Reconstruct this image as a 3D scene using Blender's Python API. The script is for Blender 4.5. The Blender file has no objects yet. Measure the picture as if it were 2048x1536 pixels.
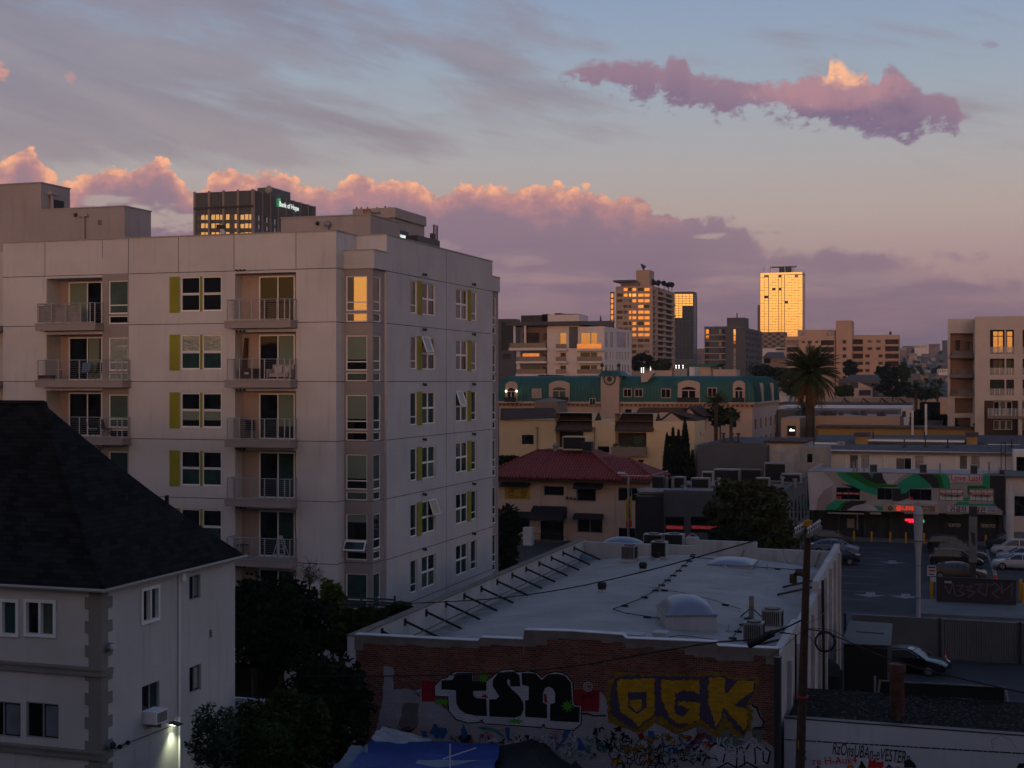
import bpy, bmesh, math, random
from math import sin, cos, tan, atan, atan2, pi, sqrt, radians, asin
random.seed(7)
# ---------------------------------------------------------------- view numbers
F, CX, HY, H = 2750.0, 1024.0, 762.0, 17.0       # focal (in 2048 px), principal point, eye height
TH = radians(18.0)                                # street grid turned 18 deg from the view
S_, C_ = sin(TH), cos(TH)
scene = bpy.context.scene
cam = bpy.data.objects.new('camera', bpy.data.cameras.new('camera'))
scene.collection.objects.link(cam)
cam.location = (0, 0, H)
cam.rotation_euler = (radians(90), 0, TH)
cam.data.sensor_width = 36.0
cam.data.lens = 36.0 * F / 2048.0
cam.data.shift_y = (762.0 - 768.0) / 2048.0 * -1 * -1
cam.data.clip_start = 0.3
cam.data.clip_end = 20000
scene.camera = cam
scene.view_settings.view_transform = 'Standard'
scene.view_settings.look = 'None'
scene.view_settings.exposure = 0.10
scene.view_settings.gamma = 1.0
scene.view_settings.use_curve_mapping = False

def lin(c):
    r = []
    for v in c:
        v = v / 255.0
        r.append(v / 12.92 if v <= 0.04045 else ((v + 0.055) / 1.055) ** 2.4)
    return tuple(r)

# ---------------------------------------------------------------- tiny node language
class V:
    """value socket with arithmetic"""
    def __init__(s, nt, sock): s.nt = nt; s.s = sock
    def _m(s, op, *o, clamp=False):
        n = s.nt.nodes.new('ShaderNodeMath'); n.operation = op; n.use_clamp = clamp
        for i, a in enumerate((s,) + o):
            if isinstance(a, V): s.nt.links.new(a.s, n.inputs[i])
            else: n.inputs[i].default_value = a
        return V(s.nt, n.outputs[0])
    def __add__(s, o): return s._m('ADD', o)
    __radd__ = __add__
    def __sub__(s, o): return s._m('SUBTRACT', o)
    def __rsub__(s, o): return (s * -1.0) + o
    def __mul__(s, o): return s._m('MULTIPLY', o)
    __rmul__ = __mul__
    def __truediv__(s, o): return s._m('DIVIDE', o)
    def pw(s, o): return s._m('POWER', o)
    def mx(s, o): return s._m('MAXIMUM', o)
    def mn(s, o): return s._m('MINIMUM', o)
    def clamp(s): return s._m('ADD', 0.0, clamp=True)
def smooth(v, a, b, x=0.0, y=1.0):
    n = v.nt.nodes.new('ShaderNodeMapRange'); n.interpolation_type = 'SMOOTHSTEP'; n.clamp = True
    v.nt.links.new(v.s, n.inputs[0])
    for i, k in zip((1, 2, 3, 4), (a, b, x, y)): n.inputs[i].default_value = k
    return V(v.nt, n.outputs[0])
def curve(v, pts, x0, x1, y0, y1):
    """piecewise-linear function of v through pts"""
    n = v.nt.nodes.new('ShaderNodeFloatCurve')
    m = n.mapping; m.use_clip = True
    c = m.curves[0]
    P = sorted(((x - x0) / (x1 - x0), (y - y0) / (y1 - y0)) for x, y in pts)
    c.points[0].location = P[0]; c.points[1].location = P[-1]
    for p in P[1:-1]: c.points.new(*p)
    for p in c.points: p.handle_type = 'VECTOR'
    m.update()
    t = (v - x0) * (1.0 / (x1 - x0))
    v.nt.links.new(t.clamp().s, n.inputs['Value'])
    return V(v.nt, n.outputs[0]) * (y1 - y0) + y0
def vec(nt, x, y, z):
    n = nt.nodes.new('ShaderNodeCombineXYZ')
    for i, a in enumerate((x, y, z)):
        if isinstance(a, V): nt.links.new(a.s, n.inputs[i])
        else: n.inputs[i].default_value = a
    return n.outputs[0]
def noise(nt, vs, scale, detail=4.0, rough=0.55, dist=0.0):
    n = nt.nodes.new('ShaderNodeTexNoise'); n.inputs['Scale'].default_value = scale
    n.inputs['Detail'].default_value = detail; n.inputs['Roughness'].default_value = rough
    n.inputs['Distortion'].default_value = dist
    if vs is not None: nt.links.new(vs, n.inputs['Vector'])
    return V(nt, n.outputs['Fac'])
def ramp(v, stops, interp='LINEAR'):
    n = v.nt.nodes.new('ShaderNodeValToRGB'); n.color_ramp.interpolation = interp
    el = n.color_ramp.elements
    while len(el) < len(stops): el.new(0.5)
    for e, (p, c) in zip(el, stops): e.position = p; e.color = (*c, 1)
    v.nt.links.new(v.s, n.inputs[0]); return n.outputs[0]
def mixc(nt, f, a, b, mode='MIX'):
    n = nt.nodes.new('ShaderNodeMix'); n.data_type = 'RGBA'; n.blend_type = mode
    if isinstance(f, V): nt.links.new(f.s, n.inputs[0])
    else: n.inputs[0].default_value = f
    for i, a_ in ((6, a), (7, b)):
        if isinstance(a_, tuple): n.inputs[i].default_value = (*a_[:3], 1)
        else: nt.links.new(a_, n.inputs[i])
    return n.outputs[2]

# ---------------------------------------------------------------- sky (dusk, sun just setting behind the viewer)
SUN_AZ_OFF = radians(9.0)      # sun direction: behind the viewer, along the street grid
SUN_EL = radians(2.6)
def build_world():
    w = bpy.data.worlds.new('World'); scene.world = w; w.use_nodes = True
    nt = w.node_tree; nt.nodes.clear()
    tc = nt.nodes.new('ShaderNodeTexCoord')
    sp = nt.nodes.new('ShaderNodeSeparateXYZ'); nt.links.new(tc.outputs['Generated'], sp.inputs[0])
    x, y, z = (V(nt, sp.outputs[i]) for i in range(3))
    f = x * (-S_) + y * C_            # towards the east end of the view
    r = x * C_ + y * S_
    az = r._m('ARCTAN2', f)
    el = z._m('ARCSINE')
    # angles expressed in thousandths of a focal length, so cloud edges can be listed
    P = az * F + CX
    Q = el * (-F) + HY
    def A(px, py):
        a = atan((px - CX) / F); e = atan((HY - py) / F * cos(a))
        return (CX + F * a, HY - F * e)
    # clear sky, eastern half
    def el_(py): return (HY - py) / F
    E = [(0.0, lin((122,103,120))), (el_(640)/1.6, lin((140,112,124))), (el_(540)/1.6, lin((164,134,138))), (el_(430)/1.6, lin((172,154,150))),
         (el_(330)/1.6, lin((166,160,162))), (el_(180)/1.6, lin((150,160,174))), (el_(0)/1.6, lin((132,150,178))), (0.40, lin((92,114,154))), (1.0, lin((52,70,110)))]
    t = (el * (1 / 1.6)).clamp()
    east = ramp(t, E)
    # western half: the after-glow that the windows mirror
    Wm = [(0.0, (1.25, 0.44, 0.10)), (0.03, (1.45, 0.66, 0.16)), (0.07, (1.25, 0.68, 0.22)), (0.13, (0.60, 0.41, 0.32)), (0.22, (0.29, 0.25, 0.26)), (0.40, lin((98,112,148))), (1.0, lin((52,70,110)))]
    west = ramp(t, Wm)
    c = (az - TH - pi + SUN_AZ_OFF * 0.5)._m('COSINE')       # 1 towards the sun
    wf = smooth(c, -0.35, 0.85)
    base = mixc(nt, wf, east, west)
    # physically based sky, small share
    sk = nt.nodes.new('ShaderNodeTexSky'); sk.sky_type = 'NISHITA'; sk.sun_disc = False
    sk.sun_elevation = SUN_EL; sk.sun_rotation = math.atan2(*SUNV[:2]) 
    base = mixc(nt, 1.0, base, mixc(nt, 1.0, sk.outputs[0], (0.012, 0.012, 0.012), 'MULTIPLY'), 'ADD')
    # streaky high cloud, upper left
    vs = vec(nt, P * 0.0011, Q * 0.0046 + P * -0.0009, 0.0)
    n1 = noise(nt, vs, 1.3, 8, 0.58, 0.35)
    n1b = noise(nt, vec(nt, P * 0.0022, Q * 0.013 + P * -0.003, 3.0), 1.0, 6, 0.6, 0.2)
    front = smooth(f, 0.15, 0.5)
    cover = smooth(P, 1350, 300) * smooth(Q, 420, 300, 0, 1) 
    cover = (cover * 0.30 + 0.06) * smooth(el, 0.9, 0.25)
    s1 = smooth(n1 + n1b * 0.55 + cover, 0.88, 1.12) * front
    band = smooth(((Q - A(300, 110)[1] - (P - 300) * 0.05) * (1/105.0))._m('ABSOLUTE'), 1.15, 0.55) * smooth(P, 900, 450)
    s1 = (s1 * 0.75).mx(band * smooth(n1 + n1b * 0.4, 0.52, 0.78) * 0.8 * front)
    scol = mixc(nt, smooth(n1b, 0.35, 0.65) * 0.8, ramp((el * (1 / 0.35)).clamp(), [(0.0, lin((128,106,124))), (0.45, lin((138,126,136))), (1.0, lin((118,114,132)))]), ramp((el * (1 / 0.35)).clamp(), [(0.0, lin((140,118,130))), (0.45, lin((156,142,146))), (1.0, lin((138,134,150)))]))
    base = mixc(nt, s1, base, scol)
    # puffy edge noise
    pv = vec(nt, P * 0.01, Q * 0.012, 0.0)
    b1 = noise(nt, pv, 1.0, 6, 0.6)
    vo = nt.nodes.new('ShaderNodeTexVoronoi'); vo.feature = 'SMOOTH_F1'; vo.inputs['Scale'].default_value = 3.2
    vo.inputs['Detail'].default_value = 2.5; vo.inputs['Smoothness'].default_value = 0.35; vo.normalize = True
    nt.links.new(pv, vo.inputs['Vector']); b2 = V(nt, vo.outputs['Distance'])
    fine = noise(nt, vec(nt, P * 0.03, Q * 0.04, 5.0), 1.0, 5, 0.62)
    # --- long bank over the horizon
    top = [A(*p) for p in [(-900,300),(-200,320),(0,302),(22,306),(40,268),(62,276),(95,330),(150,350),(188,322),(205,318),(232,310),(262,330),(272,316),(300,308),(340,306),(350,340),(400,368),(416,345),(425,325),(470,322),(500,330),(535,318),(575,330),(592,352),(635,352),(672,362),(686,342),(705,342),(722,324),(742,338),(790,336),(830,352),(868,368),(888,352),(925,352),(945,350),(1000,352),(1060,356),(1085,358),(1092,346),(1120,360),(1190,366),(1240,372),(1255,362),(1275,384),(1330,404),(1400,418),(1460,430),(1500,442),(1512,474),(1600,490),(1750,496),(1810,510),(1950,540),(2048,556),(2400,600),(3200,640)]]
    tp = curve(P, top, 0, 3000, 200, 700)
    dep = (Q - tp) - 5.0 + (b1 - 0.5) * 76 + (b2 - 0.15) * -80 + (fine - 0.5) * 20      # >0 inside the cloud
    bank = smooth(dep, -2.0, 6.0)
    far = smooth(P, 1300, 1560)                     # the tail has a soft edge
    bank_s = smooth(dep + 4, -10.0, 22.0)
    bank = bank * (1.0 - far) + bank_s * far * 0.85
    # gaps of clear sky under the bank
    def hole(px, py, rx, ry, k, seed):
        n = noise(nt, vec(nt, P * 0.012, Q * 0.03, seed), 1.0, 5, 0.6)
        d = ((P - A(px, py)[0]) * (1.0 / rx)).pw(2.0) + ((Q - A(px, py)[1]) * (1.0 / ry)).pw(2.0)
        return smooth(1.0 - d + (n - 0.5) * 9.0, 0.0, 1.4) * smooth(2.6 - d, 0.0, 1.2) * k
    gap = hole(350, 436, 90, 34, 0.95, 1.0).mx(hole(385, 352, 26, 16, 0.8, 9.0)).mx(hole(230, 400, 60, 14, .8, 2.)).mx(hole(1040, 520, 90, 12, 0.30, 4.0)).mx(hole(1420, 472, 60, 6, 0.8, 6.0)).mx(hole(960, 590, 130, 60, 0.28, 7.0)).mx(hole(890, 495, 40, 18, 0.3, 8.0))
    lit = smooth(dep + (b1 - 0.5) * 70 + (fine-0.5)*24, 72.0, 12.0) * smooth(P, 1420, 1150, 0.0, 1.0) * smooth(P, 3000, 2500)
    puff = smooth(b2 + (fine - 0.5) * 0.35, 0.46, 0.10)
    core = ramp(((Q - 330) * (1 / 432.0)).clamp(), [(0.0, lin((150,126,138))), (0.3, lin((137,116,132))), (0.65, lin((124,103,121))), (1.0, lin((106,94,115)))])
    core = mixc(nt, noise(nt, vec(nt, P * 0.004, Q * 0.02, 2.0), 1.0, 5, 0.6) * 0.35, core, lin((158,128,134)))
    litc = mixc(nt, smooth(dep + puff * -22 + (fine - 0.5) * 22, 26.0, -14.0), lin((206,142,136)), lin((252,180,138)))
    bc = mixc(nt, lit * (puff * 0.62 + 0.38), core, litc)
    ly = noise(nt, vec(nt, P * 0.0035, Q * 0.022, 21.0), 1.0, 5, 0.6)
    thin = smooth(Q + (ly - 0.5) * 190, 500, 600) * smooth(ly, 0.38, 0.62) * 0.75
    kk = bank * (1.0 - gap) * (1.0 - thin) * front * smooth(P, 3100, 2300)
    base = mixc(nt, kk, base, bc)
    # --- the long ragged cloud, upper right
    t2 = [A(*p) for p in [(1080,170),(1120,150),(1150,132),(1200,122),(1290,124),(1330,132),(1338,118),(1372,120),(1384,142),(1440,156),(1500,160),(1560,164),(1600,156),(1628,152),(1655,150),(1660,112),(1676,114),(1692,134),(1712,146),(1734,140),(1738,166),(1760,168),(1764,140),(1788,130),(1820,158),(1848,178),(1880,182),(1915,200),(1926,222),(1960,240)]]
    u2 = [A(*p) for p in [(1080,150),(1120,165),(1150,172),(1230,192),(1320,212),(1400,222),(1450,240),(1500,222),(1560,240),(1620,258),(1700,272),(1780,286),(1820,300),(1850,262),(1890,258),(1910,272),(1926,236),(1960,230)]]
    ctop = curve(P, t2, 1000, 2000, 50, 400); cbot = curve(P, u2, 1000, 2000, 50, 400)
    nr = (b1 - 0.5) * 40 + (fine - 0.5) * 34 - (b2 - 0.30) * 34
    d1 = Q - ctop + nr; d2 = cbot - Q - 4 + (fine - 0.5) * 150 + (b1 - 0.5) * 76 + (b2 - 0.3) * 40
    inside = smooth(d1, -4, 12) * smooth(d2, -6, 22) * (1.0 - smooth(fine, 0.60, 0.70) * smooth(d2, 60, 20) * 0.8) * smooth(P, 1090, 1150) * smooth(P, 1945, 1905)
    u = smooth(d1, 0, 90)
    cc = mixc(nt, u, lin((150,124,140)), lin((120,104,130)))
    cc = mixc(nt, smooth(fine + (b1 - .5) * 0.6, 0.35, 0.7) * 0.45, cc, lin((148,124,142)))
    hot = smooth((((P - A(1690, 150)[0]) * (1 / 62.0)).pw(2) + ((Q - A(1690, 140)[1]) * (1 / 40.0)).pw(2)) + (b1 - 0.5) * 2.2 + (fine - 0.5) * 2.0 + b2, 1.3, 0.2)
    pinkr = smooth((((P - A(1660, 185)[0]) * (1 / 190.0)).pw(2) + ((Q - A(1660, 180)[1]) * (1 / 46.0)).pw(2)) + (fine - 0.5) * 1.5, 1.0, 0.1)
    cc = mixc(nt, pinkr * 0.45, cc, lin((200,146,148)))
    cc = mixc(nt, hot, cc, lin((250,188,146)))
    base = mixc(nt, inside * front, base, cc)
    # little loose shreds
    sh = hole(1975, 95, 34, 16, 0.55, 11.0).mx(hole(1940, 512, 60, 14, 0.6, 12.0)).mx(hole(1540, 466, 60, 8, 0.55, 13.0))
    base = mixc(nt, sh, base, lin((142,118,138)))
    lf = hole(4, 135, 14, 24, 0.8, 14.0).mx(hole(140, 158, 9, 14, 0.35, 15.0))
    base = mixc(nt, lf, base, lin((214,150,136)))
    # below the horizon
    base = mixc(nt, smooth(z, -0.001, -0.05), base, (0.02, 0.02, 0.025))
    bg = nt.nodes.new('ShaderNodeBackground'); bg.inputs[1].default_value = 1.0
    nt.links.new(base, bg.inputs[0])
    out = nt.nodes.new('ShaderNodeOutputWorld'); nt.links.new(bg.outputs[0], out.inputs[0])
    w.cycles.sampling_method = 'MANUAL'; w.cycles.sample_map_resolution = 1024
# direction towards the sun in world axes (behind the viewer)
_a = TH * 0 + SUN_AZ_OFF
SUNV = (sin(_a) * cos(SUN_EL), -cos(_a) * cos(SUN_EL), sin(SUN_EL))
build_world()
sun = bpy.data.objects.new('sun', bpy.data.lights.new('sun', 'SUN'))
scene.collection.objects.link(sun)
sun.data.energy = 0.55; sun.data.angle = radians(7.0); sun.data.color = (1.0, 0.56, 0.43)
from mathutils import Vector, Matrix
sun.rotation_euler = Vector(SUNV).to_track_quat('Z', 'Y').to_euler()

# ---------------------------------------------------------------- geometry helpers
def ray(px, py):
    cx = (px - CX) / F
    return (cx * C_ - S_, cx * S_ + C_, (HY - py) / F)
def onY(px, py, Y):
    r = ray(px, py); t = Y / r[1]; return (r[0] * t, H + r[2] * t)
def onX(px, py, X):
    r = ray(px, py); t = X / r[0]; return (r[1] * t, H + r[2] * t)
def onZ(px, py, Z):
    r = ray(px, py); t = (Z - H) / r[2]; return (r[0] * t, r[1] * t)
def atD(px, py, D):
    r = ray(px, py); return (r[0] * D, r[1] * D, H + r[2] * D)
def XY(px, Y): return onY(px, HY, Y)[0]
def YX(px, X): return onX(px, HY, X)[0]

class MB:
    def __init__(s): s.v = []; s.f = []; s.uv = None
    def add(s, vs, fs):
        n = len(s.v); s.v += [tuple(p) for p in vs]; s.f += [tuple(i + n for i in f) for f in fs]; return s
    def box(s, x0, x1, y0, y1, z0, z1):
        if x0 > x1: x0, x1 = x1, x0
        if y0 > y1: y0, y1 = y1, y0
        if z0 > z1: z0, z1 = z1, z0
        return s.add([(x0,y0,z0),(x1,y0,z0),(x1,y1,z0),(x0,y1,z0),(x0,y0,z1),(x1,y0,z1),(x1,y1,z1),(x0,y1,z1)],
              [(0,3,2,1),(4,5,6,7),(0,1,5,4),(1,2,6,5),(2,3,7,6),(3,0,4,7)])
    def quad(s, a, b, c, d): return s.add([a, b, c, d], [(0, 1, 2, 3)])
    def poly(s, pts): return s.add(pts, [tuple(range(len(pts)))])
    def prism(s, pts, h):
        """extrude polygon pts (list of xyz) by vector h"""
        n = len(pts); q = [(p[0]+h[0], p[1]+h[1], p[2]+h[2]) for p in pts]
        fs = [tuple(range(n))[::-1], tuple(range(n, 2*n))] + [(i, (i+1) % n, n+(i+1) % n, n+i) for i in range(n)]
        return s.add(list(pts) + q, fs)
    def tube(s, pts, r, n=6, r1=None, cap=True):
        pts = [Vector(p) for p in pts]; m = len(pts); rings = []
        r1 = r if r1 is None else r1
        for i, p in enumerate(pts):
            d = (pts[min(i+1, m-1)] - pts[max(i-1, 0)]).normalized()
            up = Vector((0,0,1)) if abs(d.z) < 0.9 else Vector((1,0,0))
            a = d.cross(up).normalized(); b = d.cross(a)
            rr = r + (r1 - r) * i / max(1, m-1)
            rings.append([tuple(p + (a*cos(2*pi*k/n) + b*sin(2*pi*k/n)) * rr) for k in range(n)])
        vs = [q for R in rings for q in R]
        fs = [(i*n+k, i*n+(k+1) % n, (i+1)*n+(k+1) % n, (i+1)*n+k) for i in range(m-1) for k in range(n)]
        if cap: fs += [tuple(range(n)), tuple(range((m-1)*n, m*n))]
        return s.add(vs, fs)
    def cyl(s, x, y, z0, z1, r, r1=None, n=12):
        return s.tube([(x, y, z0), (x, y, z1)], r, n, r1)
    def dome(s, x, y, z, rx, ry, rz, n=12, m=5):
        vs = []; fs = []
        for j in range(m+1):
            t = j/m*pi/2
            for k in range(n):
                a = 2*pi*k/n; vs.append((x+rx*cos(t)*cos(a), y+ry*cos(t)*sin(a), z+rz*sin(t)))
        for j in range(m):
            for k in range(n): fs.append((j*n+k, j*n+(k+1) % n, (j+1)*n+(k+1) % n, (j+1)*n+k))
        return s.add(vs, fs)
    def ball(s, x, y, z, rx, ry=None, rz=None, n=10, m=6):
        ry = ry or rx; rz = rz or rx; vs = []; fs = []
        for j in range(m+1):
            t = -pi/2 + j/m*pi
            for k in range(n):
                a = 2*pi*k/n; vs.append((x+rx*cos(t)*cos(a), y+ry*cos(t)*sin(a), z+rz*sin(t)))
        for j in range(m):
            for k in range(n): fs.append((j*n+k, j*n+(k+1) % n, (j+1)*n+(k+1) % n, (j+1)*n+k))
        return s.add(vs, fs)
    def build(s, name, mat, parent=None, smooth=False, loc=None, rz=None):
        me = bpy.data.meshes.new(name)
        if loc is None:
            if parent is not None: o = wloc(parent)
            else:
                xs = [p[0] for p in s.v]; ys = [p[1] for p in s.v]; zs = [p[2] for p in s.v]
                o = ((min(xs)+max(xs))/2, (min(ys)+max(ys))/2, min(zs))
        else: o = loc
        me.from_pydata([(p[0]-o[0], p[1]-o[1], p[2]-o[2]) for p in s.v], [], s.f)
        if mat is not None: me.materials.append(mat)
        if smooth:
            for p in me.polygons: p.use_smooth = True
            if smooth == 'auto': me.set_sharp_from_angle(angle=radians(40))
        ob = bpy.data.objects.new(name, me); scene.collection.objects.link(ob)
        if parent is not None: ob.parent = parent
        else: ob.location = o
        return ob
def wloc(o):
    x = y = z = 0.0
    while o is not None:
        x += o.location.x; y += o.location.y; z += o.location.z; o = o.parent
    return (x, y, z)
def tag(o, label=None, cat=None, group=None, kind=None):
    if label: o['label'] = label
    if cat: o['category'] = cat
    if group: o['group'] = group
    if kind: o['kind'] = kind
    return o
def thing(name, label, cat, loc=(0,0,0), group=None, rz=0.0):
    o = bpy.data.objects.new(name, None); scene.collection.objects.link(o)
    o.location = loc; o.rotation_euler = (0, 0, rz); o.empty_display_size = 0.5
    return tag(o, label, cat, group)
def copy_tree(o, loc, rz=0.0, label=None, group=None, sc=None):
    def cp(q, parent):
        c = q.copy(); scene.collection.objects.link(c); c.parent = parent
        for ch in list(q.children): cp(ch, c)
        return c
    c = cp(o, None); c.location = loc; c.rotation_euler = (0, 0, rz)
    if sc: c.scale = (sc, sc, sc) if not isinstance(sc, tuple) else sc
    if label: c['label'] = label
    if group: c['group'] = group
    return c

# wall in plane Y=c (facing -Y) or X=c (facing +X / -X) with rectangular openings and reveals
def wall(mb, ax, c, a0, a1, z0, z1, holes=(), dep=0.15, sgn=1):
    As = sorted({a0, a1} | {h for q in holes for h in q[:2] if a0 < h < a1})
    Zs = sorted({z0, z1} | {h for q in holes for h in q[2:4] if z0 < h < z1})
    def pt(a, z, d=0.0):
        return (a, c + d, z) if ax == 'Y' else (c - d * sgn, a, z)
    for i in range(len(As)-1):
        for j in range(len(Zs)-1):
            am = (As[i]+As[i+1])/2; zm = (Zs[j]+Zs[j+1])/2
            if any(q[0] < am < q[1] and q[2] < zm < q[3] for q in holes): continue
            mb.quad(pt(As[i],Zs[j]), pt(As[i+1],Zs[j]), pt(As[i+1],Zs[j+1]), pt(As[i],Zs[j+1]))
    for q in holes:
        d = q[4] if len(q) > 4 else dep
        b0, b1, y0, y1 = q[:4]
        mb.quad(pt(b0,y0), pt(b0,y0,d), pt(b0,y1,d), pt(b0,y1)); mb.quad(pt(b1,y0), pt(b1,y0,d), pt(b1,y1,d), pt(b1,y1))
        mb.quad(pt(b0,y0), pt(b1,y0), pt(b1,y0,d), pt(b0,y0,d)); mb.quad(pt(b0,y1), pt(b1,y1), pt(b1,y1,d), pt(b0,y1,d))
    return mb
def slab(mb, ax, c, a0, a1, z0, z1, d0, d1, sgn=1):
    """box on a facade: d0..d1 measured inwards from the plane (negative = proud)"""
    if ax == 'Y': mb.box(a0, a1, c+d0, c+d1, z0, z1)
    else: mb.box(c-d0*sgn, c-d1*sgn, a0, a1, z0, z1)
def window(root, ax, c, a0, a1, z0, z1, mull=(), trans=(), w=0.06, dep=0.13, sgn=1, frame=None, glass=None, name='window', blind=None, proud=0.0, pane=True):
    """frame + pane set in an opening; mull/trans: fractions of dividers"""
    if a0 > a1: a0, a1 = a1, a0
    m = MB(); d0, d1 = dep-0.07-proud, dep-0.005
    slab(m, ax, c, a0, a1, z0, z0+w, d0, d1, sgn); slab(m, ax, c, a0, a1, z1-w, z1, d0, d1, sgn)
    slab(m, ax, c, a0, a0+w, z0+w, z1-w, d0, d1, sgn); slab(m, ax, c, a1-w, a1, z0+w, z1-w, d0, d1, sgn)
    for t in mull:
        a = a0+(a1-a0)*t; slab(m, ax, c, a-w*.45, a+w*.45, z0+w, z1-w, d0+.003, d1, sgn)
    for t in trans:
        z = z0+(z1-z0)*t; slab(m, ax, c, a0+w, a1-w, z-w*.45, z+w*.45, d0+.006, d1, sgn)
    f = m.build(name, frame or M['frame_white'], root)
    if pane:
        g = MB(); slab(g, ax, c, a0+w*.3, a1-w*.3, z0+w*.3, z1-w*.3, dep-0.03, dep, sgn)
        g.build('pane', glass or M['glass_dark'], f)
    if blind:
        fr, bm = blind; b = MB(); zz = z1-w-(z1-z0-2*w)*fr
        slab(b, ax, c, a0+w, a1-w, zz, z1-w, dep-0.036, dep-0.031, sgn); b.build('blind', bm, f)
    return f

# ---------------------------------------------------------------- materials
M = {}
def mat(key, col, rough=0.8, met=0.0, spec=0.3, var=0.12, vs=0.6, streak=0.0, bump=0.0, bs=30.0, emit=None, col2=None, dirt=None, detail=5):
    m = bpy.data.materials.new(key); m.use_nodes = True; nt = m.node_tree
    b = nt.nodes['Principled BSDF']
    b.inputs['Roughness'].default_value = rough; b.inputs['Metallic'].default_value = met
    b.inputs['Specular IOR Level'].default_value = spec
    if var or streak or bump or col2:
        tc = nt.nodes.new('ShaderNodeTexCoord').outputs['Object']
        c1 = tuple(min(1, v*(1+var)) for v in col); c0 = col2 or tuple(v*(1-var) for v in col)
        n = noise(nt, tc, vs, detail, 0.6)
        c = mixc(nt, smooth(n, 0.3, 0.7), c0, c1)
        if streak:
            sp = nt.nodes.new('ShaderNodeMapping'); sp.inputs['Scale'].default_value = (2.2, 2.2, 0.18)
            nt.links.new(tc, sp.inputs[0]); n2 = noise(nt, sp.outputs[0], 1.4, 5, 0.65)
            c = mixc(nt, smooth(n2, 0.52, 0.8) * streak, c, dirt or tuple(v*0.55 for v in col))
        nt.links.new(c, b.inputs['Base Color'])
        if bump:
            n3 = noise(nt, tc, bs, 4, 0.6); bu = nt.nodes.new('ShaderNodeBump')
            bu.inputs['Strength'].default_value = bump; bu.inputs['Distance'].default_value = 0.02
            nt.links.new(n3.s, bu.inputs['Height']); nt.links.new(bu.outputs[0], b.inputs['Normal'])
    else: b.inputs['Base Color'].default_value = (*col, 1)
    if emit:
        b.inputs['Emission Color'].default_value = (*emit[0], 1); b.inputs['Emission Strength'].default_value = emit[1]
    M[key] = m; return m
def glass(key, base, tint=(1,1,1), mir=0.0, rough=0.03, wav=0.0, ws=1.5, var=0.0, spec=0.35, dark=(0.01,0.01,0.012)):
    """window pane: dark room or drape colour under a glossy sheet; mir = coated (metallic) share"""
    m = bpy.data.materials.new(key); m.use_nodes = True; nt = m.node_tree
    b = nt.nodes['Principled BSDF']; b.inputs['Roughness'].default_value = rough
    b.inputs['Specular IOR Level'].default_value = spec
    tc = nt.nodes.new('ShaderNodeTexCoord').outputs['Object']
    col = None
    if var:
        n = noise(nt, tc, ws, 3, 0.6); col = mixc(nt, smooth(n, 0.35, 0.65) * var, base, dark)
        nt.links.new(col, b.inputs['Base Color'])
    else: b.inputs['Base Color'].default_value = (*base, 1)
    sh = b.outputs[0]
    bu = None
    if wav:
        n = noise(nt, tc, ws, 2, 0.5); bu = nt.nodes.new('ShaderNodeBump'); bu.inputs['Strength'].default_value = wav
        bu.inputs['Distance'].default_value = 0.05
        nt.links.new(n.s, bu.inputs['Height']); nt.links.new(bu.outputs[0], b.inputs['Normal'])
    if mir:
        g = nt.nodes.new('ShaderNodeBsdfGlossy'); g.inputs['Color'].default_value = (*tint, 1); g.inputs['Roughness'].default_value = rough
        if bu: nt.links.new(bu.outputs[0], g.inputs['Normal'])
        mx = nt.nodes.new('ShaderNodeMixShader'); mx.inputs[0].default_value = mir
        nt.links.new(sh, mx.inputs[1]); nt.links.new(g.outputs[0], mx.inputs[2])
        nt.links.new(mx.outputs[0], nt.nodes['Material Output'].inputs[0])
    M[key] = m; return m
mat('stucco_white', (0.53,0.50,0.49), 0.9, var=0.07, vs=0.35, streak=0.7, bump=0.15, bs=18, dirt=(0.35,0.32,0.30))
mat('stucco_gray', (0.46,0.435,0.43), 0.9, var=0.07, vs=0.35, streak=0.6, bump=0.15, bs=18)
mat('stucco_taupe', (0.285,0.245,0.235), 0.9, var=0.06, vs=0.4, streak=0.2, bump=0.12, bs=18)
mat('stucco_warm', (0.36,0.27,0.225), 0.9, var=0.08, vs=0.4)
mat('stucco_cream', (0.55,0.43,0.27), 0.9, var=0.06, vs=0.3, streak=0.25)
mat('stucco_peach', (0.44,0.33,0.27), 0.9, var=0.05, vs=0.3, streak=0.25)
mat('stucco_beige', (0.46,0.31,0.23), 0.9, var=0.06, vs=0.1, streak=0.15)
mat('joint', (0.07,0.06,0.06), 0.9, var=0)
mat('coping', (0.30,0.28,0.275), 0.7, var=0.1)
mat('olive', (0.235,0.225,0.018), 0.75, var=0.1, vs=0.8)
mat('frame_white', (0.76,0.74,0.71), 0.6, var=0)
mat('frame_gray', (0.28,0.28,0.28), 0.5, var=0)
mat('frame_dark', (0.03,0.03,0.032), 0.5, var=0)
mat('frame_brown', (0.05,0.022,0.018), 0.6, var=0)
mat('metal_rail', (0.36,0.36,0.37), 0.45, met=0.5, var=0)
mat('metal_dark', (0.035,0.035,0.038), 0.5, met=0.3, var=0)
mat('metal_gray', (0.22,0.22,0.225), 0.5, met=0.4, var=0.15, vs=2)
mat('metal_white', (0.5,0.5,0.5), 0.5, var=0.08, vs=2)
mat('shingle_black', (0.010,0.010,0.011), 0.95, var=0.35, vs=3.0, bump=0.6, bs=9)
mat('wood_dark', (0.055,0.028,0.018), 0.85, var=0.3, vs=3)
mat('wood_gray', (0.16,0.14,0.12), 0.9, var=0.3, vs=3)
mat('concrete', (0.26,0.25,0.24), 0.9, var=0.15, vs=0.8, streak=0.3)
mat('rubber', (0.012,0.012,0.013), 0.8, var=0)
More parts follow.
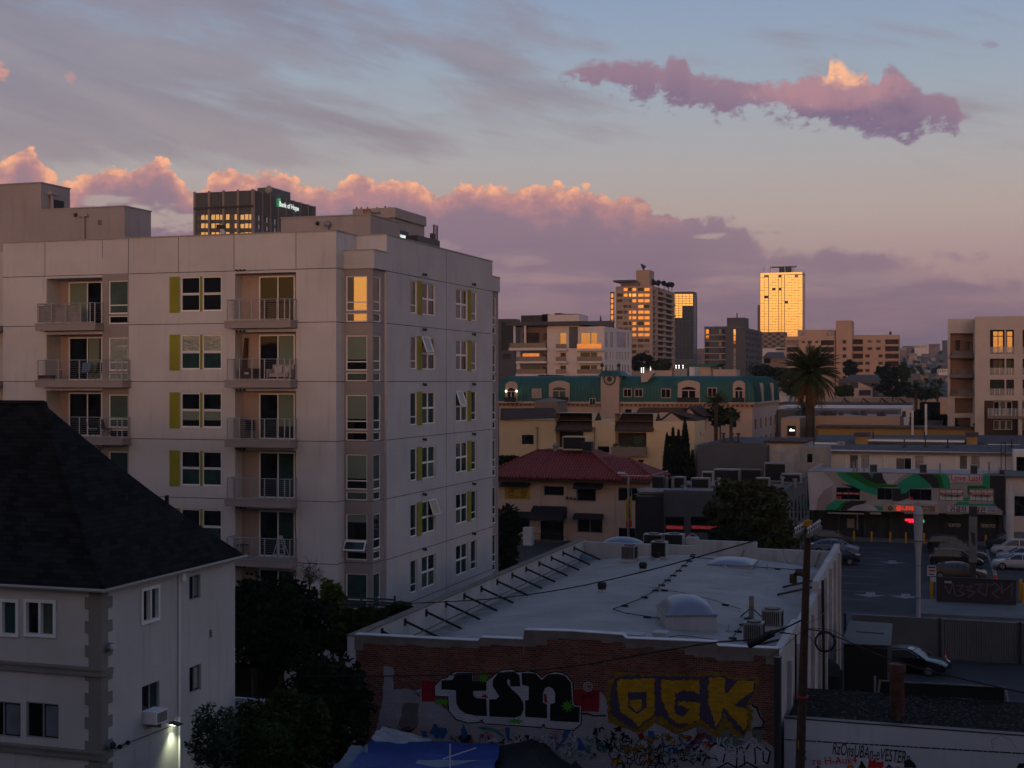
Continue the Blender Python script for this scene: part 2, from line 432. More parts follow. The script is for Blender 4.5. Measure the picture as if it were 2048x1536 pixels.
mat('terracotta', (0.22,0.08,0.045), 0.85, var=0.2, vs=6)
mat('cloth_red', (0.28,0.03,0.03), 0.9, var=0.1)
mat('cloth_white', (0.5,0.48,0.46), 0.9, var=0.1)
mat('cloth_pink', (0.42,0.33,0.31), 0.9, var=0.1)
glass('glass_dark', (0.006,0.007,0.008), wav=0.02)
glass('glass_green', (0.075,0.105,0.080), wav=0.02, var=0.25)
glass('glass_teal', (0.022,0.055,0.048), wav=0.02, var=0.4)
glass('glass_pink', (0.16,0.125,0.12), wav=0.02, var=0.3)
glass('glass_gold', (0.02,0.02,0.02), (1.0,0.86,0.62), mir=0.50, rough=0.02, wav=0.02)
glass('glass_foil', (0.22,0.24,0.20), (0.9,0.95,0.9), mir=0.16, rough=0.22, wav=0.5, ws=4)
mat('blind_green', (0.16,0.20,0.15), 0.7, var=0.05)

# ================================================================ large apartment block, left
YF = 63.5; XA = -30.0; YB = 64.4; XS = -28.3; YM = 66.0; YE = YX(985, XS); YE2 = YX(1000, XS); XL = -66.0
STO = 3.05
apt = thing('apartment_building', 'large white and taupe stucco apartment block with olive shutters filling the left', 'building', (-40, 70, 0))
def fx(px): return XY(px, YF)
def sy(px): return YX(px, XS)
def fz(px, py): return onY(px, py, YF)[1]
holes = []; ops = []
xo0, xo1 = fx(470), fx(592)
rowz = [22.48 - STO*k for k in range(6)]           # window heads
A0, A1, A2, A3 = fx(93), fx(205), fx(217), fx(256)
for k in range(6):
    zt = rowz[k]
    fl = 17 + 3.05 - STO*k                          # floor line of the storey
    holes.append((xo0, xo1, fl, zt + 0.10, 0.75))
    holes.append((A0, A1-0.02, fl, zt + 0.10, 1.3))
    if k < 5:
        holes.append((fx(361), fx(443), zt-1.82, zt, 0.13))
    holes.append((A2, A3, zt-1.78-0.1, zt-0.1, 0.13))
    holes.append((A2, A3, zt-2.42, zt-1.98, 0.13))
w = MB(); wall(w, 'Y', YF, fx(6), XA, 3.0, 24.6, holes)
w.quad((XA, YF, 3), (XA, YM, 3), (XA, YM, 24.6), (XA, YF, 24.6))
# upper wall return beside the bay and roof, rear faces
w.quad((XA, YM, 23.2), (XS, YM, 23.2), (XS, YM, 24.6), (XA, YM, 24.6))
w.build('wall', M['stucco_white'], apt)
w = MB(); w.box(XL, XS-0.25, YF+1.6, YE-0.2, 2.0, 23.2); w.build('roof_deck', M['stucco_gray'], apt)
# parapet thickness / coping strips
m = MB()
m.box(fx(6), XA+.05, YF-0.04, YF+0.22, 24.6, 24.66)
m.box(XA-0.22, XA+.05, YF+.22, YM, 24.6, 24.66); m.box(XA+.05, XS+.04, YM-.04, YM+.2, 24.6, 24.66)
m.box(XS-0.22, XS+.04, YM+.2, YE, 24.6, 24.66); m.box(XA+.05, XS+.04, YB-.04, YB+.2, 23.67, 23.72); m.box(XS-.2, XS+.04, YB+.2, YM, 23.67, 23.72)
m.box(XS-.25, XS+.04, YE, YE2+.04, 23.67, 23.72)
m.build('coping', M['coping'], apt)
# taupe band behind the slim windows
m = MB()
hb = [(A2, A3, rowz[k]-1.88, rowz[k]-0.1) for k in range(6)] + [(A2, A3, rowz[k]-2.42, rowz[k]-1.98) for k in range(6)]
wall(m, 'Y', YF-0.012, A1, fx(257.5), 3.0, 22.75, hb, 0.02)
m.build('trim_panel', M['stucco_taupe'], apt)
# side wall
def groupA(k): zt = rowz[k]; return zt-1.78, zt
hs = []
SA = [(821,834.5),(843.5,871)]; SB = [(912,935.5),(942,953.5)]
for k in range(6):
    z0, z1 = groupA(k)
    for a, b in SA + SB: hs.append((sy(a), sy(b), z0, z1))
w = MB(); wall(w, 'X', XS, YM, YE, 3.0, 24.6, hs, 0.13)
w.quad((XS-.2, YM, 3), (XS, YM, 3), (XS, YM, 22.75), (XS-.2, YM, 22.75)); w.quad((XS-.2, YE, 3), (XS, YE, 3), (XS, YE, 22.75), (XS-.2, YE, 22.75))
w.quad((XS, YE, 22.75), (XL, YE, 22.75), (XL, YE, 24.6), (XS, YE, 24.6))
w.box(XS-1.7, XS+0.0, YB, YM, 22.75, 23.67)       # cap over the corner bay
w.box(XS-1.7, XS+0.0, YE, YE2, 22.75, 23.67)
w.build('side_wall', M['stucco_gray'], apt)  # same stucco as the front, darkened in colour for the shaded side
# corner bays
for (b0, b1, nm) in ((YB, YM, 'bay'), (YE, YE2, 'bay')):
    w = MB(); hf = []; hr = []
    for k in range(6):
        zt = rowz[k]-0.09
        hr += [(b0+(b1-b0)*.12, b0+(b1-b0)*.74, zt-1.80, zt), (b0+(b1-b0)*.12, b0+(b1-b0)*.74, zt-2.36, zt-1.90)]
        if b0 == YB: hf += [(XY(690, YB), XY(733, YB), zt-1.80, zt), (XY(690, YB), XY(733, YB), zt-2.36, zt-1.90)]
    if b0 == YB: wall(w, 'Y', YB+.08, XA, XS-.12, 3.0, 22.75, hf, 0.13)
    wall(w, 'X', XS-.12, b0+.08, b1, 3.0, 22.75, hr, 0.13)
    w.build(nm, M['stucco_taupe'], apt)
    for k in range(6):
        zt = rowz[k]-0.09
        g = ['glass_pink','glass_green','glass_teal','glass_green','glass_dark','glass_teal'][k]
        window(apt, 'X', XS-.12, b0+(b1-b0)*.12, b0+(b1-b0)*.74, zt-1.80, zt, trans=(.27,), glass=M[g])
        window(apt, 'X', XS-.12, b0+(b1-b0)*.12, b0+(b1-b0)*.74, zt-2.36, zt-1.90, glass=M['glass_teal'])
        if b0 == YB:
            a, b = XY(690, YB), XY(733, YB)
            if k == 0: gl = M['glass_gold']
            else: gl = M['glass_dark']
            bl = None if k in (0,) else ((0.70, M['blind_green']) if k < 4 else ((0.22, M['blind_green']) if k == 4 else (0.98, M['glass_teal'])))
            window(apt, 'Y', YB+.08, a, b, zt-1.80, zt, trans=(.25,), glass=gl, blind=bl)
            window(apt, 'Y', YB+.08, a, b, zt-2.36, zt-1.90, glass=gl if k == 0 else M[['','glass_green','glass_dark','glass_green','glass_dark','glass_dark'][k]])
# joints
m = MB(); j = 0.018
for zl in (22.72, 20.0, 16.97, 13.93, 10.87, 7.7, 5.0):
    segs = [(fx(6), A0), (fx(257.5), xo0), (xo1, XA)]
    if zl > 22: segs = [(fx(6), XA)]
    for a, b in segs: m.box(a, b, YF-.004, YF, zl-j, zl+j)
    m.box(XA, XA+.004, YF, YB+.08, zl-j, zl+j)
    if zl < 22: m.box(XA, XS-.12, YB+.076, YB+.08, zl-j, zl+j); m.box(XS-.12, XS-.116, YB+.08, YM, zl-j, zl+j)
    m.box(XS, XS+.004, (YB if zl > 22 else YM), YE, zl-j, zl+j)
for px, z0, z1 in ((90,22.75,24.6),(205,23.6,24.6),(257,22.75,24.6),(357,22.75,24.6),(468,22.75,24.6),(592,22.75,24.6)):
    m.box(fx(px)-j*.8, fx(px)+j*.8, YF-.006, YF-.002, z0, z1)
m.box(XS, XS+.003, sy(893)-.012, sy(893)+.012, 3, 24.6)
m.build('panel_joint', M['joint'], apt)
# front paired windows with olive panels
for k in range(5):
    zt = rowz[k]; a, b = fx(361), fx(443); mid = (a+b)/2
    gl = ['glass_dark','glass_dark','glass_dark','glass_dark','glass_dark'][k]
    bls = [None, None, (0.78, M['blind_green']), None, None][k]
    for q, (u0, u1) in enumerate(((a, mid-.06), (mid+.06, b))):
        window(apt, 'Y', YF, u0, u1, zt-.92, zt, glass=M['glass_foil'] if k == 1 else M[gl], w=.07)
        window(apt, 'Y', YF, u0, u1, zt-1.82, zt-.90, glass=M[['glass_dark','glass_teal','glass_dark','glass_teal','glass_teal'][k]], w=.07, blind=(0.6, M['blind_green']) if k == 2 else None)
    m = MB(); m.box(fx(339.5), fx(359.5), YF-.03, YF+.02, zt-1.88, zt+.02); m.build('shutter', M['olive'], apt)
    m = MB(); m.box(mid-.058, mid+.058, YF+.0, YF+.1, zt-1.84, zt); m.build('trim_strip', M['olive'], apt)
# slim windows of the left column
for k in range(6):
    zt = rowz[k]
    gl = ['glass_green','glass_foil','glass_green','glass_teal','glass_dark','glass_dark'][k]
    window(apt, 'Y', YF, A2, A3, zt-1.88, zt-.1, trans=(.26,), glass=M[gl])
    window(apt, 'Y', YF, A2, A3, zt-2.42, zt-1.98, glass=M['glass_foil' if k == 1 else 'glass_dark'])
# side windows
random.seed(3)
for k in range(6):
    z0, z1 = groupA(k)
    for gi, g in enumerate((SA, SB)):
        for (a, b) in g:
            dbl = (b-a) > 18
            if dbl:
                for u in range(2):
                    for v in range(2):
                        y0 = sy(a)+(sy(b)-sy(a))*u/2; y1 = sy(a)+(sy(b)-sy(a))*(u+1)/2
                        zz0 = z0 if v == 0 else (z0+z1)/2; zz1 = (z0+z1)/2 if v == 0 else z1
                        gg = random.choice(['glass_teal','glass_green','glass_dark','glass_teal'] if k > 1 else ['glass_pink','glass_pink','glass_dark'])
                        if (k, gi, u, v) in ((4,0,1,1),(2,1,0,1),(1,0,0,1)): 
                            # tilted-open sash
                            f = window(apt, 'X', XS, y0, y1, zz0, zz1, glass=M['glass_dark'], w=.055)
                            m = MB(); t = .30; P4 = [(XS+.02,y0,zz1),(XS+.02,y1,zz1),(XS+t,y1,zz0+.1),(XS+t,y0,zz0+.1)]
                            for q in range(4): m.tube([P4[q], P4[(q+1)%4]], .035, 4)
                            sh_ = m.build('sash', M['frame_white'], f); m = MB(); m.quad(*P4); m.build('pane', M['glass_pink' if k < 3 else 'glass_green'], sh_)
                        else: window(apt, 'X', XS, y0, y1, zz0, zz1, glass=M[gg], w=.055)
            else:
                window(apt, 'X', XS, sy(a), sy(b), z0, z1, trans=(.25,), glass=M['glass_teal' if k > 1 else 'glass_pink'], w=.055)
    if k < 5:
        for (a, b) in ((834.5,843.5),(935.5,942)):
            m = MB(); m.box(XS-.01, XS+.03, sy(a), sy(b), z0-.04, z1+.04); m.build('shutter', M['olive'], apt)
    for px in (846, 945):
        m = MB(); yy = sy(px); zz = z1+.42
        m.box(XS, XS+.05, yy-.06, yy+.06, zz-.05, zz+.1); m.ball(XS+.16, yy, zz, .10, .10, .09, 8, 5); m.build('wall_light', M['metal_dark'], apt)
# open sash in the corner bay, fifth storey
zt = rowz[4]-.09
a, b = XY(690, YB), XY(733, YB); m = MB(); z1 = zt-1.35; z0 = zt-1.84
m.add([(a,YB+.03,z1),(b,YB+.03,z1),(b,YB-.28,z0),(a,YB-.28,z0),(a,YB+.0,z1),(b,YB+.0,z1),(b,YB-.31,z0),(a,YB-.31,z0)],[(0,1,2,3),(7,6,5,4),(0,4,5,1),(2,6,7,3),(1,5,6,2),(0,3,7,4)])
m.build('sash', M['frame_white'], apt)
m = MB(); t = .07
m.quad((a+t,YB-.015-.04,z1-t*1.1),(b-t,YB-.055,z1-t*1.1),(b-t,YB-.275,z0+t),(a+t,YB-.275,z0+t)); m.build('pane', M['glass_teal'], apt)
# recess backs with sliding doors, balconies
def railing(a0, a1, y0, z, root, gaps=5, side0=True, side1=True, ym=None):
    m = MB(); h = 1.07; ym = YF if ym is None else ym
    def rl(p, q, r=.022): m.tube([p, q], r, 5)
    rl((a0,y0,z+h),(a1,y0,z+h)); rl((a0,y0,z+h),(a0,ym,z+h)); rl((a1,y0,z+h),(a1,ym,z+h))
    n = gaps
    for i in range(n+1):
        x = a0+(a1-a0)*i/n; m.box(x-.025, x+.025, y0-.02, y0+.02, z, z+h)
    m.box(a1-.32, a1-.27, y0-.02, y0+.02, z, z+h); m.box(a1-.025, a1+.025, ym-.06, ym-.02, z, z+h); m.box(a0-.025, a0+.025, ym-.06, ym-.02, z, z+h)
    for q in range(1, 10):
        zz = z+.06+q*.1
        m.tube([(a0,ym,zz),(a0,y0,zz),(a1,y0,zz),(a1,ym,zz)], .006, 4)
    m.box(a0, a1, y0-.015, y0+.015, z+.03, z+.07)
    return m.build('railing', M['metal_rail'], root)
YBAL = 62.7
for k in range(6):
    fl = 17 + 3.05 - STO*k; zt = rowz[k]+.10
    # middle column
    x0, x1 = xo0, xo1; yb = YF+.75
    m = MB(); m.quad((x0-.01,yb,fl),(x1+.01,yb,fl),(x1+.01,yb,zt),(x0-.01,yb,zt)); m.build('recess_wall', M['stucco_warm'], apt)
    dx0, dx1 = XY(519.5, yb), XY(591, yb); dm = dx0+(dx1-dx0)*.53
    d = window(apt, 'Y', yb-.1, dx0, dx1, fl+.02, zt-.12, mull=(.53,), w=.07, dep=.09, glass=M['glass_dark'], name='sliding_door')
    if k >= 1:
        m = MB(); m.quad((dm+.05,yb-.045,fl+(.7 if k == 2 else .1)),(dx1-.05,yb-.045,fl+(.7 if k == 2 else .1)),(dx1-.05,yb-.045,zt-.2),(dm+.05,yb-.045,zt-.2)); m.build('blind', M['blind_green' if k < 3 else 'glass_teal'], d)
    m = MB(); sx0, sx1 = XY(449, YBAL), fx(595)
    m.box(sx0, sx1, YBAL, YF-.002, fl-.34, fl)
    b = m.build('balcony', M['stucco_taupe'], apt)
    m = MB(); m.box(sx0-.03, sx1+.03, YBAL-.03, YF-.004, fl, fl+.05); m.build('slab_edge', M['frame_gray'], b)
    railing(sx0+.12, sx1-.06, YBAL+.07, fl+.05, b, 5)
    m = MB()
    for q in range(3): m.ball(x0+.14+q*.22, YF-.09, zt+(.16 if k == 0 else .05), .075, .09, .06, 8, 5)
    m.build('spotlight', M['metal_dark'], apt)
    # left column
    x0, x1 = A0, A1-.02; yb = YF+1.3
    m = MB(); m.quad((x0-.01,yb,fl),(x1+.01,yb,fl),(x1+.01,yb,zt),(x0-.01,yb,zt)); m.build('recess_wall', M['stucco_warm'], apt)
    dx0, dx1 = XY(139, yb), XY(206, yb); dm = dx0+(dx1-dx0)*.56
    d = window(apt, 'Y', yb-.1, dx0, dx1, fl+.02, zt-.12, mull=(.56,), w=.07, dep=.09, glass=M['glass_dark'], name='sliding_door')
    if k in (0, 1):
        m = MB(); u = (dx0+.07, dm-.05) if k == 0 else (dm+.06, dx1-.2)
        m.quad((u[0],yb-.045,fl+.1),(u[1],yb-.045,fl+.1),(u[1],yb-.045,zt-.2),(u[0],yb-.045,zt-.2)); m.build('blind', M['blind_green'], d)
    sx0 = XY(70, YBAL); sx1 = fx(208 if k == 0 else 262)
    m = MB(); m.box(sx0, sx1, YBAL, YF-.002, fl-.34, fl); b = m.build('balcony', M['stucco_taupe'], apt)
    m = MB(); m.box(sx0-.03, sx1+.03, YBAL-.03, YF-.004, fl, fl+.05); m.build('slab_edge', M['frame_gray'], b)
    railing(sx0+.12, sx1-.06, YBAL+.07, fl+.05, b, 4)
    if k == 0:
        m = MB(); u0 = sx0+.15; u1 = sx0+(sx1-sx0)*.76
        n = 14
        for i in range(n):
            xa = u0+(u1-u0)*i/n; xb = u0+(u1-u0)*(i+1)/n
            o1 = .05+.012*sin(i*1.9); o2 = .05+.012*sin((i+1)*1.9)
            m.quad((xa,YBAL+.07+o1,fl+.1),(xb,YBAL+.07+o2,fl+.1),(xb,YBAL+.07+o2,fl+1.02),(xa,YBAL+.07+o1,fl+1.02))
        m.build('privacy_screen', mat('mesh_cloth', (0.23,0.21,0.20), 0.9, var=0.2, vs=2), b)
# section beyond the left edge
m = MB(); m.box(XL, fx(6), YF+.8, YF+3, 3, 24.2); m.build('side_wing', M['stucco_gray'], apt)
for k in range(6):
    fl = 20.05-STO*k; m = MB(); m.box(XL+10, fx(3), YF-.4, YF+.8, fl-.30, fl); m.build('balcony', M['stucco_taupe'], apt)
# penthouse blocks
def roofbox(p0, pc, p1, ytop, D, mt, base=23.2):
    X1, Y0, Zt = atD(pc, ytop, D); X0 = XY(p0, Y0); Y1 = YX(p1, X1)
    m = MB(); m.box(X0, X1, Y0, Y1, base, Zt); o = m.build('roof_structure', mt, apt)
    m = MB(); m.box(X0-.05, X1+.05, Y0-.05, Y1+.05, Zt, Zt+.07); m.build('coping', M['coping'], o)
    return X0, X1, Y0, Y1, Zt, o
mat('stucco_tan', (0.335,0.29,0.27), 0.9, var=0.08, vs=.3, streak=.4, bump=.1, bs=15)
r1 = roofbox(-60, 82, 140, 366, 86, M['stucco_tan'])
r2 = roofbox(82, 249, 302, 413, 82, M['stucco_tan'])
r3 = roofbox(562, 741, 800, 430, 78, M['stucco_tan'])
# louvre, vents, pipes on them
m = MB(); x1 = r1[1]; ya, yb_ = YX(105, x1), YX(127, x1)
for q in range(9):
    z = onX(115, 401+q*1.9, x1)[1]; m.box(x1, x1+.05, ya, yb_, z-.03, z+.015)
m.build('louvre', M['frame_dark'], r1[5])
m = MB(); yy = YX(100, x1); zt = onX(100, 384, x1)[1]; m.box(x1, x1+.35, yy-.3, yy+.3, zt-.2, zt); m.cyl(x1+.15, yy, 25.5, zt-.2, .1); m.build('duct', M['stucco_tan'], r1[5])
y2 = r2[2]; m = MB(); x = XY(169, y2); zt = onY(169, 428, y2)[1]; m.box(x-.3, x+.3, y2-.22, y2, zt-.18, zt); m.cyl(x, y2-.11, 23.3, zt-.18, .1); m.build('duct', M['stucco_tan'], r2[5])
m = MB(); x = XY(152, y2); z = onY(152, 430, y2)[1]; m.box(x-.1, x+.1, y2-.1, y2, z-.1, z+.1)
for q in range(4):
    z = onY(200, 441+q*2.6, y2)[1]; x = XY(200, y2); m.box(x-.13, x+.13, y2-.02, y2, z-.02, z+.02)
m.build('vent', M['frame_dark'], r2[5])
y3 = r3[2]; m = MB(); x = XY(657, y3); z = onY(657, 449, y3)[1]; m.ball(x, y3-.15, z, .22, .2, .2); m.cyl(x+.05, y3-.2, 23.3, z, .05); m.build('vent', M['metal_gray'], r3[5])
m = MB(); x = XY(636, y3); z = onY(636, 447, y3)[1]; m.ball(x, y3-.08, z, .12); m.build('wall_light', M['frame_dark'], r3[5])
# floodlight on a bracket over the parapet
x, y, z = atD(446, 470, 73.5)
m = MB(); m.tube([(x,y,23.2),(x,y,z+.15),(x-.1,y,z+.35)], .12, 6); m.build_ = 0
o = tag(m.build('roof_post', M['metal_white']), 'small white bracket post with a black lamp head on the left roof edge', 'roof light')
m = MB(); m.box(x-.32, x+.05, y-.15, y+.15, z+.32, z+.55); m.build('lamp_head', M['frame_dark'], o)
# furniture on the balconies
def chair(loc, mt, rz, lab, kind='folding_chair'):
    t = thing(kind, lab, 'chair', loc, None, rz)
    def P(mb, nm, mm): mb.build(nm, mm, t, loc=(0,0,0))
    m = MB(); m.box(-.24,.24,-.22,.22,.42,.46); P(m,'seat',mt)
    m = MB(); m.add([(-.24,.2,.46),(.24,.2,.46),(.24,.34,.95),(-.24,.34,.95),(-.24,.23,.46),(.24,.23,.46),(.24,.37,.95),(-.24,.37,.95)],[(0,1,2,3),(7,6,5,4),(0,3,7,4),(1,5,6,2),(3,2,6,7)]); P(m,'backrest',mt)
    for sx in (-.22,.22):
        for yy in (-.2,.2):
            m = MB(); m.tube([(sx,yy,.42),(sx,-yy,0)], .014, 5); P(m,'leg',M['metal_dark'])
    return t
FL = [20.05-STO*k+.05 for k in range(6)]
mat('cloth_blue', (0.10,0.17,0.25), .9, var=.1)
chair((XY(168,YF+.5), YF+.5, FL[1]), M['cloth_blue'], 0.15, 'blue deck chair beside the sliding door on the fourth-floor left balcony')
chair((XY(191,YF+.5), YF+.5, FL[1]), M['rubber'], -0.25, 'black sling chair right of the blue chair on the fourth-floor left balcony')
chair((XY(500,YF+.2), YF+.2, FL[2]), M['rubber'], 0.5, 'low dark chair on the second balcony under the sofa balcony in the middle column')
chair((XY(212,YF-.2), YF-.2, FL[2]), M['metal_dark'], 1.2, 'dark wire bistro chair on the left balcony just above the black roof slope')
chair((XY(186,YF-.1), YF-.1, FL[2]), M['cloth_white'], 2.2, 'chair with a white cushion on the left balcony touching the black roof slope')
# loveseat
t = thing('loveseat', 'pale pink cushioned loveseat on the middle-column balcony below the top one', 'sofa', (XY(563,YF+.15), YF+.15, FL[1]))
def L(mb, nm, mm, rt): return mb.build(nm, mm, rt, loc=(0,0,0))
m = MB(); m.box(-.62,.62,-.33,.33,.16,.36); L(m,'seat',M['cloth_pink'],t)
m = MB(); m.box(-.62,.62,.2,.36,.36,.8); L(m,'backrest',M['cloth_pink'],t)
for s in (-1,1):
    m = MB(); m.box(s*.62-.07,s*.62+.07,-.33,.33,.12,.56); L(m,'armrest',M['cloth_pink'],t)
m = MB(); m.box(-.4,-.02,.08,.2,.38,.7); m.box(.08,.44,.08,.2,.38,.68); L(m,'cushion',M['cloth_white'],t)
# wooden crate cabinet, boots
t = thing('storage_chest', 'low brown wooden chest at the left end of the sofa balcony', 'chest', (XY(498,YF+.3), YF+.3, FL[1]))
m = MB(); m.box(-.42,.42,-.25,.25,.05,.55); L(m,'body',M['wood_dark'],t)
m = MB(); m.box(-.45,.45,-.28,.28,.55,.6); L(m,'lid',M['wood_dark'],t); m = MB(); m.box(-.12,.12,-.275,-.25,.3,.4); L(m,'plate',M['cloth_white'],t)
o = MB(); xx = XY(484, YF+.4); o.tube([(xx,YF+.55,FL[1]+.1),(xx+.15,YF+.6,FL[1]+2.2)], .16, 7, .1); tag(o.build('rolled_rug', M['wood_dark']), 'tall reddish brown rolled rug leaning in the corner of the sofa balcony', 'rug')
# step ladder, fifth balcony
t = thing('step_ladder', 'white step ladder opened on the lowest middle-column balcony', 'ladder', (XY(562,YF+.1), YF+.1, FL[4]))
for s in (-1,1):
    m = MB(); m.tube([(s*.05,-.1,1.15),(s*.38,-.25,0)], .02, 5); L(m,'leg',M['metal_white'],t)
    m = MB(); m.tube([(s*.05,.0,1.15),(s*.30,.35,0)], .02, 5); L(m,'leg',M['metal_white'],t)
for q in range(4):
    zq = .2+q*.27; wq = .38-.33*zq/1.15; m = MB(); m.box(-wq,wq,-.27+.13*zq/1.15,-.17+.13*zq/1.15,zq,zq+.025); L(m,'step',M['metal_white'],t)
# table and chair at left of same balcony
t = thing('side_table', 'small dark table at the left end of the step-ladder balcony', 'table', (XY(486,YF+.1), YF+.1, FL[4]))
m = MB(); m.cyl(0,0,.55,.6,.32); L(m,'table_top',M['metal_dark'],t); m = MB(); m.cyl(0,0,0,.55,.03); L(m,'leg',M['metal_dark'],t); m = MB(); m.cyl(0,0,0,.03,.2); L(m,'base',M['metal_dark'],t)
t = thing('side_table', 'pale round cafe table on the blue-chair balcony', 'table', (XY(122,YF+.3), YF+.3, FL[1]))
m = MB(); m.cyl(0,0,.55,.6,.22); L(m,'table_top',M['cloth_white'],t); m = MB(); m.cyl(0,0,0,.55,.03); L(m,'leg',M['metal_dark'],t)
m = MB(); xx = XY(92,YF-.3); m.box(xx-.4,xx+.45,YF-.45,YF-.1,FL[1],FL[1]+.22); m.box(xx-.42,xx+.47,YF-.47,YF-.08,FL[1]+.22,FL[1]+.26); tag(m.build('planter_box', M['wood_dark']), 'long dark planter box in the left corner of the blue-chair balcony', 'planter')
m = MB(); xx = XY(487,YF+.3); m.add([(xx-.3,YF+.55,FL[2]),(xx+.25,YF+.3,FL[2]),(xx+.1,YF+.45,FL[2]+1.1),(xx-.35,YF+.6,FL[2]+1.1),(xx-.3,YF+.6,FL[2]),(xx+.25,YF+.35,FL[2]),(xx+.1,YF+.5,FL[2]+1.1),(xx-.35,YF+.65,FL[2]+1.1)],[(0,1,2,3),(7,6,5,4),(0,3,7,4),(1,5,6,2),(3,2,6,7)]); tag(m.build('folded_board', M['wood_gray']), 'grey folded board leaning in the corner behind the low dark chair', 'board')

# ================================================================ pale house with black hip roof, lower left
HX, HYY = -23.07, 33.4; HY1 = YX(470, HX); HZ = 11.2
hs_ = thing('pale_house', 'pale stucco house with steep black shingle hip roof, lower left corner', 'house', (HX-6, HYY+4, 0))
mat('stucco_house', (0.52,0.48,0.44), .9, var=.09, vs=.3, streak=.6, bump=.25, bs=14, dirt=(0.30,0.28,0.26))
mat('quoin', (0.215,0.195,0.165), .9, var=.08)
def hx(p): return XY(p, HYY)
def hyy(p): return YX(p, HX)
def rectY(p0,p1,q0,q1): pm = (p0+p1)/2; return (hx(p0), hx(p1), onY(pm,q1,HYY)[1], onY(pm,q0,HYY)[1])
def rectX(p0,p1,q0,q1): pm = (p0+p1)/2; return (hyy(p0), hyy(p1), onX(pm,q1,HX)[1], onX(pm,q0,HX)[1])
FW = [rectY(-30,38,1197,1272), rectY(49,113,1199,1274), rectY(-30,41,1403,1474), rectY(52,117,1406,1478)]
SW = [rectX(281,318,1173,1245), rectX(378.5,401,1150,1199), rectX(284,319,1367,1440), rectX(379,402.5,1331,1384)]
w = MB(); wall(w,'Y',HYY,-45,HX,0,HZ,FW,.12); wall(w,'X',HX,HYY,HY1,0,HZ,SW,.12); w.quad((HX,HY1,0),(-45,HY1,0),(-45,HY1,HZ),(HX,HY1,HZ)); w.build('wall', M['stucco_house'], hs_)
for i, q in enumerate(FW): window(hs_,'Y',HYY,*q,mull=(.5,),w=.09 if i < 2 else .04, proud=.1 if i < 2 else 0, dep=.12, frame=M['frame_white' if i < 2 else 'frame_gray'], glass=M['glass_dark'], blind=None)
for i, q in enumerate(SW): window(hs_,'X',HX,*q,mull=(.5,),w=.09 if i == 0 else .035, proud=.1 if i == 0 else 0, dep=.12, frame=M['frame_white' if i == 0 else 'frame_gray'], glass=M['glass_dark'])
# half-drawn curtains seen through the right-hand sashes
for q, c_ in ((FW[1],'glass_green'),(FW[3],'curtain_gray'),(FW[2],'curtain_gray'),(FW[0],'glass_teal')):
    if c_ not in M: mat(c_, (0.14,0.15,0.17), .8, var=.15, vs=2)
    a0,a1,z0,z1 = q; m = MB(); m.box((a0+a1)/2+.06,a1-.08,HYY+.082,HYY+.088,z0+.08,z1-.08); m.build('curtain', M[c_], hs_)
for q, c_ in ((SW[0],'glass_teal'),(SW[2],'glass_teal'),(SW[3],'stucco_taupe'),(SW[1],'curtain_gray')):
    a0,a1,z0,z1 = q; m = MB(); m.box(HX-.088,HX-.082,(a0+a1)/2+.05,a1-.08,z0+.08,z1-.08); m.build('curtain', M[c_], hs_)
# quoins
m = MB(); zq = 0.0; i = 0; qh = (onX(205,1169+24,HX)[1]-onX(205,1169+48,HX)[1])
zq = HZ; 
while zq > 0:
    wd = .53 if i % 2 else .40; wd2 = .52 if i % 2 else .30
    m.box(HX-wd, HX+.025, HYY-.025, HYY+wd2, max(0,zq-qh), zq); zq -= qh; i += 1
m.build('quoin', M['quoin'], hs_)
for py in (1343, 1510):
    zc = onY(190, py, HYY)[1]; m = MB()
    m.box(-45, HX+.10, HYY-.10, HYY+.1, zc-.13, zc+.05); m.box(-45, HX+.14, HYY-.14, HYY+.1, zc+.05, zc+.12); m.box(HX-.1, HX+.10, HYY+.1, HYY+.45, zc-.13, zc+.05); m.build('cornice', M['quoin'], hs_)
# roof
ov = .24; ya, yb2 = HYY-ov, HY1+ov; xr = HX+ov; ym = (ya+yb2)/2; ax_ = XY(88, ym); az_ = onY(88, 808, ym)[1]
rf = MB()
nn = 10
def rp(t, y):     # slightly flared slope profile
    return az_ + (HZ-.05-az_)*t - .42*sin(pi*t)*.5
for i in range(nn):
    t0, t1 = i/nn, (i+1)/nn
    z0, z1 = rp(t0,0), rp(t1,0)
    fr = lambda t: ((-46, ym+(ya-ym)*t), (ax_+(xr-ax_)*t, ym+(ya-ym)*t), (ax_+(xr-ax_)*t, ym+(yb2-ym)*t), (-46, ym+(yb2-ym)*t))
    A_, B_ = fr(t0), fr(t1)
    rf.quad((*B_[0],z1),(*B_[1],z1),(*A_[1],z0),(*A_[0],z0)); rf.quad((*B_[1],z1),(*B_[2],z1),(*A_[2],z0),(*A_[1],z0)); rf.quad((*B_[2],z1),(*B_[3],z1),(*A_[3],z0),(*A_[2],z0))
rf.quad((-46,ya,HZ-.05),(xr,ya,HZ-.05),(xr,yb2,HZ-.05),(-46,yb2,HZ-.05))
m_ = mat('shingles', (0.012,0.012,0.013), 1.0, var=0, spec=.12); nt = m_.node_tree; b = nt.nodes['Principled BSDF']
tc = nt.nodes.new('ShaderNodeTexCoord').outputs['Object']; sp = nt.nodes.new('ShaderNodeSeparateXYZ'); nt.links.new(tc, sp.inputs[0])
zz = V(nt, sp.outputs[2]); rowi = (zz*7.5)._m('FLOOR'); hh = (V(nt, sp.outputs[0]) + V(nt, sp.outputs[1]))*2.6 + rowi*3.37
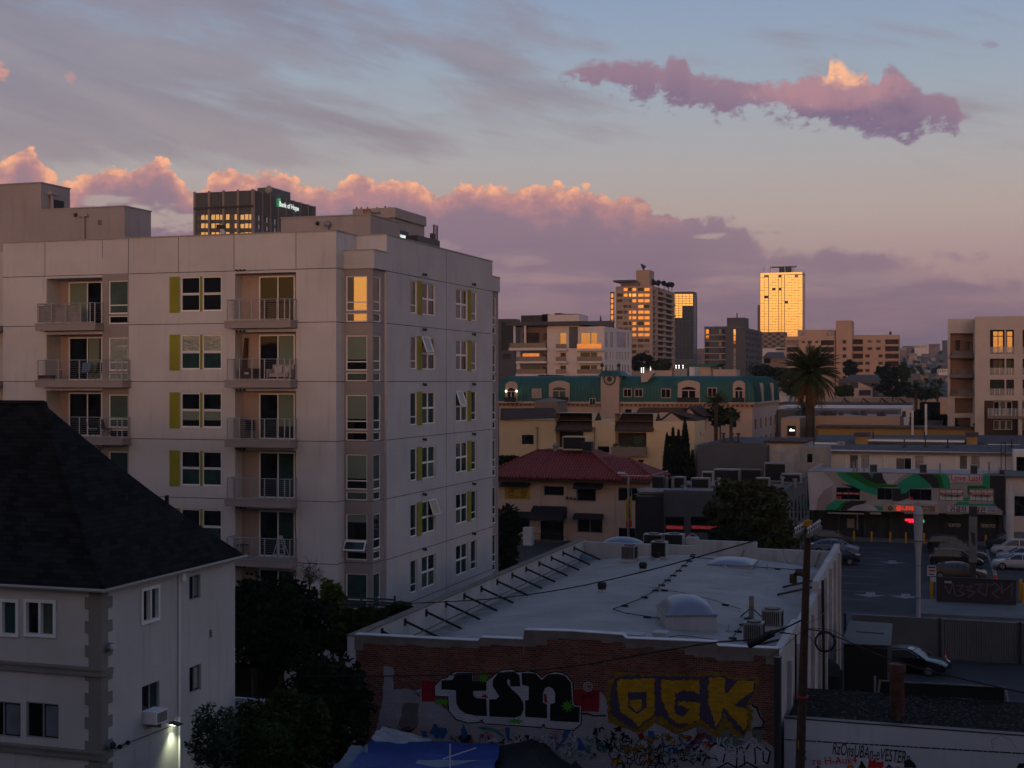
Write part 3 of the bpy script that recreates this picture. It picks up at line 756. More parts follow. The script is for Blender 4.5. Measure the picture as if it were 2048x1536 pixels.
wn = nt.nodes.new('ShaderNodeTexWhiteNoise'); wn.noise_dimensions = '2D'; nt.links.new(vec(nt, hh._m('FLOOR'), rowi, 0), wn.inputs['Vector'])
fr_ = (zz*7.5)._m('FRACT')
cc = mixc(nt, V(nt, wn.outputs[0]), (0.006,0.006,0.0065), (0.018,0.0175,0.018)); cc = mixc(nt, smooth(fr_, .0, .22, 0.75, 0.0), cc, (0.002,0.002,0.002)); nt.links.new(cc, b.inputs['Base Color'])
ro = rf.build('roof', m_, hs_)
m = MB(); m.tube([(ax_,ym,az_+.04),(ax_+(xr-ax_)*.5,ym+(ya-ym)*.5,rp(.5,0)+.05),(xr-.05,ya+.05,HZ+.0)], .09, 5); m.tube([(-46,ym,az_+.03),(ax_,ym,az_+.03)], .09, 5); m.build('ridge_cap', m_, ro)
for (p, q, hgt) in ((322,975,.35),(250,990,.2)):
    m = MB()
    # small vents on the right slope
    t = .62 if p > 300 else .55
    yv = ym+(yb2-ym)*(.9*t if p > 300 else .1)
    xv = ax_+(xr-ax_)*t; zv = rp(t,0); m.cyl(xv, yv, zv-.2, zv+hgt, .07, n=8); m.build('roof_vent', M['rubber'], ro)
m = MB(); a = (-46,ya-.05,HZ-.12); m.tube([(-46,ya-.05,HZ-.09),(xr+.05,ya-.05,HZ-.09),(xr+.05,yb2+.05,HZ-.09)], .055, 6); m.build('gutter', mat('gutter_paint', (0.33,0.29,0.26), .6, var=0), ro)
m = MB(); yd = YX(356, HX); m.cyl(HX+.05, yd, 0, HZ-.1, .035, n=6); m.box(HX, HX+.14, yd+.05, yd+.25, HZ-.42, HZ-.12); m.build('downpipe', M['frame_white'], hs_)
m = MB(); yv = YX(421, HX)
for q in range(4):
    z = onX(421, 1261+q*4, HX)[1]; m.box(HX, HX+.03, yv-.07, yv+.07, z-.015, z+.015)
m.build('vent', M['frame_dark'], hs_)
for py in (1295, 1491):
    yv = YX(209, HX); z = onX(209, py, HX)[1]; m = MB(); m.tube([(HX,yv+.1,z),(HX+.18,yv+.1,z)], .13, 12); m.build('electric_meter', M['metal_gray'], hs_)
    m = MB(); m.tube([(HX+.18,yv+.1,z),(HX+.26,yv+.1,z)], .10, 12, .08); m.build('vent', M['metal_white' if py < 1400 else 'metal_dark'], hs_)
# conduit, cameras
m = MB(); pts = [(HX+.03, YX(p, HX), onX(p, q, HX)[1]) for p, q in ((207,1506),(250,1487),(300,1468),(343,1451))]; m.tube(pts, .012, 4)
for p, q in ((234,1493),(250,1485)):
    y = YX(p,HX); z = onX(p,q,HX)[1]; m.ball(HX+.1, y, z, .07)
m.build('wire', M['rubber'], hs_)
# window air conditioner
t = thing('air_conditioner', 'white window air conditioner sticking out of the lower side window of the pale house', 'air conditioner', (HX, YX(300,HX), onX(300,1445,HX)[1]))
m = MB(); m.box(-.1,.42,-.33,.33,.03,.40); L(m,'body',M['frame_white'],t)
m = MB()
for q in range(7): m.box(.42,.43,-.27,.27,.07+q*.042,.095+q*.042)
L(m,'grille',M['frame_dark'],t)
m = MB(); m.box(0,.38,-.02,.02,-.12,.03); L(m,'bracket',M['metal_gray'],t)
# lit wall lamp
yl = YX(342, HX); zl = onX(342, 1449, HX)[1]
t = thing('wall_lamp', 'lit black solar wall lamp throwing white light down the pale house side wall', 'lamp', (HX, yl, zl))
m = MB(); m.add([(.0,-.14,.05),(.0,.14,.05),(.34,.14,.0),(.34,-.14,.0),(.0,-.14,.09),(.0,.14,.09),(.34,.14,.03),(.34,-.14,.03)],[(0,1,2,3),(7,6,5,4),(0,4,5,1),(2,6,7,3),(1,5,6,2),(0,3,7,4)]); L(m,'housing',M['frame_dark'],t)
m = MB(); m.box(.04,.26,-.1,.1,.0,.012); L(m,'light_panel',mat('lamp_led',(1,1,1),.5,var=0,emit=((0.86,1.0,0.72),9.0)),t)
lp = bpy.data.lights.new('wall_lamp_light','SPOT'); lo = bpy.data.objects.new('wall_lamp_light', lp); scene.collection.objects.link(lo)
lo.parent = t; lo.location = (.16,0,-.02); lp.energy = 120; lp.color = (0.88,1.0,0.70); lp.spot_size = radians(105); lp.spot_blend = .9; lp.shadow_soft_size = .06
lo.rotation_euler = (0, radians(-14), 0)

# ================================================================ ground
def structure(o): o['kind'] = 'structure'; return o
mat('asphalt', (0.030,0.032,0.036), .9, var=.25, vs=.25, bump=.2, bs=6, detail=8)
mat('pavement', (0.13,0.13,0.13), .9, var=.15, vs=.5)
mat('earth', (0.030,0.028,0.025), .95, var=.3, vs=.02)
g = MB(); R_ = 5000; g.quad((-R_,-R_,-.02),(R_,-R_,-.02),(R_,R_,-.02),(-R_,R_,-.02)); structure(g.build('ground', M['earth']))
g = MB(); g.quad((-30,20,0),(60,20,0),(60,152,0),(-30,152,0)); structure(g.build('parking_lot', M['asphalt']))

# ================================================================ brick warehouse
YW = 48.5; WX0, WX1 = -22.4, -6.0; YWB = 82.6; WXB = -6.6
def Z6(x, y): return (690+x/4.096, 1240+y/4.096)
def Z7(x, y): return (1140+x/4.096, 1240+y/4.096)
def brickmat(key, c1, c2, mort, rough=.9, ax='X', paint=0.0, pcol=(0.3,0.3,0.3)):
    m = bpy.data.materials.new(key); m.use_nodes = True; nt = m.node_tree; b = nt.nodes['Principled BSDF']
    b.inputs['Roughness'].default_value = rough; b.inputs['Specular IOR Level'].default_value = .2
    g = nt.nodes.new('ShaderNodeNewGeometry'); sp = nt.nodes.new('ShaderNodeSeparateXYZ'); nt.links.new(g.outputs['Position'], sp.inputs[0])
    u = V(nt, sp.outputs[0 if ax == 'X' else 1]); z = V(nt, sp.outputs[2]); vv = vec(nt, u, z, 0)
    t = nt.nodes.new('ShaderNodeTexBrick'); nt.links.new(vv, t.inputs['Vector']); t.inputs['Scale'].default_value = 1.0
    t.inputs['Brick Width'].default_value = .21; t.inputs['Row Height'].default_value = .078; t.inputs['Mortar Size'].default_value = .009
    t.inputs['Color1'].default_value = (*c1,1); t.inputs['Color2'].default_value = (*c2,1); t.inputs['Mortar'].default_value = (*mort,1); t.inputs['Bias'].default_value = -.1
    n = noise(nt, vv, .9, 6, .65); c = mixc(nt, smooth(n,.35,.75)*.55, t.outputs[0], tuple(v*.45 for v in c1))
    if paint:
        n2 = noise(nt, vv, 1.3, 7, .7); c = mixc(nt, smooth(n2,.30,.62)*paint, c, pcol)
    nt.links.new(c, b.inputs['Base Color'])
    bu = nt.nodes.new('ShaderNodeBump'); bu.inputs['Strength'].default_value = .5; bu.inputs['Distance'].default_value = .01; bu.invert = True
    nt.links.new(t.outputs['Fac'], bu.inputs['Height']); nt.links.new(bu.outputs[0], b.inputs['Normal'])
    M[key] = m; return m
brickmat('brick_red', (0.095,0.029,0.020), (0.21,0.070,0.040), (0.20,0.14,0.11))
def paintmat(key, col, var=.15): return brickmat(key, col, tuple(v*(1-var) for v in col), tuple(v*.55 for v in col), .8)
mat('roof_white', (0.235,0.24,0.25), .8, var=.10, vs=.25, bump=.1, bs=4, streak=.0, detail=8)
mat('cement', (0.155,0.135,0.115), .9, var=.2, vs=1.5)
wh = thing('brick_warehouse', 'low brick warehouse with pale vaulted roof and painted graffiti on its end wall', 'warehouse', (-14, 65, 0))
def w3(px, py, off=0.0):
    x, z = onY(px, py, YW-off); return (x, YW-off, z)
prof = [(709.5,1272),(956,1285),(961,1278),(1046.5,1281.5),(1049,1263),(1140,1265.6),(1245,1273),(1252,1280),(1430,1287.6),(1437,1295),(1556,1301)]
m = MB(); pts = [w3(*p) for p in prof]
for a, b in zip(pts, pts[1:]):
    m.prism([(a[0],YW,0),(b[0],YW,0),b,a], (0,.33,0))
m.build('brick_wall', M['brick_red'], wh)
# side walls and rear wall
roofside = 5.75
def wxr(y): return WX1+(WXB-WX1)*(y-YW)/(YWB-YW)
m = MB(); xl = onY(695,1264,YW)[0]; zl = 7.15
m.prism([(xl,YW-.02,0),(WX0+.32,YW-.02,0),(WX0+.32,YW-.02,zl),(xl,YW-.02,zl)], (0,YWB-YW+.3,0))
m.build('side_wall', mat('wall_whitewash', (0.36,0.37,0.385), .8, var=.12, vs=.8, streak=.5, dirt=(0.13,0.12,0.11)), wh)
m = MB(); steps = [(YW+.4,7.55),(57.0,7.45),(57.0,7.62),(63,7.5),(63,7.85),(72,7.6),(72,7.95),(YWB,7.6)]
segs = [((YW+.34),56.5,7.35),(56.5,66.5,7.0),(66.5,YWB-.3,7.5)]
for y0,y1,z in segs:
    m.prism([(wxr(y0)-.3,y0,0),(wxr(y0),y0,0),(wxr(y0),y0,z),(wxr(y0)-.3,y0,z)], (wxr(y1)-wxr(y0),y1-y0,0))
m.build('side_wall', mat('wall_white_grimy', (0.42,0.39,0.375), .85, var=.12, vs=.8, streak=.6, dirt=(0.16,0.13,0.11)), wh)
m = MB()
for y in (52,55.5,59,62.5,66.4,70,73.5,77,80.5):
    x = wxr(y); m.box(x+.002, x+.16, y-.22, y+.22, 0, 6.6 if y < 66 else 7.2)
m.build('pilaster', M['wall_white_grimy'], wh)
m = MB()
for x0,x1,z in ((WX0+.32,XY(1395,YWB),7.05),(XY(1395,YWB),XY(1515,YWB),7.40),(XY(1515,YWB),wxr(YWB),7.02)):
    m.box(x0,x1,YWB-.3+(.003 if z > 7.2 else 0),YWB,0,z)
m.build('rear_wall', M['wall_whitewash'], wh)
# cement copings
random.seed(5)
m = MB()
for a, b in zip(pts, pts[1:]):
    n = max(1, int((b[0]-a[0])/.35)); 
    for i in range(n):
        t0, t1 = i/n, (i+1)/n
        xa, xb = a[0]+(b[0]-a[0])*t0, a[0]+(b[0]-a[0])*t1; za, zb = a[2]+(b[2]-a[2])*t0, a[2]+(b[2]-a[2])*t1
        d = .19+.10*random.random() + (.28 if -15.5 < xa < -14.6 or xa < WX0+.5 or xa > WX1-.8 else 0) + (.22 if -9.6 < xa < -7.2 else 0)
        m.prism([(xa,YW-.03,za-d),(xb,YW-.03,zb-d),(xb,YW-.03,zb),(xa,YW-.03,za)], (0,.03,0))
for a, b in zip(pts, pts[1:]): m.prism([(a[0],YW-.04,a[2]),(b[0],YW-.04,b[2]),(b[0],YW-.04,b[2]+.05),(a[0],YW-.04,a[2]+.05)], (0,.42,0))
m.build('coping', M['cement'], wh)
m = MB()
for a, b in zip(pts, pts[1:]): m.prism([(a[0],YW-.01,a[2]+.052),(b[0],YW-.01,b[2]+.052),(b[0],YW-.01,b[2]+.075),(a[0],YW-.01,a[2]+.075)], (0,.38,0))
m.build('flashing', M['metal_white'], wh)
m = MB(); m.box(xl-.02, WX0+.36, YW-.03, YWB, zl+.0, zl+.06); m.build('coping', M['wood_gray'], wh)
# vaulted roof
def rz(x, y):
    t = (x-WX0)/(WX1-WX0); k = sin(pi*min(1,max(0,t)))
    e = min(1.0, max(0.0,(y-YW-.3)/3.2)); e2 = min(1.0, max(0.0,(YWB-y)/3.0))
    e = e*e*(3-2*e); e2 = e2*e2*(3-2*e2)
    return 5.85 + .95*k**.8*(.55+.45*e)*(.6+.4*e2)
def RP(px, py, dz=0.0):
    z = 6.4
    for _ in range(25): x, y = onZ(px, py, z+dz); z = z*.5+rz(x, y)*.5
    return x, y, z
m = MB(); NX, NY = 30, 44; vs = []
for j in range(NY+1):
    y = YW+.3+(YWB-YW-.5)*j/NY
    for i in range(NX+1):
        x = WX0+.3+(wxr(y)-.28-WX0-.3)*i/NX; vs.append((x,y,rz(x,y)))
m.add(vs, [(j*(NX+1)+i,j*(NX+1)+i+1,(j+1)*(NX+1)+i+1,(j+1)*(NX+1)+i) for j in range(NY) for i in range(NX)])
# roof membrane: seams and stains
rm = mat('roof_membrane', (0.22,0.225,0.235), .75, var=0); nt = rm.node_tree; b = nt.nodes['Principled BSDF']
gpos = nt.nodes.new('ShaderNodeNewGeometry').outputs['Position']; sp = nt.nodes.new('ShaderNodeSeparateXYZ'); nt.links.new(gpos, sp.inputs[0])
n1 = noise(nt, gpos, .35, 8, .65, .4); n2 = noise(nt, vec(nt, V(nt,sp.outputs[0])*.25, V(nt,sp.outputs[1])*1.4, 0), 1.2, 6, .7)
c = mixc(nt, smooth(n1,.3,.7), (0.245,0.235,0.22), (0.345,0.325,0.305)); c = mixc(nt, smooth(n2,.52,.72)*.65, c, (0.13,0.125,0.12)); n4 = noise(nt, gpos, 1.6, 7, .7); c = mixc(nt, smooth(n4,.60,.66)*.35, c, (0.42,0.40,0.38))
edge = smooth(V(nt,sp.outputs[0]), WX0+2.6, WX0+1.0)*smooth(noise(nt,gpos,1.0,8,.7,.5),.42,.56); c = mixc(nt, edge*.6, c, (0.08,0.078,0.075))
seam = ((V(nt,sp.outputs[1])*1.03+V(nt,sp.outputs[0])*.02)._m('FRACT')-.5)._m('ABSOLUTE'); c = mixc(nt, smooth(seam,.012,.0)*.35, c, (0.12,0.12,0.125))
nt.links.new(c, b.inputs['Base Color'])
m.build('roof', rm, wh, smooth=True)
# parapet braces
for i in range(13):
    y = 51.0+i*2.42; m = MB(); m.tube([(WX0+.3,y,6.95),(WX0+1.95,y+.05,rz(WX0+1.95,y)+.02)], .055, 5); m.box(WX0+.30,WX0+.36,y-.10,y+.10,6.75,7.05); m.build('brace', M['rubber'], wh)
m = MB(); m.tube([(WX0+1.2,49.3,6.60),(WX0+1.25,77,6.60)], .03, 5); m.build('pipe', M['metal_dark'], wh)
for i in range(5):
    y = 52+i*2.6+(i > 2)*9; m = MB(); m.tube([(wxr(y)-.35,y,6.9),(wxr(y)-2.2,y+.1,rz(wxr(y)-2.2,y)+.03)], .055, 5); m.build('brace', M['wood_dark'], wh)
# seams of conduit on the roof
def conduit(pp, r=.022, blocks=True):
    P = [RP(*p) for p in pp]; m = MB(); m.tube([(x,y,z+.09) for x,y,z in P], r, 5)
    for i in range(len(P)-1):
        L_ = math.dist(P[i], P[i+1]); n = int(L_/1.6)
        for k in range(n):
            t = (k+.5)/n; x = P[i][0]+(P[i+1][0]-P[i][0])*t; y = P[i][1]+(P[i+1][1]-P[i][1])*t; z = rz(x,y); m.box(x-.16,x+.16,y-.05,y+.05,z,z+.08)
    m.build('conduit', M['rubber'], wh)
conduit([(1384,1119),(1352,1148),(1305,1188),(1272,1205),(1226,1222),(1250,1230),(1340,1244)])
conduit([(1386,1118),(1420,1120),(1510,1137),(1600,1143)]); conduit([(1298,1178),(1360,1188),(1420,1202),(1482,1222)], .012)
conduit([(1460,1286),(1500,1233)]); conduit([(1310,1281),(1365,1275),(1430,1284)], .015); conduit([(1384,1118),(1388,1108),(1420,1104)], .02)
# skylights
glass('skylight_film', (0.13,0.15,0.18), (0.75,0.82,0.95), mir=.10, rough=.38)
def skylight(px, py, sx, sy, hc, hd, lab, rot=0.0, mt='skylight_film'):
    x, y, z = RP(px, py); t = thing('skylight', lab, 'skylight', (x,y,z), 'roof skylights', rot)
    m = MB(); m.box(-sx,sx,-sy,sy,-.4,hc); L(m,'curb',M['wall_whitewash'],t)
    m = MB(); m.box(-sx-.05,sx+.05,-sy-.05,sy+.05,hc,hc+.06); L(m,'frame',M['metal_gray'],t)
    m = MB(); vs = []; N = 10
    for j in range(N+1):
        for i in range(N+1):
            u = -1+2*i/N; v = -1+2*j/N; vs.append((sx*u, sy*v, hc+.06+hd*((1-u*u)*(1-v*v))**.5*1.0))
    m.add(vs,[(j*(N+1)+i,j*(N+1)+i+1,(j+1)*(N+1)+i+1,(j+1)*(N+1)+i) for j in range(N) for i in range(N)])
    o = L(m,'dome',M[mt],t)
    for p in o.data.polygons: p.use_smooth = True
    return t
skylight(1372,1247,1.05,1.45,.55,.62,'large domed skylight with white curb nearest the brick wall',.35)
skylight(1246,1107,1.35,.9,.45,.55,'big domed skylight behind the louvred cooling unit at the far end of the vaulted roof')
skylight(1466,1128,1.2,1.3,.06,.26,'flat wide skylight on the far right of the vaulted roof')
skylight(1167,1121,.75,.8,.12,.30,'small teal domed skylight beside the far parapet braces',0.0,'glass_teal2') if mat('glass_teal2',(0.09,0.15,0.16),.3,var=0) else 0
# turbine vents
for (px, py, lab) in ((1204,1184,'dark mushroom roof vent in the middle of the open left half of the vaulted roof'),(1286,1142,'dark mushroom roof vent in front of the louvred cooling unit'),(1313,1120,'dark mushroom roof vent in front of the black-faced cooling unit')):
    x, y, z = RP(px, py); t = thing('roof_vent', lab, 'vent', (x,y,z), 'mushroom roof vents')
    m = MB(); m.cyl(0,0,-.1,.14,.22,n=12); L(m,'base',M['wall_whitewash'],t)
    m = MB(); m.tube([(0,0,.14),(0,0,.20),(0,0,.38),(0,0,.46)], .2, 12); m.ball(0,0,.33,.24,.24,.15,12,6); L(m,'cap',M['rubber'],t)
# cooling units
def cooler(px, py, w, d, h, lab, front='louver', mt='metal_gray', base=.12, rz_=0.0, loc=None):
    x, y, z = loc or RP(px, py); t = thing('cooling_unit', lab, 'cooling unit', (x,y,z), 'rooftop cooling units', rz_)
    m = MB(); m.box(-w/2-.06,w/2+.06,-d/2-.06,d/2+.06,-.15,base); L(m,'base',M['wall_whitewash'],t)
    m = MB(); m.box(-w/2,w/2,-d/2,d/2,base,base+h); L(m,'cabinet',M[mt],t)
    m = MB()
    if front == 'louver':
        n = 9
        for i in range(n): m.box(-w/2+.06+(w-.12)*i/n, -w/2+.06+(w-.12)*(i+.55)/n, -d/2-.012,-d/2, base+.08, base+h-.08)
        L(m,'grille',M['rubber'],t); m = MB()
        for i in range(8): m.box(w/2,w/2+.012,-d/2+.06+(d-.12)*i/8,-d/2+.06+(d-.12)*(i+.55)/8,base+.08,base+h-.08)
        L(m,'grille',M['rubber'],t)
    else:
        m.box(-w/2+.05,w/2-.05,-d/2-.012,-d/2,base+.05,base+h-.05); L(m,'coil',M['rubber'],t)
    m = MB(); m.cyl(0,0,base+h,base+h+.06,min(w,d)*.42,n=14); L(m,'fan_ring',M['metal_dark'],t)
    return t
cooler(1259,1122,.78,.85,.80,'grey louvred cooling unit left of the black-faced ones')
cooler(1319,1117,.90,.7,.88,'black-faced cooling unit with a pale frame standing in front of the two rear units','coil','frame_gray')
cooler(1308,1103,1.2,.8,1.0,'rear left one of the two wide black-faced cooling units at the far roof edge','coil','frame_gray')
cooler(1349,1103,1.2,.8,1.0,'rear right one of the two wide black-faced cooling units at the far roof edge','coil','frame_gray')
cooler(1508,1290,.78,.7,.82,'grey louvred cooling unit by the right end of the brick parapet')
cooler(1545,1258,.85,.8,.75,'tan louvred cooling unit partly behind the wooden pole cables','louver','concrete')
x,y,z = RP(1385,1105); m = MB(); m.box(x-.36,x+.36,y-.3,y+.3,z,z+.95); m.tube([(x-.3,y,z+1.0),(x,y,z+1.2),(x+.3,y,z+1.0)], .03, 5)
o = m.build('duct_box', M['wall_whitewash']); tag(o,'plain white box duct right of the wide rear cooling units','duct'); 
for (px,py) in ((1341,1106),(1374,1106)):
    x,y,z = RP(px,py); m = MB(); m.cyl(x,y,z,z+.55,.11); tag(m.build('vent_stack', M['terracotta']), 'short rusty vent stack %s' % ('between the two front cooling units and the roof conduit' if px < 1350 else 'at the foot of the white box duct'), 'vent')
x,y,z = RP(1503,1237); t = thing('roof_post', 'upright grey timber post bolted to the roof right of the large skylight', 'post', (x,y,z))
m = MB(); m.box(-.1,.1,-.09,.09,-.1,1.0); L(m,'post',M['wood_gray'],t)
for s in (-1,1): m = MB(); m.tube([(s*.05,0,.45),(s*.55,.1*s,0)], .03, 5); L(m,'brace',M['metal_dark'],t)
x,y,z = RP(1594,1168); m = MB(); m.tube([(x-.2,y,z),(x-.2,y,z+.45),(x-.02,y,z+.62),(x+.25,y,z+.62),(x+.45,y,z+.5)], .2, 10); tag(m.build('elbow_duct', M['wood_dark']), 'brown curved duct elbow at the right roof edge', 'duct')
for px,py,w_,h_,lab in ((1321,1280,.5,.2,'small white box on the roof just behind the brick parapet right of centre'),(1262,1279,1.0,.12,'long low grey curb behind the raised part of the brick parapet')):
    x,y,z = RP(px,py); m = MB(); m.box(x-w_/2,x+w_/2,y-.3,y+.3,z-.1,z+h_+.1); m.box(x-w_/2-.04,x+w_/2+.04,y-.34,y+.34,z+h_+.1,z+h_+.14); tag(m.build('roof_hatch', M['wall_whitewash']), lab, 'hatch')
for px,py in ((1450,1136),(1500,1146),(1458,1262),(1535,1138)):
    x,y,z = RP(px,py); m = MB(); m.cyl(x,y,z-.05,z+.28,.05); m.cyl(x,y,z,z+.06,.14); m.build('vent_pipe', M['wall_whitewash'], wh)
for px,py in ((1158,1110),(1488,1098),(1640,1110)):
    x,y,z = onY(px,py,YWB-.35)[0], YWB-.35, 6.9; m = MB(); m.tube([(x,y,z),(x-.3,y-1.0,5.95)], .05, 5); m.build('brace', M['wood_gray'], wh)
m = MB(); pp = [(wxr(y)+.08,y,z) for y,z in ((58,6.8),(58,3),(58,.5))]; m.tube(pp,.05,6); m.build('pipe', M['rubber'], wh)
m = MB(); m.tube([(wxr(66)+.2,66.2,7.6),(wxr(66)+.25,66.2,4),(wxr(66)+.25,66.2,.3)],.07,6); m.build('pipe', M['rubber'], wh); m = MB(); m.tube([(wxr(52)-.3,52,7.6),(wxr(52)+.25,52.3,7.5),(wxr(52)+.25,52.3,1)],.04,6); m.build('pipe', M['rubber'], wh)

# ---------------------------------------------------------------- graffiti, flat paint on the brick
def poff(P, d):
    n = len(P); A_ = sum(P[i][0]*P[(i+1)%n][1]-P[(i+1)%n][0]*P[i][1] for i in range(n)); s = 1 if A_ > 0 else -1; R = []
    for i in range(n):
        a, b, c = P[i-1], P[i], P[(i+1)%n]
        n1 = (b[1]-a[1], a[0]-b[0]); n2 = (c[1]-b[1], b[0]-c[0])
        l1 = math.hypot(*n1) or 1; l2 = math.hypot(*n2) or 1
        v = (n1[0]/l1+n2[0]/l2, n1[1]/l1+n2[1]/l2); l = math.hypot(*v)
        if l < .5: v = (n1[0]/l1, n1[1]/l1); l = 1
        R.append((b[0]+v[0]/l*d*s, b[1]+v[1]/l*d*s))
    return R
def ragged(P, amp, step):
    R = []
    n = len(P)
    for i in range(n):
        a, b = P[i], P[(i+1)%n]; k = max(1, int(math.hypot(b[0]-a[0], b[1]-a[1])/step))
        for j in range(k):
            t = j/k; R.append((a[0]+(b[0]-a[0])*t+random.uniform(-amp,amp), a[1]+(b[1]-a[1])*t+random.uniform(-amp,amp)))
    return R
from mathutils.geometry import tessellate_polygon
def flat(P, conv, off, name, mt, root, wm=w3):
    """filled polygon on the wall; P in zoom coords"""
    W = [wm(*conv(*p), off) for p in P]
    tris = tessellate_polygon([[Vector((w[0], w[2], 0)) for w in W]])
    m = MB(); m.add(W, tris); return m.build(name, mt, root)
def stroke(m, P, conv, off, wd, wm=w3):
    W = [wm(*conv(*p), off) for p in P]
    for i in range(len(W)-1):
        a, b = W[i], W[i+1]; d = (b[0]-a[0], b[2]-a[2]); l = math.hypot(*d) or 1; nx, nz = -d[1]/l*wd/2, d[0]/l*wd/2; ex, ez = d[0]/l*wd*.3, d[1]/l*wd*.3
        m.quad((a[0]+nx-ex,a[1],a[2]+nz-ez),(b[0]+nx+ex,b[1],b[2]+nz+ez),(b[0]-nx+ex,b[1],b[2]-nz+ez),(a[0]-nx-ex,a[1],a[2]-nz-ez))
paintmat('paint_white', (0.46,0.46,0.49)); paintmat('paint_gray', (0.15,0.13,0.13)); paintmat('paint_black', (0.008,0.008,0.009)); paintmat('paint_red', (0.26,0.010,0.022))
paintmat('paint_green', (0.07,0.30,0.02)); paintmat('paint_purple', (0.065,0.05,0.085)); paintmat('paint_yellow', (0.50,0.27,0.012), .4); paintmat('paint_gold', (0.27,0.15,0.008), .4)
paintmat('paint_blue', (0.02,0.09,0.26)); paintmat('paint_pink', (0.36,0.22,0.24)); paintmat('paint_teal', (0.04,0.20,0.18)); paintmat('paint_sage', (0.13,0.17,0.13))
brickmat('paint_whitewash', (0.36,0.365,0.40), (0.30,0.31,0.34), (0.16,0.15,0.15), paint=.7, pcol=(0.23,0.205,0.21))
tagw = thing('mural_lettering', 'painted graffiti lettering tsn and OGK over whitewash on the brick end wall', 'graffiti', (-14, YW, 0))
i7 = lambda x, y: (x+450*4.096, y)   # zoom-7 coords in zoom-6 frame
WW = [(150,1400),(250,900),(300,690),(320,385),(395,385),(400,565),(560,575),(628,560),(700,640),(850,740),(980,840),(1300,850),(1600,880),(1940,850)] + [i7(*p) for p in [(90,760),(110,640),(250,600),(300,640),(320,840),(480,900),(550,930),(700,840),(880,940),(1060,860),(1200,960),(1330,950),(1480,690),(1540,720),(1590,850),(1560,890),(1490,890),(1500,960),(1600,990),(1690,1050),(1690,1400)]]
flat(ragged(WW, 7, 40), Z6, .004, 'whitewash', M['paint_whitewash'], tagw)
for P_, mt in (([(440,870),(480,680),(600,680),(600,870),(520,930)],'paint_gray'),([(1700,900),(1800,880),(1820,980),(1700,960)],'paint_pink'),([(450,930),(600,870),(720,900),(700,960)],'paint_pink'),([(1240,890),(1310,890),(1310,925),(1250,920)],'paint_pink'),([i7(1040,870),i7(1240,900),i7(1240,1010),i7(1040,1010)],'paint_gray')):
    flat(ragged(P_,5,40), Z6, .008, 'patch', M[mt], tagw)
flat(ragged([(630,500),(745,505),(740,668),(630,668)],3,50), Z6, .010, 'red_panel', M['paint_red'], tagw)
flat(ragged([(35,570),(240,572),(238,752),(90,752),(60,690),(35,690)],3,50), Z7, .010, 'red_panel', M['paint_red'], tagw)
OUT = [(735,545),(790,485),(840,478),(850,460),(905,425),(1048,428),(1050,495),(1165,500),(1215,462),(1250,430),(1300,410),(1370,410),(1430,430),(1500,422),(1570,437),(1612,478),(1655,445),(1720,430),(1775,436),(1825,462),(1862,515),(1870,680),(1885,700),(1934,705),(1930,850),(1870,900),(1645,882),(1630,845),(1600,875),(1140,845),(1125,812),(1090,835),(1000,838),(910,810),(855,745),(845,625),(740,620)]
flat(poff(OUT, 10), Z6, .014, 'outline', M['paint_black'], tagw)
flat(OUT, Z6, .018, 'letter_border', M['paint_white'], tagw)
for nm, P_ in (('letter_t',[(910,432),(1043,432),(1045,497),(1160,502),(1158,580),(1050,580),(1052,620),(1075,640),(1158,645),(1164,788),(1060,782),(985,765),(935,730),(912,680),(908,575),(790,568),(790,494),(880,490)]),
    ('letter_s',[(1208,540),(1214,490),(1245,445),(1310,422),(1380,422),(1428,450),(1438,545),(1352,545),(1352,500),(1338,482),(1328,495),(1330,520),(1360,560),(1430,625),(1462,680),(1464,735),(1440,785),(1390,800),(1182,790),(1180,650),(1240,648),(1262,625),(1240,590)]),
    ('letter_n',[(1445,432),(1560,437),(1612,492),(1660,447),(1740,440),(1800,455),(1852,512),(1862,690),(1878,708),(1924,712),(1920,838),(1680,825),(1680,690),(1720,678),(1722,600),(1700,560),(1670,546),(1640,558),(1622,600),(1622,678),(1655,690),(1655,805),(1475,795),(1475,660),(1505,655),(1505,545),(1450,530)])):
    flat(P_, Z6, .022, nm, M['paint_black'], tagw)
for P_ in ([(1110,630),(1150,605),(1175,640)],[(1630,600),(1650,610),(1658,680),(1632,675)]): flat(P_, Z6, .023, 'red_fill', M['paint_red'], tagw)
random.seed(11)
for (cx_,cy_,rx_,ry_) in ((1135,470,50,50),(795,672,75,34),(1395,828,85,30),(1825,705,60,56)):
    P_ = []
    for i in range(18):
        a = 2*pi*i/18; k = 1.0 if i%2 else random.uniform(.35,.6); P_.append((cx_+rx_*k*cos(a), cy_+ry_*k*sin(a)))
    flat(P_, Z6, .026, 'splash', M['paint_green'], tagw)
GO = [(340,470),(385,432),(690,450),(1100,438),(1300,430),(1340,470),(1545,460),(1535,580),(1470,680),(1500,760),(1480,900),(1400,975),(1330,940),(1290,880),(1200,960),(1130,900),(1060,845),(880,935),(800,890),(700,815),(640,900),(550,930),(480,900),(320,840),(300,620),(320,500)]
GP = [(360,490),(400,458),(690,455),(1060,465),(1100,458),(1290,460),(1320,490),(1520,490),(1515,590),(1455,670),(1455,760),(1465,870),(1420,940),(1350,890),(1300,830),(1262,760),(1200,915),(1120,850),(1060,815),(900,890),(810,845),(760,790),(700,790),(560,895),(480,870),(400,820),(330,760),(330,560)]
flat(ragged(GO,13,16), Z7, .012, 'outline', M['paint_gold'], tagw); flat(ragged(GP,10,16), Z7, .016, 'letter_shadow', M['paint_purple'], tagw)
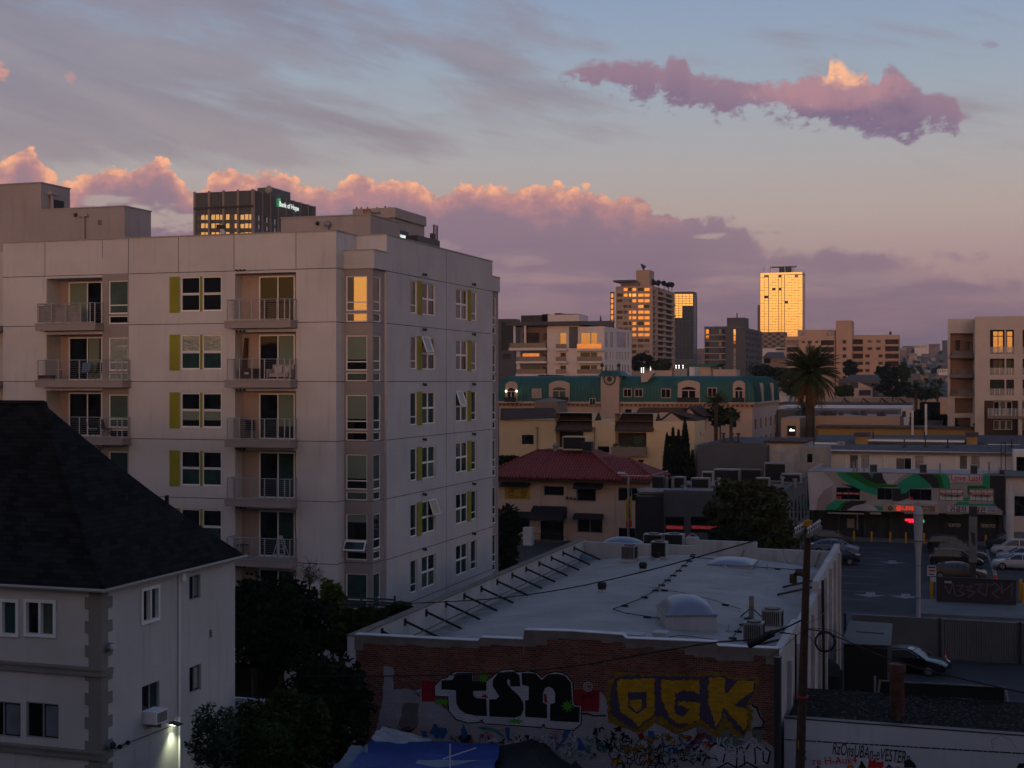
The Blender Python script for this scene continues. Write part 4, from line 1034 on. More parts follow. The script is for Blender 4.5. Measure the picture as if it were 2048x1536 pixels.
for nm, P_ in (('letter_o',[(385,500),(420,485),(690,480),(692,775),(620,820),(560,870),(500,800),(420,760),(392,640)]),('letter_g',[(748,492),(1060,490),(1062,600),(930,578),(862,600),(855,760),(920,800),(985,730),(895,700),(885,665),(1060,675),(1062,812),(990,848),(900,850),(810,790),(750,640)]),('letter_k',[(1138,468),(1265,474),(1275,610),(1380,500),(1512,500),(1508,570),(1345,700),(1455,735),(1455,850),(1422,905),(1330,800),(1265,715),(1245,720),(1243,800),(1200,885),(1162,780),(1130,660)])):
    flat(ragged(P_,8,15), Z7, .020, nm, M['paint_yellow'], tagw)
flat(ragged([(475,590),(625,590),(628,720),(550,775),(480,720)],4,30), Z7, .023, 'letter_shadow', M['paint_purple'], tagw)
flat(ragged([(492,655),(590,650),(588,720),(540,750),(495,705)],5,24), Z7, .025, 'letter_o', M['paint_yellow'], tagw)
# sage block lettering peeking below
for P_ in ([(1240,895),(1310,895),(1310,1005),(1240,1005)],[(1330,950),(1385,950),(1385,1005),(1330,1005)],[(1495,905),(1605,905),(1605,935),(1570,935),(1570,1005),(1525,1005),(1525,935),(1495,935)]): flat(P_, Z7, .011, 'faded_letter', M['paint_sage'], tagw)
# scribbles
random.seed(21)
def scrib(name, mt, build, off=.028): m = MB(); build(m, off); m.build(name, M[mt], tagw)
def loops(m, off):
    for q in range(34):
        cx_ = random.uniform(360,790); cy_ = random.uniform(1010,1230); r = random.uniform(30,66); a0 = random.uniform(0,6); k = random.uniform(3.2,6.2)
        stroke(m, [(cx_+r*.8*cos(a0+k*i/14), cy_+r*sin(a0+k*i/14)) for i in range(15)], Z7, off+q*.00003, .03)
scrib('scribble','paint_black',loops)
def rough_tag(x0,x1,y0,y1,n,wd,conv):
    def f(m, off):
        x = x0
        for q in range(n):
            r_ = min((y1-y0)*.42, (x1-x0)/n*.9+8); cx_ = x0+(x1-x0)*(q+.5)/n; cy_ = random.uniform(y0+r_*.6, y1-r_*.6); a0 = random.uniform(0,6); da = random.choice((.8,1.1,2.3,2.6))
            P_ = [(cx_+r_*random.uniform(.5,1.1)*cos(a0+da*k), cy_+r_*random.uniform(.7,1.2)*sin(a0+da*k)) for k in range(random.choice((3,4,6)))]; stroke(m, P_, conv, off+q*.0001, wd)
    return f
scrib('scribble','paint_black',rough_tag(200,480,880,1060,16,.05,Z7)); scrib('scribble','paint_black',rough_tag(830,1080,1020,1200,22,.035,Z7)); scrib('scribble','paint_black',rough_tag(1090,1190,890,1010,9,.02,Z6)); scrib('scribble','paint_black',rough_tag(860,1060,950,1005,9,.02,Z6)); scrib('scribble','paint_black',rough_tag(570,625,570,640,7,.015,Z6)); scrib('scribble','paint_black',rough_tag(75,220,585,660,12,.012,Z7)); scrib('scribble','paint_teal',rough_tag(1790,2040,1010,1150,16,.025,Z6)); scrib('scribble','paint_red',rough_tag(1075,1190,1095,1125,10,.018,Z7)); scrib('scribble','paint_black',rough_tag(340,560,860,940,7,.02,Z6))
cols_ = ['paint_blue','paint_teal','paint_pink','paint_white','paint_sage','paint_gold','paint_black','paint_red']
for q in range(22):
    x_ = random.choice((random.uniform(600,2040), random.uniform(1900,3300), random.uniform(2250,3900))); y_ = random.uniform(905,1130); r_x = random.uniform(24,95); r_y = random.uniform(16,60)
    P_ = [(x_+r_x*cos(2*pi*i/9)*random.uniform(.5,1.2), y_+r_y*sin(2*pi*i/9)*random.uniform(.5,1.2)) for i in range(9)]
    flat(P_, Z6, .0125+q*.00012, 'colour_patch', M[cols_[q%8]], tagw)
for q,(c_,x0_,x1_) in enumerate((('paint_black',1200,1500),('paint_blue',1500,1900),('paint_white',1250,1900),('paint_teal',1950,2150),('paint_white',2200,2600),('paint_black',2150,2350),('paint_blue',2600,2900),('paint_gold',2250,2700),('paint_white',2900,3400),('paint_red',2800,3000))):
    scrib('scribble',c_,rough_tag(x0_,x1_,930,1120,14,.035 if q%2 else .05,Z6),.030+q*.0006)
def bubbles(m, off):
    for P_ in ([(1145,1120),(1150,1040),(1190,1010),(1280,1045),(1255,1165)],[(1290,1045),(1370,1050),(1365,1200)],[(1375,1080),(1400,1030),(1425,1080),(1430,1190)],[(1440,1060),(1480,1005),(1515,1060),(1520,1180)],[(1525,1040),(1580,1070),(1585,1160),(1620,1175),(1640,1080),(1600,1045)],[(1085,1190),(1110,1130),(1190,1130),(1210,1150)],[(1210,1212),(1290,1170),(1370,1212)],[(1385,1205),(1450,1165),(1540,1215)],[(1490,700),(1530,720),(1560,800),(1590,830),(1570,880),(1500,885)],[(90,770),(140,765),(190,785),(290,782)]):
        Q=[]
        for i in range(len(P_)-1):
            for k in range(5):
                t=k/5; Q.append((P_[i][0]+(P_[i+1][0]-P_[i][0])*t, P_[i][1]+(P_[i+1][1]-P_[i][1])*t))
        Q.append(P_[-1]); stroke(m, Q, Z7, off+.001, .05)
scrib('bubble_outline','paint_black',bubbles)
flat([(1150,1200),(1155,1050),(1195,1020),(1290,1055),(1480,1010),(1640,1060),(1600,1190)], Z7, .026, 'bubble_fill', M['paint_white'], tagw)
for P_, mt, cv in (([(770,880),(830,885),(840,920),(800,975),(765,950)],'paint_blue',Z6),([(620,910),(660,905),(680,955),(640,965)],'paint_blue',Z6),([(1310,880),(1350,880),(1345,1000),(1320,960)],'paint_blue',Z6),([(1800,900),(1850,905),(1820,960),(1790,1010),(1780,940)],'paint_blue',Z6),([(1920,960),(1980,1060),(1945,1070),(1905,1060)],'paint_blue',Z6),([(1075,880),(1150,870),(1230,890),(1300,940),(1310,970),(1220,915),(1110,895)],'paint_teal',Z6),([(640,905),(690,910),(690,965),(640,960)],'paint_blue',Z7),([(1120,940),(1160,950),(1165,1005),(1140,990)],'paint_blue',Z7),([(200,880),(225,885),(220,950),(195,940)],'paint_blue',Z7),([(350,1130),(420,1140),(410,1190),(350,1180)],'paint_yellow',Z7),([(620,1130),(680,1120),(670,1190),(630,1190)],'paint_yellow',Z7),([(970,850),(1000,920),(1000,1005),(960,985),(950,900)],'paint_blue',Z6)):
    flat(P_, cv, .020, 'colour_patch', M[mt], tagw)
def textobj(s, size, mt, name, root, loc, rot=(pi/2,0,0), ext=.004, width=None, shear=0.0, align='LEFT', bold=0.0):
    cu = bpy.data.curves.new(name, 'FONT'); cu.body = s; cu.size = size; cu.extrude = ext; cu.shear = shear; cu.offset = bold; cu.resolution_u = 3
    cu.align_x = align
    tmp = bpy.data.objects.new(name, cu); scene.collection.objects.link(tmp)
    bpy.context.view_layer.update()
    me = bpy.data.meshes.new_from_object(tmp.evaluated_get(bpy.context.evaluated_depsgraph_get()))
    bpy.data.objects.remove(tmp)
    xs = [v.co.x for v in me.vertices]
    if width and xs:
        k = width/(max(xs)-min(xs)); 
        for v in me.vertices: v.co.x *= k
    me.materials.clear(); me.materials.append(mt)
    o = bpy.data.objects.new(name, me); scene.collection.objects.link(o)
    o.rotation_euler = rot
    if root is not None:
        o.parent = root; r = wloc(root); o.location = (loc[0]-r[0], loc[1]-r[1], loc[2]-r[2])
    else: o.location = loc
    return o
x, y, z = w3(*Z6(1952,560), .03); textobj('\u00a9', 1.35*80/4.096*49.5/2750, M['paint_white'], 'copyright_mark', tagw, (x, y, z-.1))

# ---------------------------------------------------------------- tarps and tents at the foot of the wall
mat('tarp_blue', (0.010,0.045,0.20), .55, var=.2, vs=1.5, spec=.4); mat('tarp_black', (0.010,0.010,0.011), .7, var=.2); mat('tarp_gray', (0.17,0.20,0.235), .6, var=.1); mat('banner', (0.36,0.36,0.37), .7, var=.2, vs=2)
def drape(corners, n, sag, seed, name, mt, label, cat):
    random.seed(seed); a, b, c, d = [Vector(p) for p in corners]; vs = []
    ph = [random.uniform(0,6) for _ in range(4)]
    for j in range(n+1):
        for i in range(n+1):
            u, v = i/n, j/n; p = (a*(1-u)+b*u)*(1-v)+(d*(1-u)+c*u)*v
            z = -sag*4*u*(1-u)*(v*.5+.5) + .06*sin(u*13+ph[0]+v*3)*(.3+v) + .04*sin(v*17+ph[1]+u*5); vs.append((p.x+.04*sin(v*9+ph[2]), p.y, p.z+z))
    m = MB(); m.add(vs,[(j*(n+1)+i,j*(n+1)+i+1,(j+1)*(n+1)+i+1,(j+1)*(n+1)+i) for j in range(n) for i in range(n)])
    o = m.build(name, mt, smooth=True); return tag(o, label, cat)
A_ = lambda px,py,D: atD(px,py,D)
drape((A_(745,1478,50.5),A_(1000,1486,50),A_(985,1560,42),A_(690,1548,42)), 22, .12, 1, 'tarp', M['tarp_blue'], 'bright blue tarp stretched over the shelter at the foot of the brick wall', 'tarp')
drape((A_(765,1452,51.5),A_(862,1476,51.5),A_(858,1500,49),A_(742,1478,49.5)), 12, .1, 2, 'tarp', M['banner'], 'crumpled white printed banner lying on the upper edge of the blue tarp', 'tarp')
drape((A_(970,1492,50.5),A_(1065,1480,50.5),A_(1120,1570,43),A_(960,1580,43)), 14, .05, 3, 'tarp', M['tarp_black'], 'black tarp tent right of the blue tarp', 'tent')
drape((A_(1062,1480,50.5),A_(1085,1484,50.5),A_(1200,1580,45),A_(1105,1570,43)), 8, .0, 4, 'tarp', M['tarp_black'], 'steep black tarp flap on the right side of the black tent', 'tent')
drape((A_(838,1516,46),A_(990,1524,46),A_(985,1580,42),A_(800,1580,42)), 10, .05, 5, 'tarp', M['tarp_gray'], 'pale grey canopy tent top at the bottom edge, before the blue tarp', 'tent')
drape((A_(1120,1560,47),A_(1152,1518,48),A_(1180,1560,47),A_(1150,1590,45)), 6, .0, 6, 'tarp', M['tarp_black'], 'small dark tent peak at the bottom edge right of the black tent', 'tent')
drape((A_(705,1492,47),A_(740,1486,48),A_(722,1530,45),A_(660,1540,45)), 8, .1, 7, 'tarp', M['tarp_gray'], 'crumpled pale plastic sheet hanging off the left end of the blue tarp', 'tarp')
m = MB(); a = A_(900,1488,44); m.tube([(a[0],a[1],0),a], .025, 6); tag(m.build('tent_pole', M['metal_white']), 'thin white upright pole standing before the blue tarp', 'pole')
m = MB(); m.tube([A_(886,1518,44.5),A_(952,1496,44.8)], .02, 6); tag(m.build('tent_pole', M['metal_white']), 'thin pale slanting pole lying across the blue tarp', 'pole')

# ---------------------------------------------------------------- poles and cables
DP = 36.0
pole = thing('utility_pole', 'tall brown wooden utility pole with insulator crossarms in front of the warehouse corner', 'utility pole', atD(1600,1536,DP)[:2]+(0,))
top = Vector(atD(1616,1050,DP)); bot = Vector(atD(1596,1660,DP)); dirp = (bot-top); bot = top+dirp*((top.z)/(top.z-bot.z))
pole.location = (bot.x, bot.y, 0)
m = MB(); m.tube([bot, top], .17, 12, .085); m.build('post', M['wood_dark'], pole, smooth='auto')
def armpt(px, py): return Vector(atD(px, py, DP))
for k_, (dx_) in enumerate((-.16, .16)):
    c0 = top+Vector((dx_*C_, dx_*S_, -.16)); dv = Vector((S_*.25-0.03, .95, 0))
    m = MB(); a = c0+dv*-1.15; b = c0+dv*1.15; 
    m.prism([(a.x-.05,a.y,a.z-.06),(a.x+.05,a.y,a.z-.06),(a.x+.05,a.y,a.z+.045),(a.x-.05,a.y,a.z+.045)], tuple(b-a)); m.build('crossarm', M['wood_gray'], pole)
    for q in range(6):
        p = c0+dv*(-1.05+q*.42); m = MB(); m.cyl(p.x,p.y,p.z+.05,p.z+.15,.014,n=6); m.ball(p.x,p.y,p.z+.17,.035,.035,.045,8,5); m.build('insulator', M['metal_white'], pole)
m = MB(); p = top; m.box(p.x-.1,p.x+.12,p.y-.2,p.y-.1,p.z-.02,p.z+.14); m.build('cap_plate', mat('ochre', (0.35,0.17,0.01), .7), pole)
m = MB(); a = bot+(top-bot)*.66; m.box(a.x-.14,a.x+.14,a.y-.15,a.y+.15,a.z-.02,a.z+.03); m.build('band', M['cloth_red'], pole)
m = MB(); a = Vector(atD(1622,1069,DP)); m.tube([a+Vector((0,-.13,0)), a+Vector((0,-.05,0))], .045, 10); m.build('bolt_plate', M['metal_white'], pole)
m = MB(); a = atD(1597,1489,DP-.25); m.box(a[0]-.012,a[0]+.012,a[1]-.02,a[1],a[2]-.1,a[2]+.1); m.build('tag_strip', M['ochre'], pole)
m = MB(); x = XY(1555.5, YW-.6); zt = onY(1555, 1316, YW-.6)[1]; m.tube([(x,YW-.6,0),(x,YW-.6,zt)], .13, 10); m.cyl(x,YW-.6,zt,zt+.04,.15); tag(m.build('steel_post', M['metal_dark']), 'thick dark post standing at the right corner of the brick wall', 'post')
def cable(P, r, label, mt='rubber', n=26, group='overhead cables'):
    """smooth curve through (px,py,D) points"""
    W = [Vector(atD(*p)) for p in P]; Q = []
    for i in range(len(W)-1):
        p0 = W[max(i-1,0)]; p1 = W[i]; p2 = W[i+1]; p3 = W[min(i+2,len(W)-1)]
        for k in range(8):
            t = k/8; Q.append(0.5*((2*p1)+(-p0+p2)*t+(2*p0-5*p1+4*p2-p3)*t*t+(-p0+3*p1-3*p2+p3)*t**3))
    Q.append(W[-1]); m = MB(); m.tube(Q, r, 5); return tag(m.build('cable', M[mt]), label, 'cable', group)
cable([(480,1183,62),(620,1206,60),(760,1208,57),(880,1204,54),(1000,1196,50),(1140,1176,46),(1300,1140,42),(1480,1090,38),(1612,1052,36)], .020, 'black cable sagging from the far left trees across the vaulted roof to the pole top')
cable([(600,1352,47),(780,1352,45),(980,1347,43),(1150,1332,41),(1300,1306,39),(1430,1285,37.5),(1520,1276,36.6),(1604,1240,36)], .022, 'black cable crossing the graffiti brick wall and carrying the splice box')
cable([(1606,1258,36),(1640,1262,35),(1680,1276,34),(1780,1318,32),(1900,1352,30),(2060,1388,28)], .017, 'black cable running from the pole down to the right edge over the black car')
cable([(1140,1308,44),(1300,1316,42),(1460,1322,40),(1530,1318,38),(1604,1262,36)], .007, 'thin loose wire over the upper brick courses')
cable([(1606,1247,36),(1640,1235,35.5),(1660,1200,36),(1668,1160,40)], .008, 'thin pale wire climbing from the pole to the side wall top', 'metal_gray')
cable([(1606,1260,36),(1650,1300,35.6),(1700,1290,35),(1668,1262,35.6),(1612,1256,36)], .007, 'thin wire looping right of the pole')
cable([(1655,1010,70),(1600,1110,50),(1572,1120,44),(1560,1060,40)], .006, 'thin slack wire left of the pole top')
m = MB(); a = Vector(atD(1498,1290,36.8)); b = Vector(atD(1546,1266,36.4)); m.tube([a, a+(b-a)*.1, a+(b-a)*.9, b], .10, 10); tag(m.build('splice_box', M['rubber']), 'black cylindrical cable splice hanging beside the pole at the roof corner', 'cable box')
a = Vector(atD(1650,1284,35.6)); m = MB()
for q in range(4):
    m.tube([(a.x+(.235+q*.012)*cos(t*.3)*C_, a.y+(.235+q*.012)*cos(t*.3)*S_+q*.015, a.z+(.235+q*.012)*sin(t*.3)) for t in range(22)], .012, 5)
tag(m.build('cable_coil', M['rubber']), 'black coil of spare cable hanging right of the pole', 'cable')

# ================================================================ tagged white wall and littered roof, lower right
YT = 49.0; TX0 = WX1+.15; TX1 = 26.0
low = thing('low_building', 'low building with white graffiti-tagged wall and leaf-littered flat roof, lower right', 'building', (8, 53, 0))
zt0 = onY(1570,1442,YT)[1]; zt1 = onY(2048,1466,YT)[1]
zt = (zt0+zt1)/2
m = MB(); m.box(TX0, TX1, YT, YT+.3, 0, zt); m.build('wall', mat('wall_white_paint', (0.48,0.485,0.50), .85, var=.06, vs=.4, streak=.35), low)
m = MB(); YR = 55.2; m.box(TX0, TX1, YT+.3, YR, 0, zt-.25); m.build('roof', mat('tar_roof', (0.016,0.015,0.014), 1.0, spec=.05, var=.4, vs=2.5, bump=.8, bs=5), low)
m = MB(); m.box(TX0, TX1, YT-.02, YT+.32, zt, zt+.04); m.build('coping', M['metal_dark'], low)
def t3(px, py, off=0.0):
    x, z = onY(px, py, YT-off); return (x, YT-off, z)
def Z5(x, y): return (1560+x/4.197, 1220+y/4.197)
mat('ink_black', (0.015,0.015,0.016), .7, var=0); mat('ink_red', (0.45,0.02,0.02), .7, var=0); mat('ink_orange', (0.5,0.13,0.01), .7, var=0)
tg = thing('wall_tags', 'black handwriting and red tags sprayed on the white wall at the lower right edge', 'graffiti', (5, YT, 0))
m = MB(); x = 215
while x < 2200:
    ln = random.choice((30,50,75,75,85)); y = 1098+(x-215)*.0585
    stroke(m, [(x,y),(x+ln,y+ln*.0585)], Z5, .006, .045, t3); x += ln+14
m.build('dashed_line', M['ink_black'], tg)
p0 = t3(*Z5(435,1200), .012); p1 = t3(*Z5(1085,1215), .012)
textobj('RzOnsUBAn-eVESTERn', .62, M['ink_black'], 'handwriting', tg, (p0[0],p0[1],p0[2]-.03), rot=(pi/2,.05,0), width=p1[0]-p0[0], shear=.15)
p0 = t3(*Z5(275,1300), .012); textobj('re H-Auk4', .38, M['ink_red'], 'red_tag', tg, p0, rot=(pi/2,-.12,0), width=1.5)
for P_, mt in (([(740,1290),(760,1240),(775,1270),(800,1240),(810,1280),(870,1270),(865,1326),(740,1326)],'ink_red'),([(550,1326),(570,1300),(610,1300),(620,1326)],'ink_orange'),([(655,1326),(685,1262),(730,1326)],'ink_black'),([(880,1326),(915,1290),(950,1326)],'ink_black'),([(960,1326),(980,1310),(1020,1326)],'ink_orange'),([(1040,1326),(1040,1270),(1090,1250),(1140,1300),(1150,1326)],'ink_black'),([(1980,1326),(2010,1290),(2060,1285),(2060,1326)],'ink_black'),([(300,1326),(320,1300),(345,1326)],'wood_dark')):
    flat(ragged(P_,4,20), Z5, .008, 'paint_patch', M[mt], tg, t3)
m = MB(); stroke(m, [(1785,1170),(1775,1090),(1855,1055),(1930,1085),(1985,1165)], Z5, .006, .02, t3); m.build('arch_line', M['metal_gray'], tg)
m = MB(); stroke(m, [(20,1078),(60,1088),(140,1092)], Z5, .03, .03, t3); m.build('bracket', M['ink_black'], tg)
# roof litter = uncountable
random.seed(31); m = MB()
for q in range(3800):
    x = random.uniform(TX0+.2, TX1); y = random.uniform(YT+.4, YR-.1); z = zt-.245; s = random.uniform(.03,.16); a = random.uniform(0,pi)
    h = random.uniform(.01,.06); m.add([(x,y,z+h*.2),(x+s*cos(a),y+s*sin(a),z+h),(x+s*cos(a)-s*.6*sin(a),y+s*sin(a)+s*.6*cos(a),z+h*1.2),(x-s*.6*sin(a),y+s*.6*cos(a),z)],[(0,1,2,3)])
o = m.build('roof_litter', mat('dry_leaf', (0.034,0.030,0.026), .9, var=.5, vs=3)); tag(o, 'dead leaves and scraps lying on the dark flat roof', 'litter', kind='stuff')
# sagging timber frames on the roof edge
fr = thing('timber_frame', 'weathered white timber frame with dark screens standing behind the littered roof', 'frame', (6, YR, zt-.3))
def fp(px, py, Y=None): Y = Y or YR; x, z = onY(px, py, Y); return (x, Y, z)
m = MB()
for P_ in ([(1757,1361),(1870,1367),(2012,1375)],[(1620,1385),(1700,1389),(1770,1391),(1945,1399)],[(1880,1423),(2010,1424)]):
    m.tube([fp(*p) for p in P_], .03, 4)
m.build('rail', M['wood_gray'], fr)
for (a, b) in (((1750,1352),(1750,1388)),((1760,1362),(1756,1388)),((1728,1390),(1726,1420)),((1887,1396),(1887,1424)),((2011,1375),(2020,1430)),((1740,1408),(1740,1449)),((1955,1427),(1954,1460))):
    m = MB(); m.tube([fp(*a), fp(*b)], .045, 4); m.build('post', M['metal_gray'], fr)
m = MB(); m.poly([fp(1620,1386,YR+.06),fp(1750,1390,YR+.06),fp(1750,1420,YR+.06),fp(1620,1415,YR+.06)]); m.poly([fp(1762,1364,YR+.06),fp(2008,1376,YR+.06),fp(2010,1424,YR+.06),fp(1760,1416,YR+.06)]); m.build('screen', mat('dark_screen', (0.010,0.012,0.010), .9, var=.3), fr)
m = MB(); a = onZ(1790,1452,zt-.25); m.cyl(a[0],a[1]+1.6,zt-.3,zt+1.35,.27,.25,12); m.cyl(a[0],a[1]+1.6,zt+1.35,zt+1.62,.33,.30,12)
tag(m.build('flue', mat('rust_dark',(0.075,0.03,0.02),.9,var=.4,vs=3)), 'rusty round flue pipe with a wider cap on the littered roof', 'flue')

# ================================================================ yard behind it
YFN = 88.0
fc = thing('metal_fence', 'long dull corrugated metal fence closing the yard behind the black car', 'fence', (12, YFN, 0))
m = MB(); x0, x1 = wxr(YWB)+.3, XY(2120,YFN); zf = onY(1690,1229,YFN)[1]
n = 170; vs = []
for i in range(n+1):
    x = x0+(x1-x0)*i/n; d = (.05 if i%2 else 0)*(1 if x > XY(1885,YFN) else .0); vs += [(x,YFN+d,0),(x,YFN+d,zf)]
m.add(vs, [(2*i,2*i+2,2*i+3,2*i+1) for i in range(n)]); m.build('sheet_panel', mat('fence_sheet', (0.105,0.105,0.105), .7, var=.15, vs=.6, streak=.3), fc)
for px in (1690,1880,2040): m = MB(); x = XY(px,YFN); m.box(x-.08,x+.08,YFN-.1,YFN-.01,0,zf+.1); m.build('post', M['metal_dark'], fc)
m = MB(); m.box(x0,x1,YFN-.02,YFN+.06,zf,zf+.05); m.build('top_rail', M['metal_gray'], fc)
# dumpster shelter
sh = thing('shed', 'open black shed with sloping pale sheet roof beside the black car in the yard', 'shed', (2,72,0))
D0 = 72; fl_, fr2 = Vector(atD(1683,1288,70)), Vector(atD(1782,1293,70)); bl_, br_ = Vector(atD(1699,1243,75)), Vector(atD(1785,1249,75))
m = MB(); m.prism([tuple(fl_),tuple(fr2),tuple(br_),tuple(bl_)], (0,0,.06)); m.build('roof', M['fence_sheet'], sh)
m = MB(); m.box(fl_.x+.1, fr2.x-.15, fl_.y+.25, bl_.y-.2, 0, min(fl_.z,fr2.z)-.03); m.build('body', M['rubber'], sh)
m = MB(); a = Vector(atD(1712,1268,71.6)); b = Vector(atD(1768,1272,71.6)); m.tube([a+Vector((0,0,.12)),b+Vector((0,0,.12))], .03, 4); m.build('seam', M['metal_dark'], sh)
m = MB(); a = atD(1640,1335,70); m.ball(a[0],a[1],2.2,1.1,1.0,.75); m.box(a[0]-1.05,a[0]+1.05,a[1]-.9,a[1]+.9,0,2.2); tag(m.build('storage_tank', M['rubber']), 'rounded black tank against the warehouse side wall', 'tank')
for px,lab in ((1629,'left one of two short white posts below the black tank'),(1636,'right one of two short white posts below the black tank')):
    m = MB(); a = atD(px,1380,66); m.box(a[0]-.07,a[0]+.07,a[1]-.07,a[1]+.07,0,1.6); m.box(a[0]-.09,a[0]+.09,a[1]-.09,a[1]+.09,1.6,1.66); tag(m.build('yard_post', M['metal_white']), lab, 'post')

# ================================================================ parking lot
def Z8(x, y): return (1580+x/4.376, 850+y/4.376)
YS = 151.0
def s3(px, py, off=0.0):
    x, z = onY(px, py, YS-off); return (x, YS-off, z)
def gz(py): return 17.0*F/(py-HY)        # camera depth of ground seen at py
def gpt(px, py): x, y = onZ(px, py, 0.0); return (x, y, 0.0)
sidew = MB(); y0 = gpt(1760,1226)[1]; y1 = gpt(1760,1197)[1]
sidew.box(WX1+3, 60, y0, y1, 0, .13); structure(sidew.build('sidewalk', M['pavement']))
g = MB(); g.quad((-8,YFN+.4,.004),(60,YFN+.4,.004),(60,y0-.02,.004),(-8,y0-.02,.004)); structure(g.build('road', mat('road_asphalt', (0.055,0.058,0.062), .9, var=.2, vs=.5)))
mat('road_paint', (0.20,0.195,0.19), .8, var=.15, vs=3)
def arrow(px, py, lab):
    x, y, _ = gpt(px, py); m = MB(); z = .005
    m.poly([(x,y-1.4,z),(x+1.3,y-.1,z),(x+.35,y-.1,z),(x+.35,y+1.2,z),(x-.35,y+1.2,z),(x-.35,y-.1,z),(x-1.3,y-.1,z)]); structure(m.build('road_marking', M['road_paint']))
arrow(1740,1189,''); arrow(1811,1192,''); arrow(1784,1124,'')
for k in range(9):
    x = -9.0; yy = 110+k*2.7*1.6; m = MB(); m.quad((x-3,yy,.005),(x+2.6,yy,.005),(x+2.6,yy+.12,.005),(x-3,yy+.12,.005)); structure(m.build('road_marking', M['road_paint']))
m = MB(); a = gpt(1974,1100); b = gpt(1990,1155); m.quad((a[0]-.08,a[1],.005),(a[0]+.08,a[1],.005),(b[0]+.08,b[1],.005),(b[0]-.08,b[1],.005)); structure(m.build('road_marking', M['road_paint']))
# ---- mural building
mall = thing('shopping_strip', 'two-storey shop building with green, black and white camouflage mural behind the parking lot', 'shop building', (6, YS, 0))
for k_, c_ in dict(mural_base=(0.30,0.275,0.275), mural_white=(0.38,0.36,0.385), mural_pink=(0.27,0.215,0.22), mural_beige=(0.28,0.245,0.215), mural_teal=(0.012,0.24,0.13), mural_green=(0.008,0.115,0.02), mural_black=(0.022,0.02,0.024)).items(): mat(k_, c_, .8, var=.08, vs=.6)
xl_, xr_ = s3(1613,960)[0], s3(2011,960)[0]; zt_, zb_ = s3(1700,945)[2], s3(1800,1024)[2]
wr = []
for (a,b,c,d) in ((405,612,545,655),(763,893,550,656),(1045,1238,558,661),(1308,1517,560,665),(1570,1781,563,668)):
    p = s3(*Z8(a,c)); q = s3(*Z8(b,d)); wr.append((p[0],q[0],q[2],p[2]))
m = MB(); wall(m,'Y',YS,xl_,xr_,zb_,zt_,wr,.12); m.box(xl_,xl_+.3,YS,YS+16,zb_,zt_); m.box(xr_-.3,xr_,YS,YS+16,zb_,zt_); m.box(xl_+.3,xr_-.3,YS+.5,YS+16,zb_,zt_-.5); m.build('wall', M['mural_base'], mall)
m = MB(); m.box(xl_-.02,xr_+.02,YS-.05,YS+.25,zt_,zt_+.1); m.build('coping', M['metal_gray'], mall)
m = MB(); m.box(xl_+.1,xr_-.1,YS+2.2,YS+3,0,zb_); 
for i in range(8): x = xl_+.3+(xr_-xl_-.9)*i/7; m.box(x,x+.35,YS+1.7,YS+2.2,0,zb_)
m.build('ground_floor', mat('shop_dark', (0.022,0.022,0.024), .6, var=.3, vs=1), mall)
m = MB(); m.box(xl_,xr_,YS-.9,YS+2.2,0,.12); m.build('kerb', M['pavement'], mall)
from mathutils.geometry import tessellate_polygon as _tp
def inrect(x, z): return any(a-.02 < x < b+.02 and c-.02 < z < d+.02 for a,b,c,d in wr)
MUR = [('mural_white',[(150,412),(300,412),(380,500),(370,530),(300,570),(240,650),(225,745),(175,745)]),('mural_pink',[(230,745),(240,650),(300,570),(372,528),(372,640),(330,700),(312,745)]),
('mural_beige',[(290,412),(400,412),(430,450),(500,510),(640,580),(760,620),(760,662),(614,662),(614,540),(430,512),(385,500)]),
('mural_teal',[(400,412),(470,412),(560,470),(680,535),(760,560),(760,620),(640,580),(500,510),(430,450)]),
('mural_green',[(470,412),(590,412),(680,480),(760,515),(940,522),(935,545),(762,548),(760,560),(680,535),(560,470)]),
('mural_black',[(590,412),(680,412),(720,462),(735,412),(805,412),(818,470),(850,515),(760,515),(680,480)]),('mural_teal',[(680,412),(735,412),(725,465)]),
('mural_white',[(805,412),(1050,418),(990,440),(940,500),(900,520),(850,515),(818,470)]),('mural_pink',[(900,520),(960,462),(1050,420),(1095,420),(1000,475),(940,518)]),
('mural_teal',[(938,517),(1000,472),(1098,420),(1170,470),(1232,526),(1232,552),(1040,556),(1025,590),(975,604),(968,556),(935,545)]),
('mural_black',[(1098,420),(1230,420),(1290,470),(1312,530),(1312,552),(1242,552),(1232,526),(1170,470)]),('mural_green',[(1230,420),(1300,420),(1332,470),(1350,552),(1312,552),(1290,470)]),
('mural_teal',[(1300,420),(1360,420),(1398,480),(1405,556),(1350,556),(1332,470)]),('mural_teal',[(1692,425),(1745,425),(1748,556),(1683,545)]),('mural_black',[(1747,425),(1883,425),(1883,768),(1815,720),(1785,690),(1785,560),(1750,556)]),
('mural_green',[(1552,530),(1680,530),(1748,558),(1568,558),(1566,620),(1552,600)]),('mural_black',[(895,552),(968,556),(975,604),(1025,590),(1042,560),(1042,640),(955,668),(895,664)]),
('mural_teal',[(312,745),(330,700),(400,655),(440,660),(470,662),(440,700),(400,745)]),('mural_green',[(400,745),(430,705),(480,662),(520,662),(450,720),(430,745)]),('mural_black',[(430,745),(480,690),(530,660),(680,665),(640,692),(560,708),(495,746)]),
('mural_white',[(495,746),(560,708),(640,690),(720,702),(770,748)]),('mural_teal',[(770,748),(735,703),(810,712),(818,750)]),('mural_white',[(955,668),(1010,664),(1100,664),(1240,664),(1290,668),(1300,695),(950,692)]),
('mural_teal',[(1430,702),(1470,672),(1560,672),(1568,690),(1785,690),(1812,708)]),('mural_teal',[(1522,640),(1566,625),(1566,668),(1520,668)])]
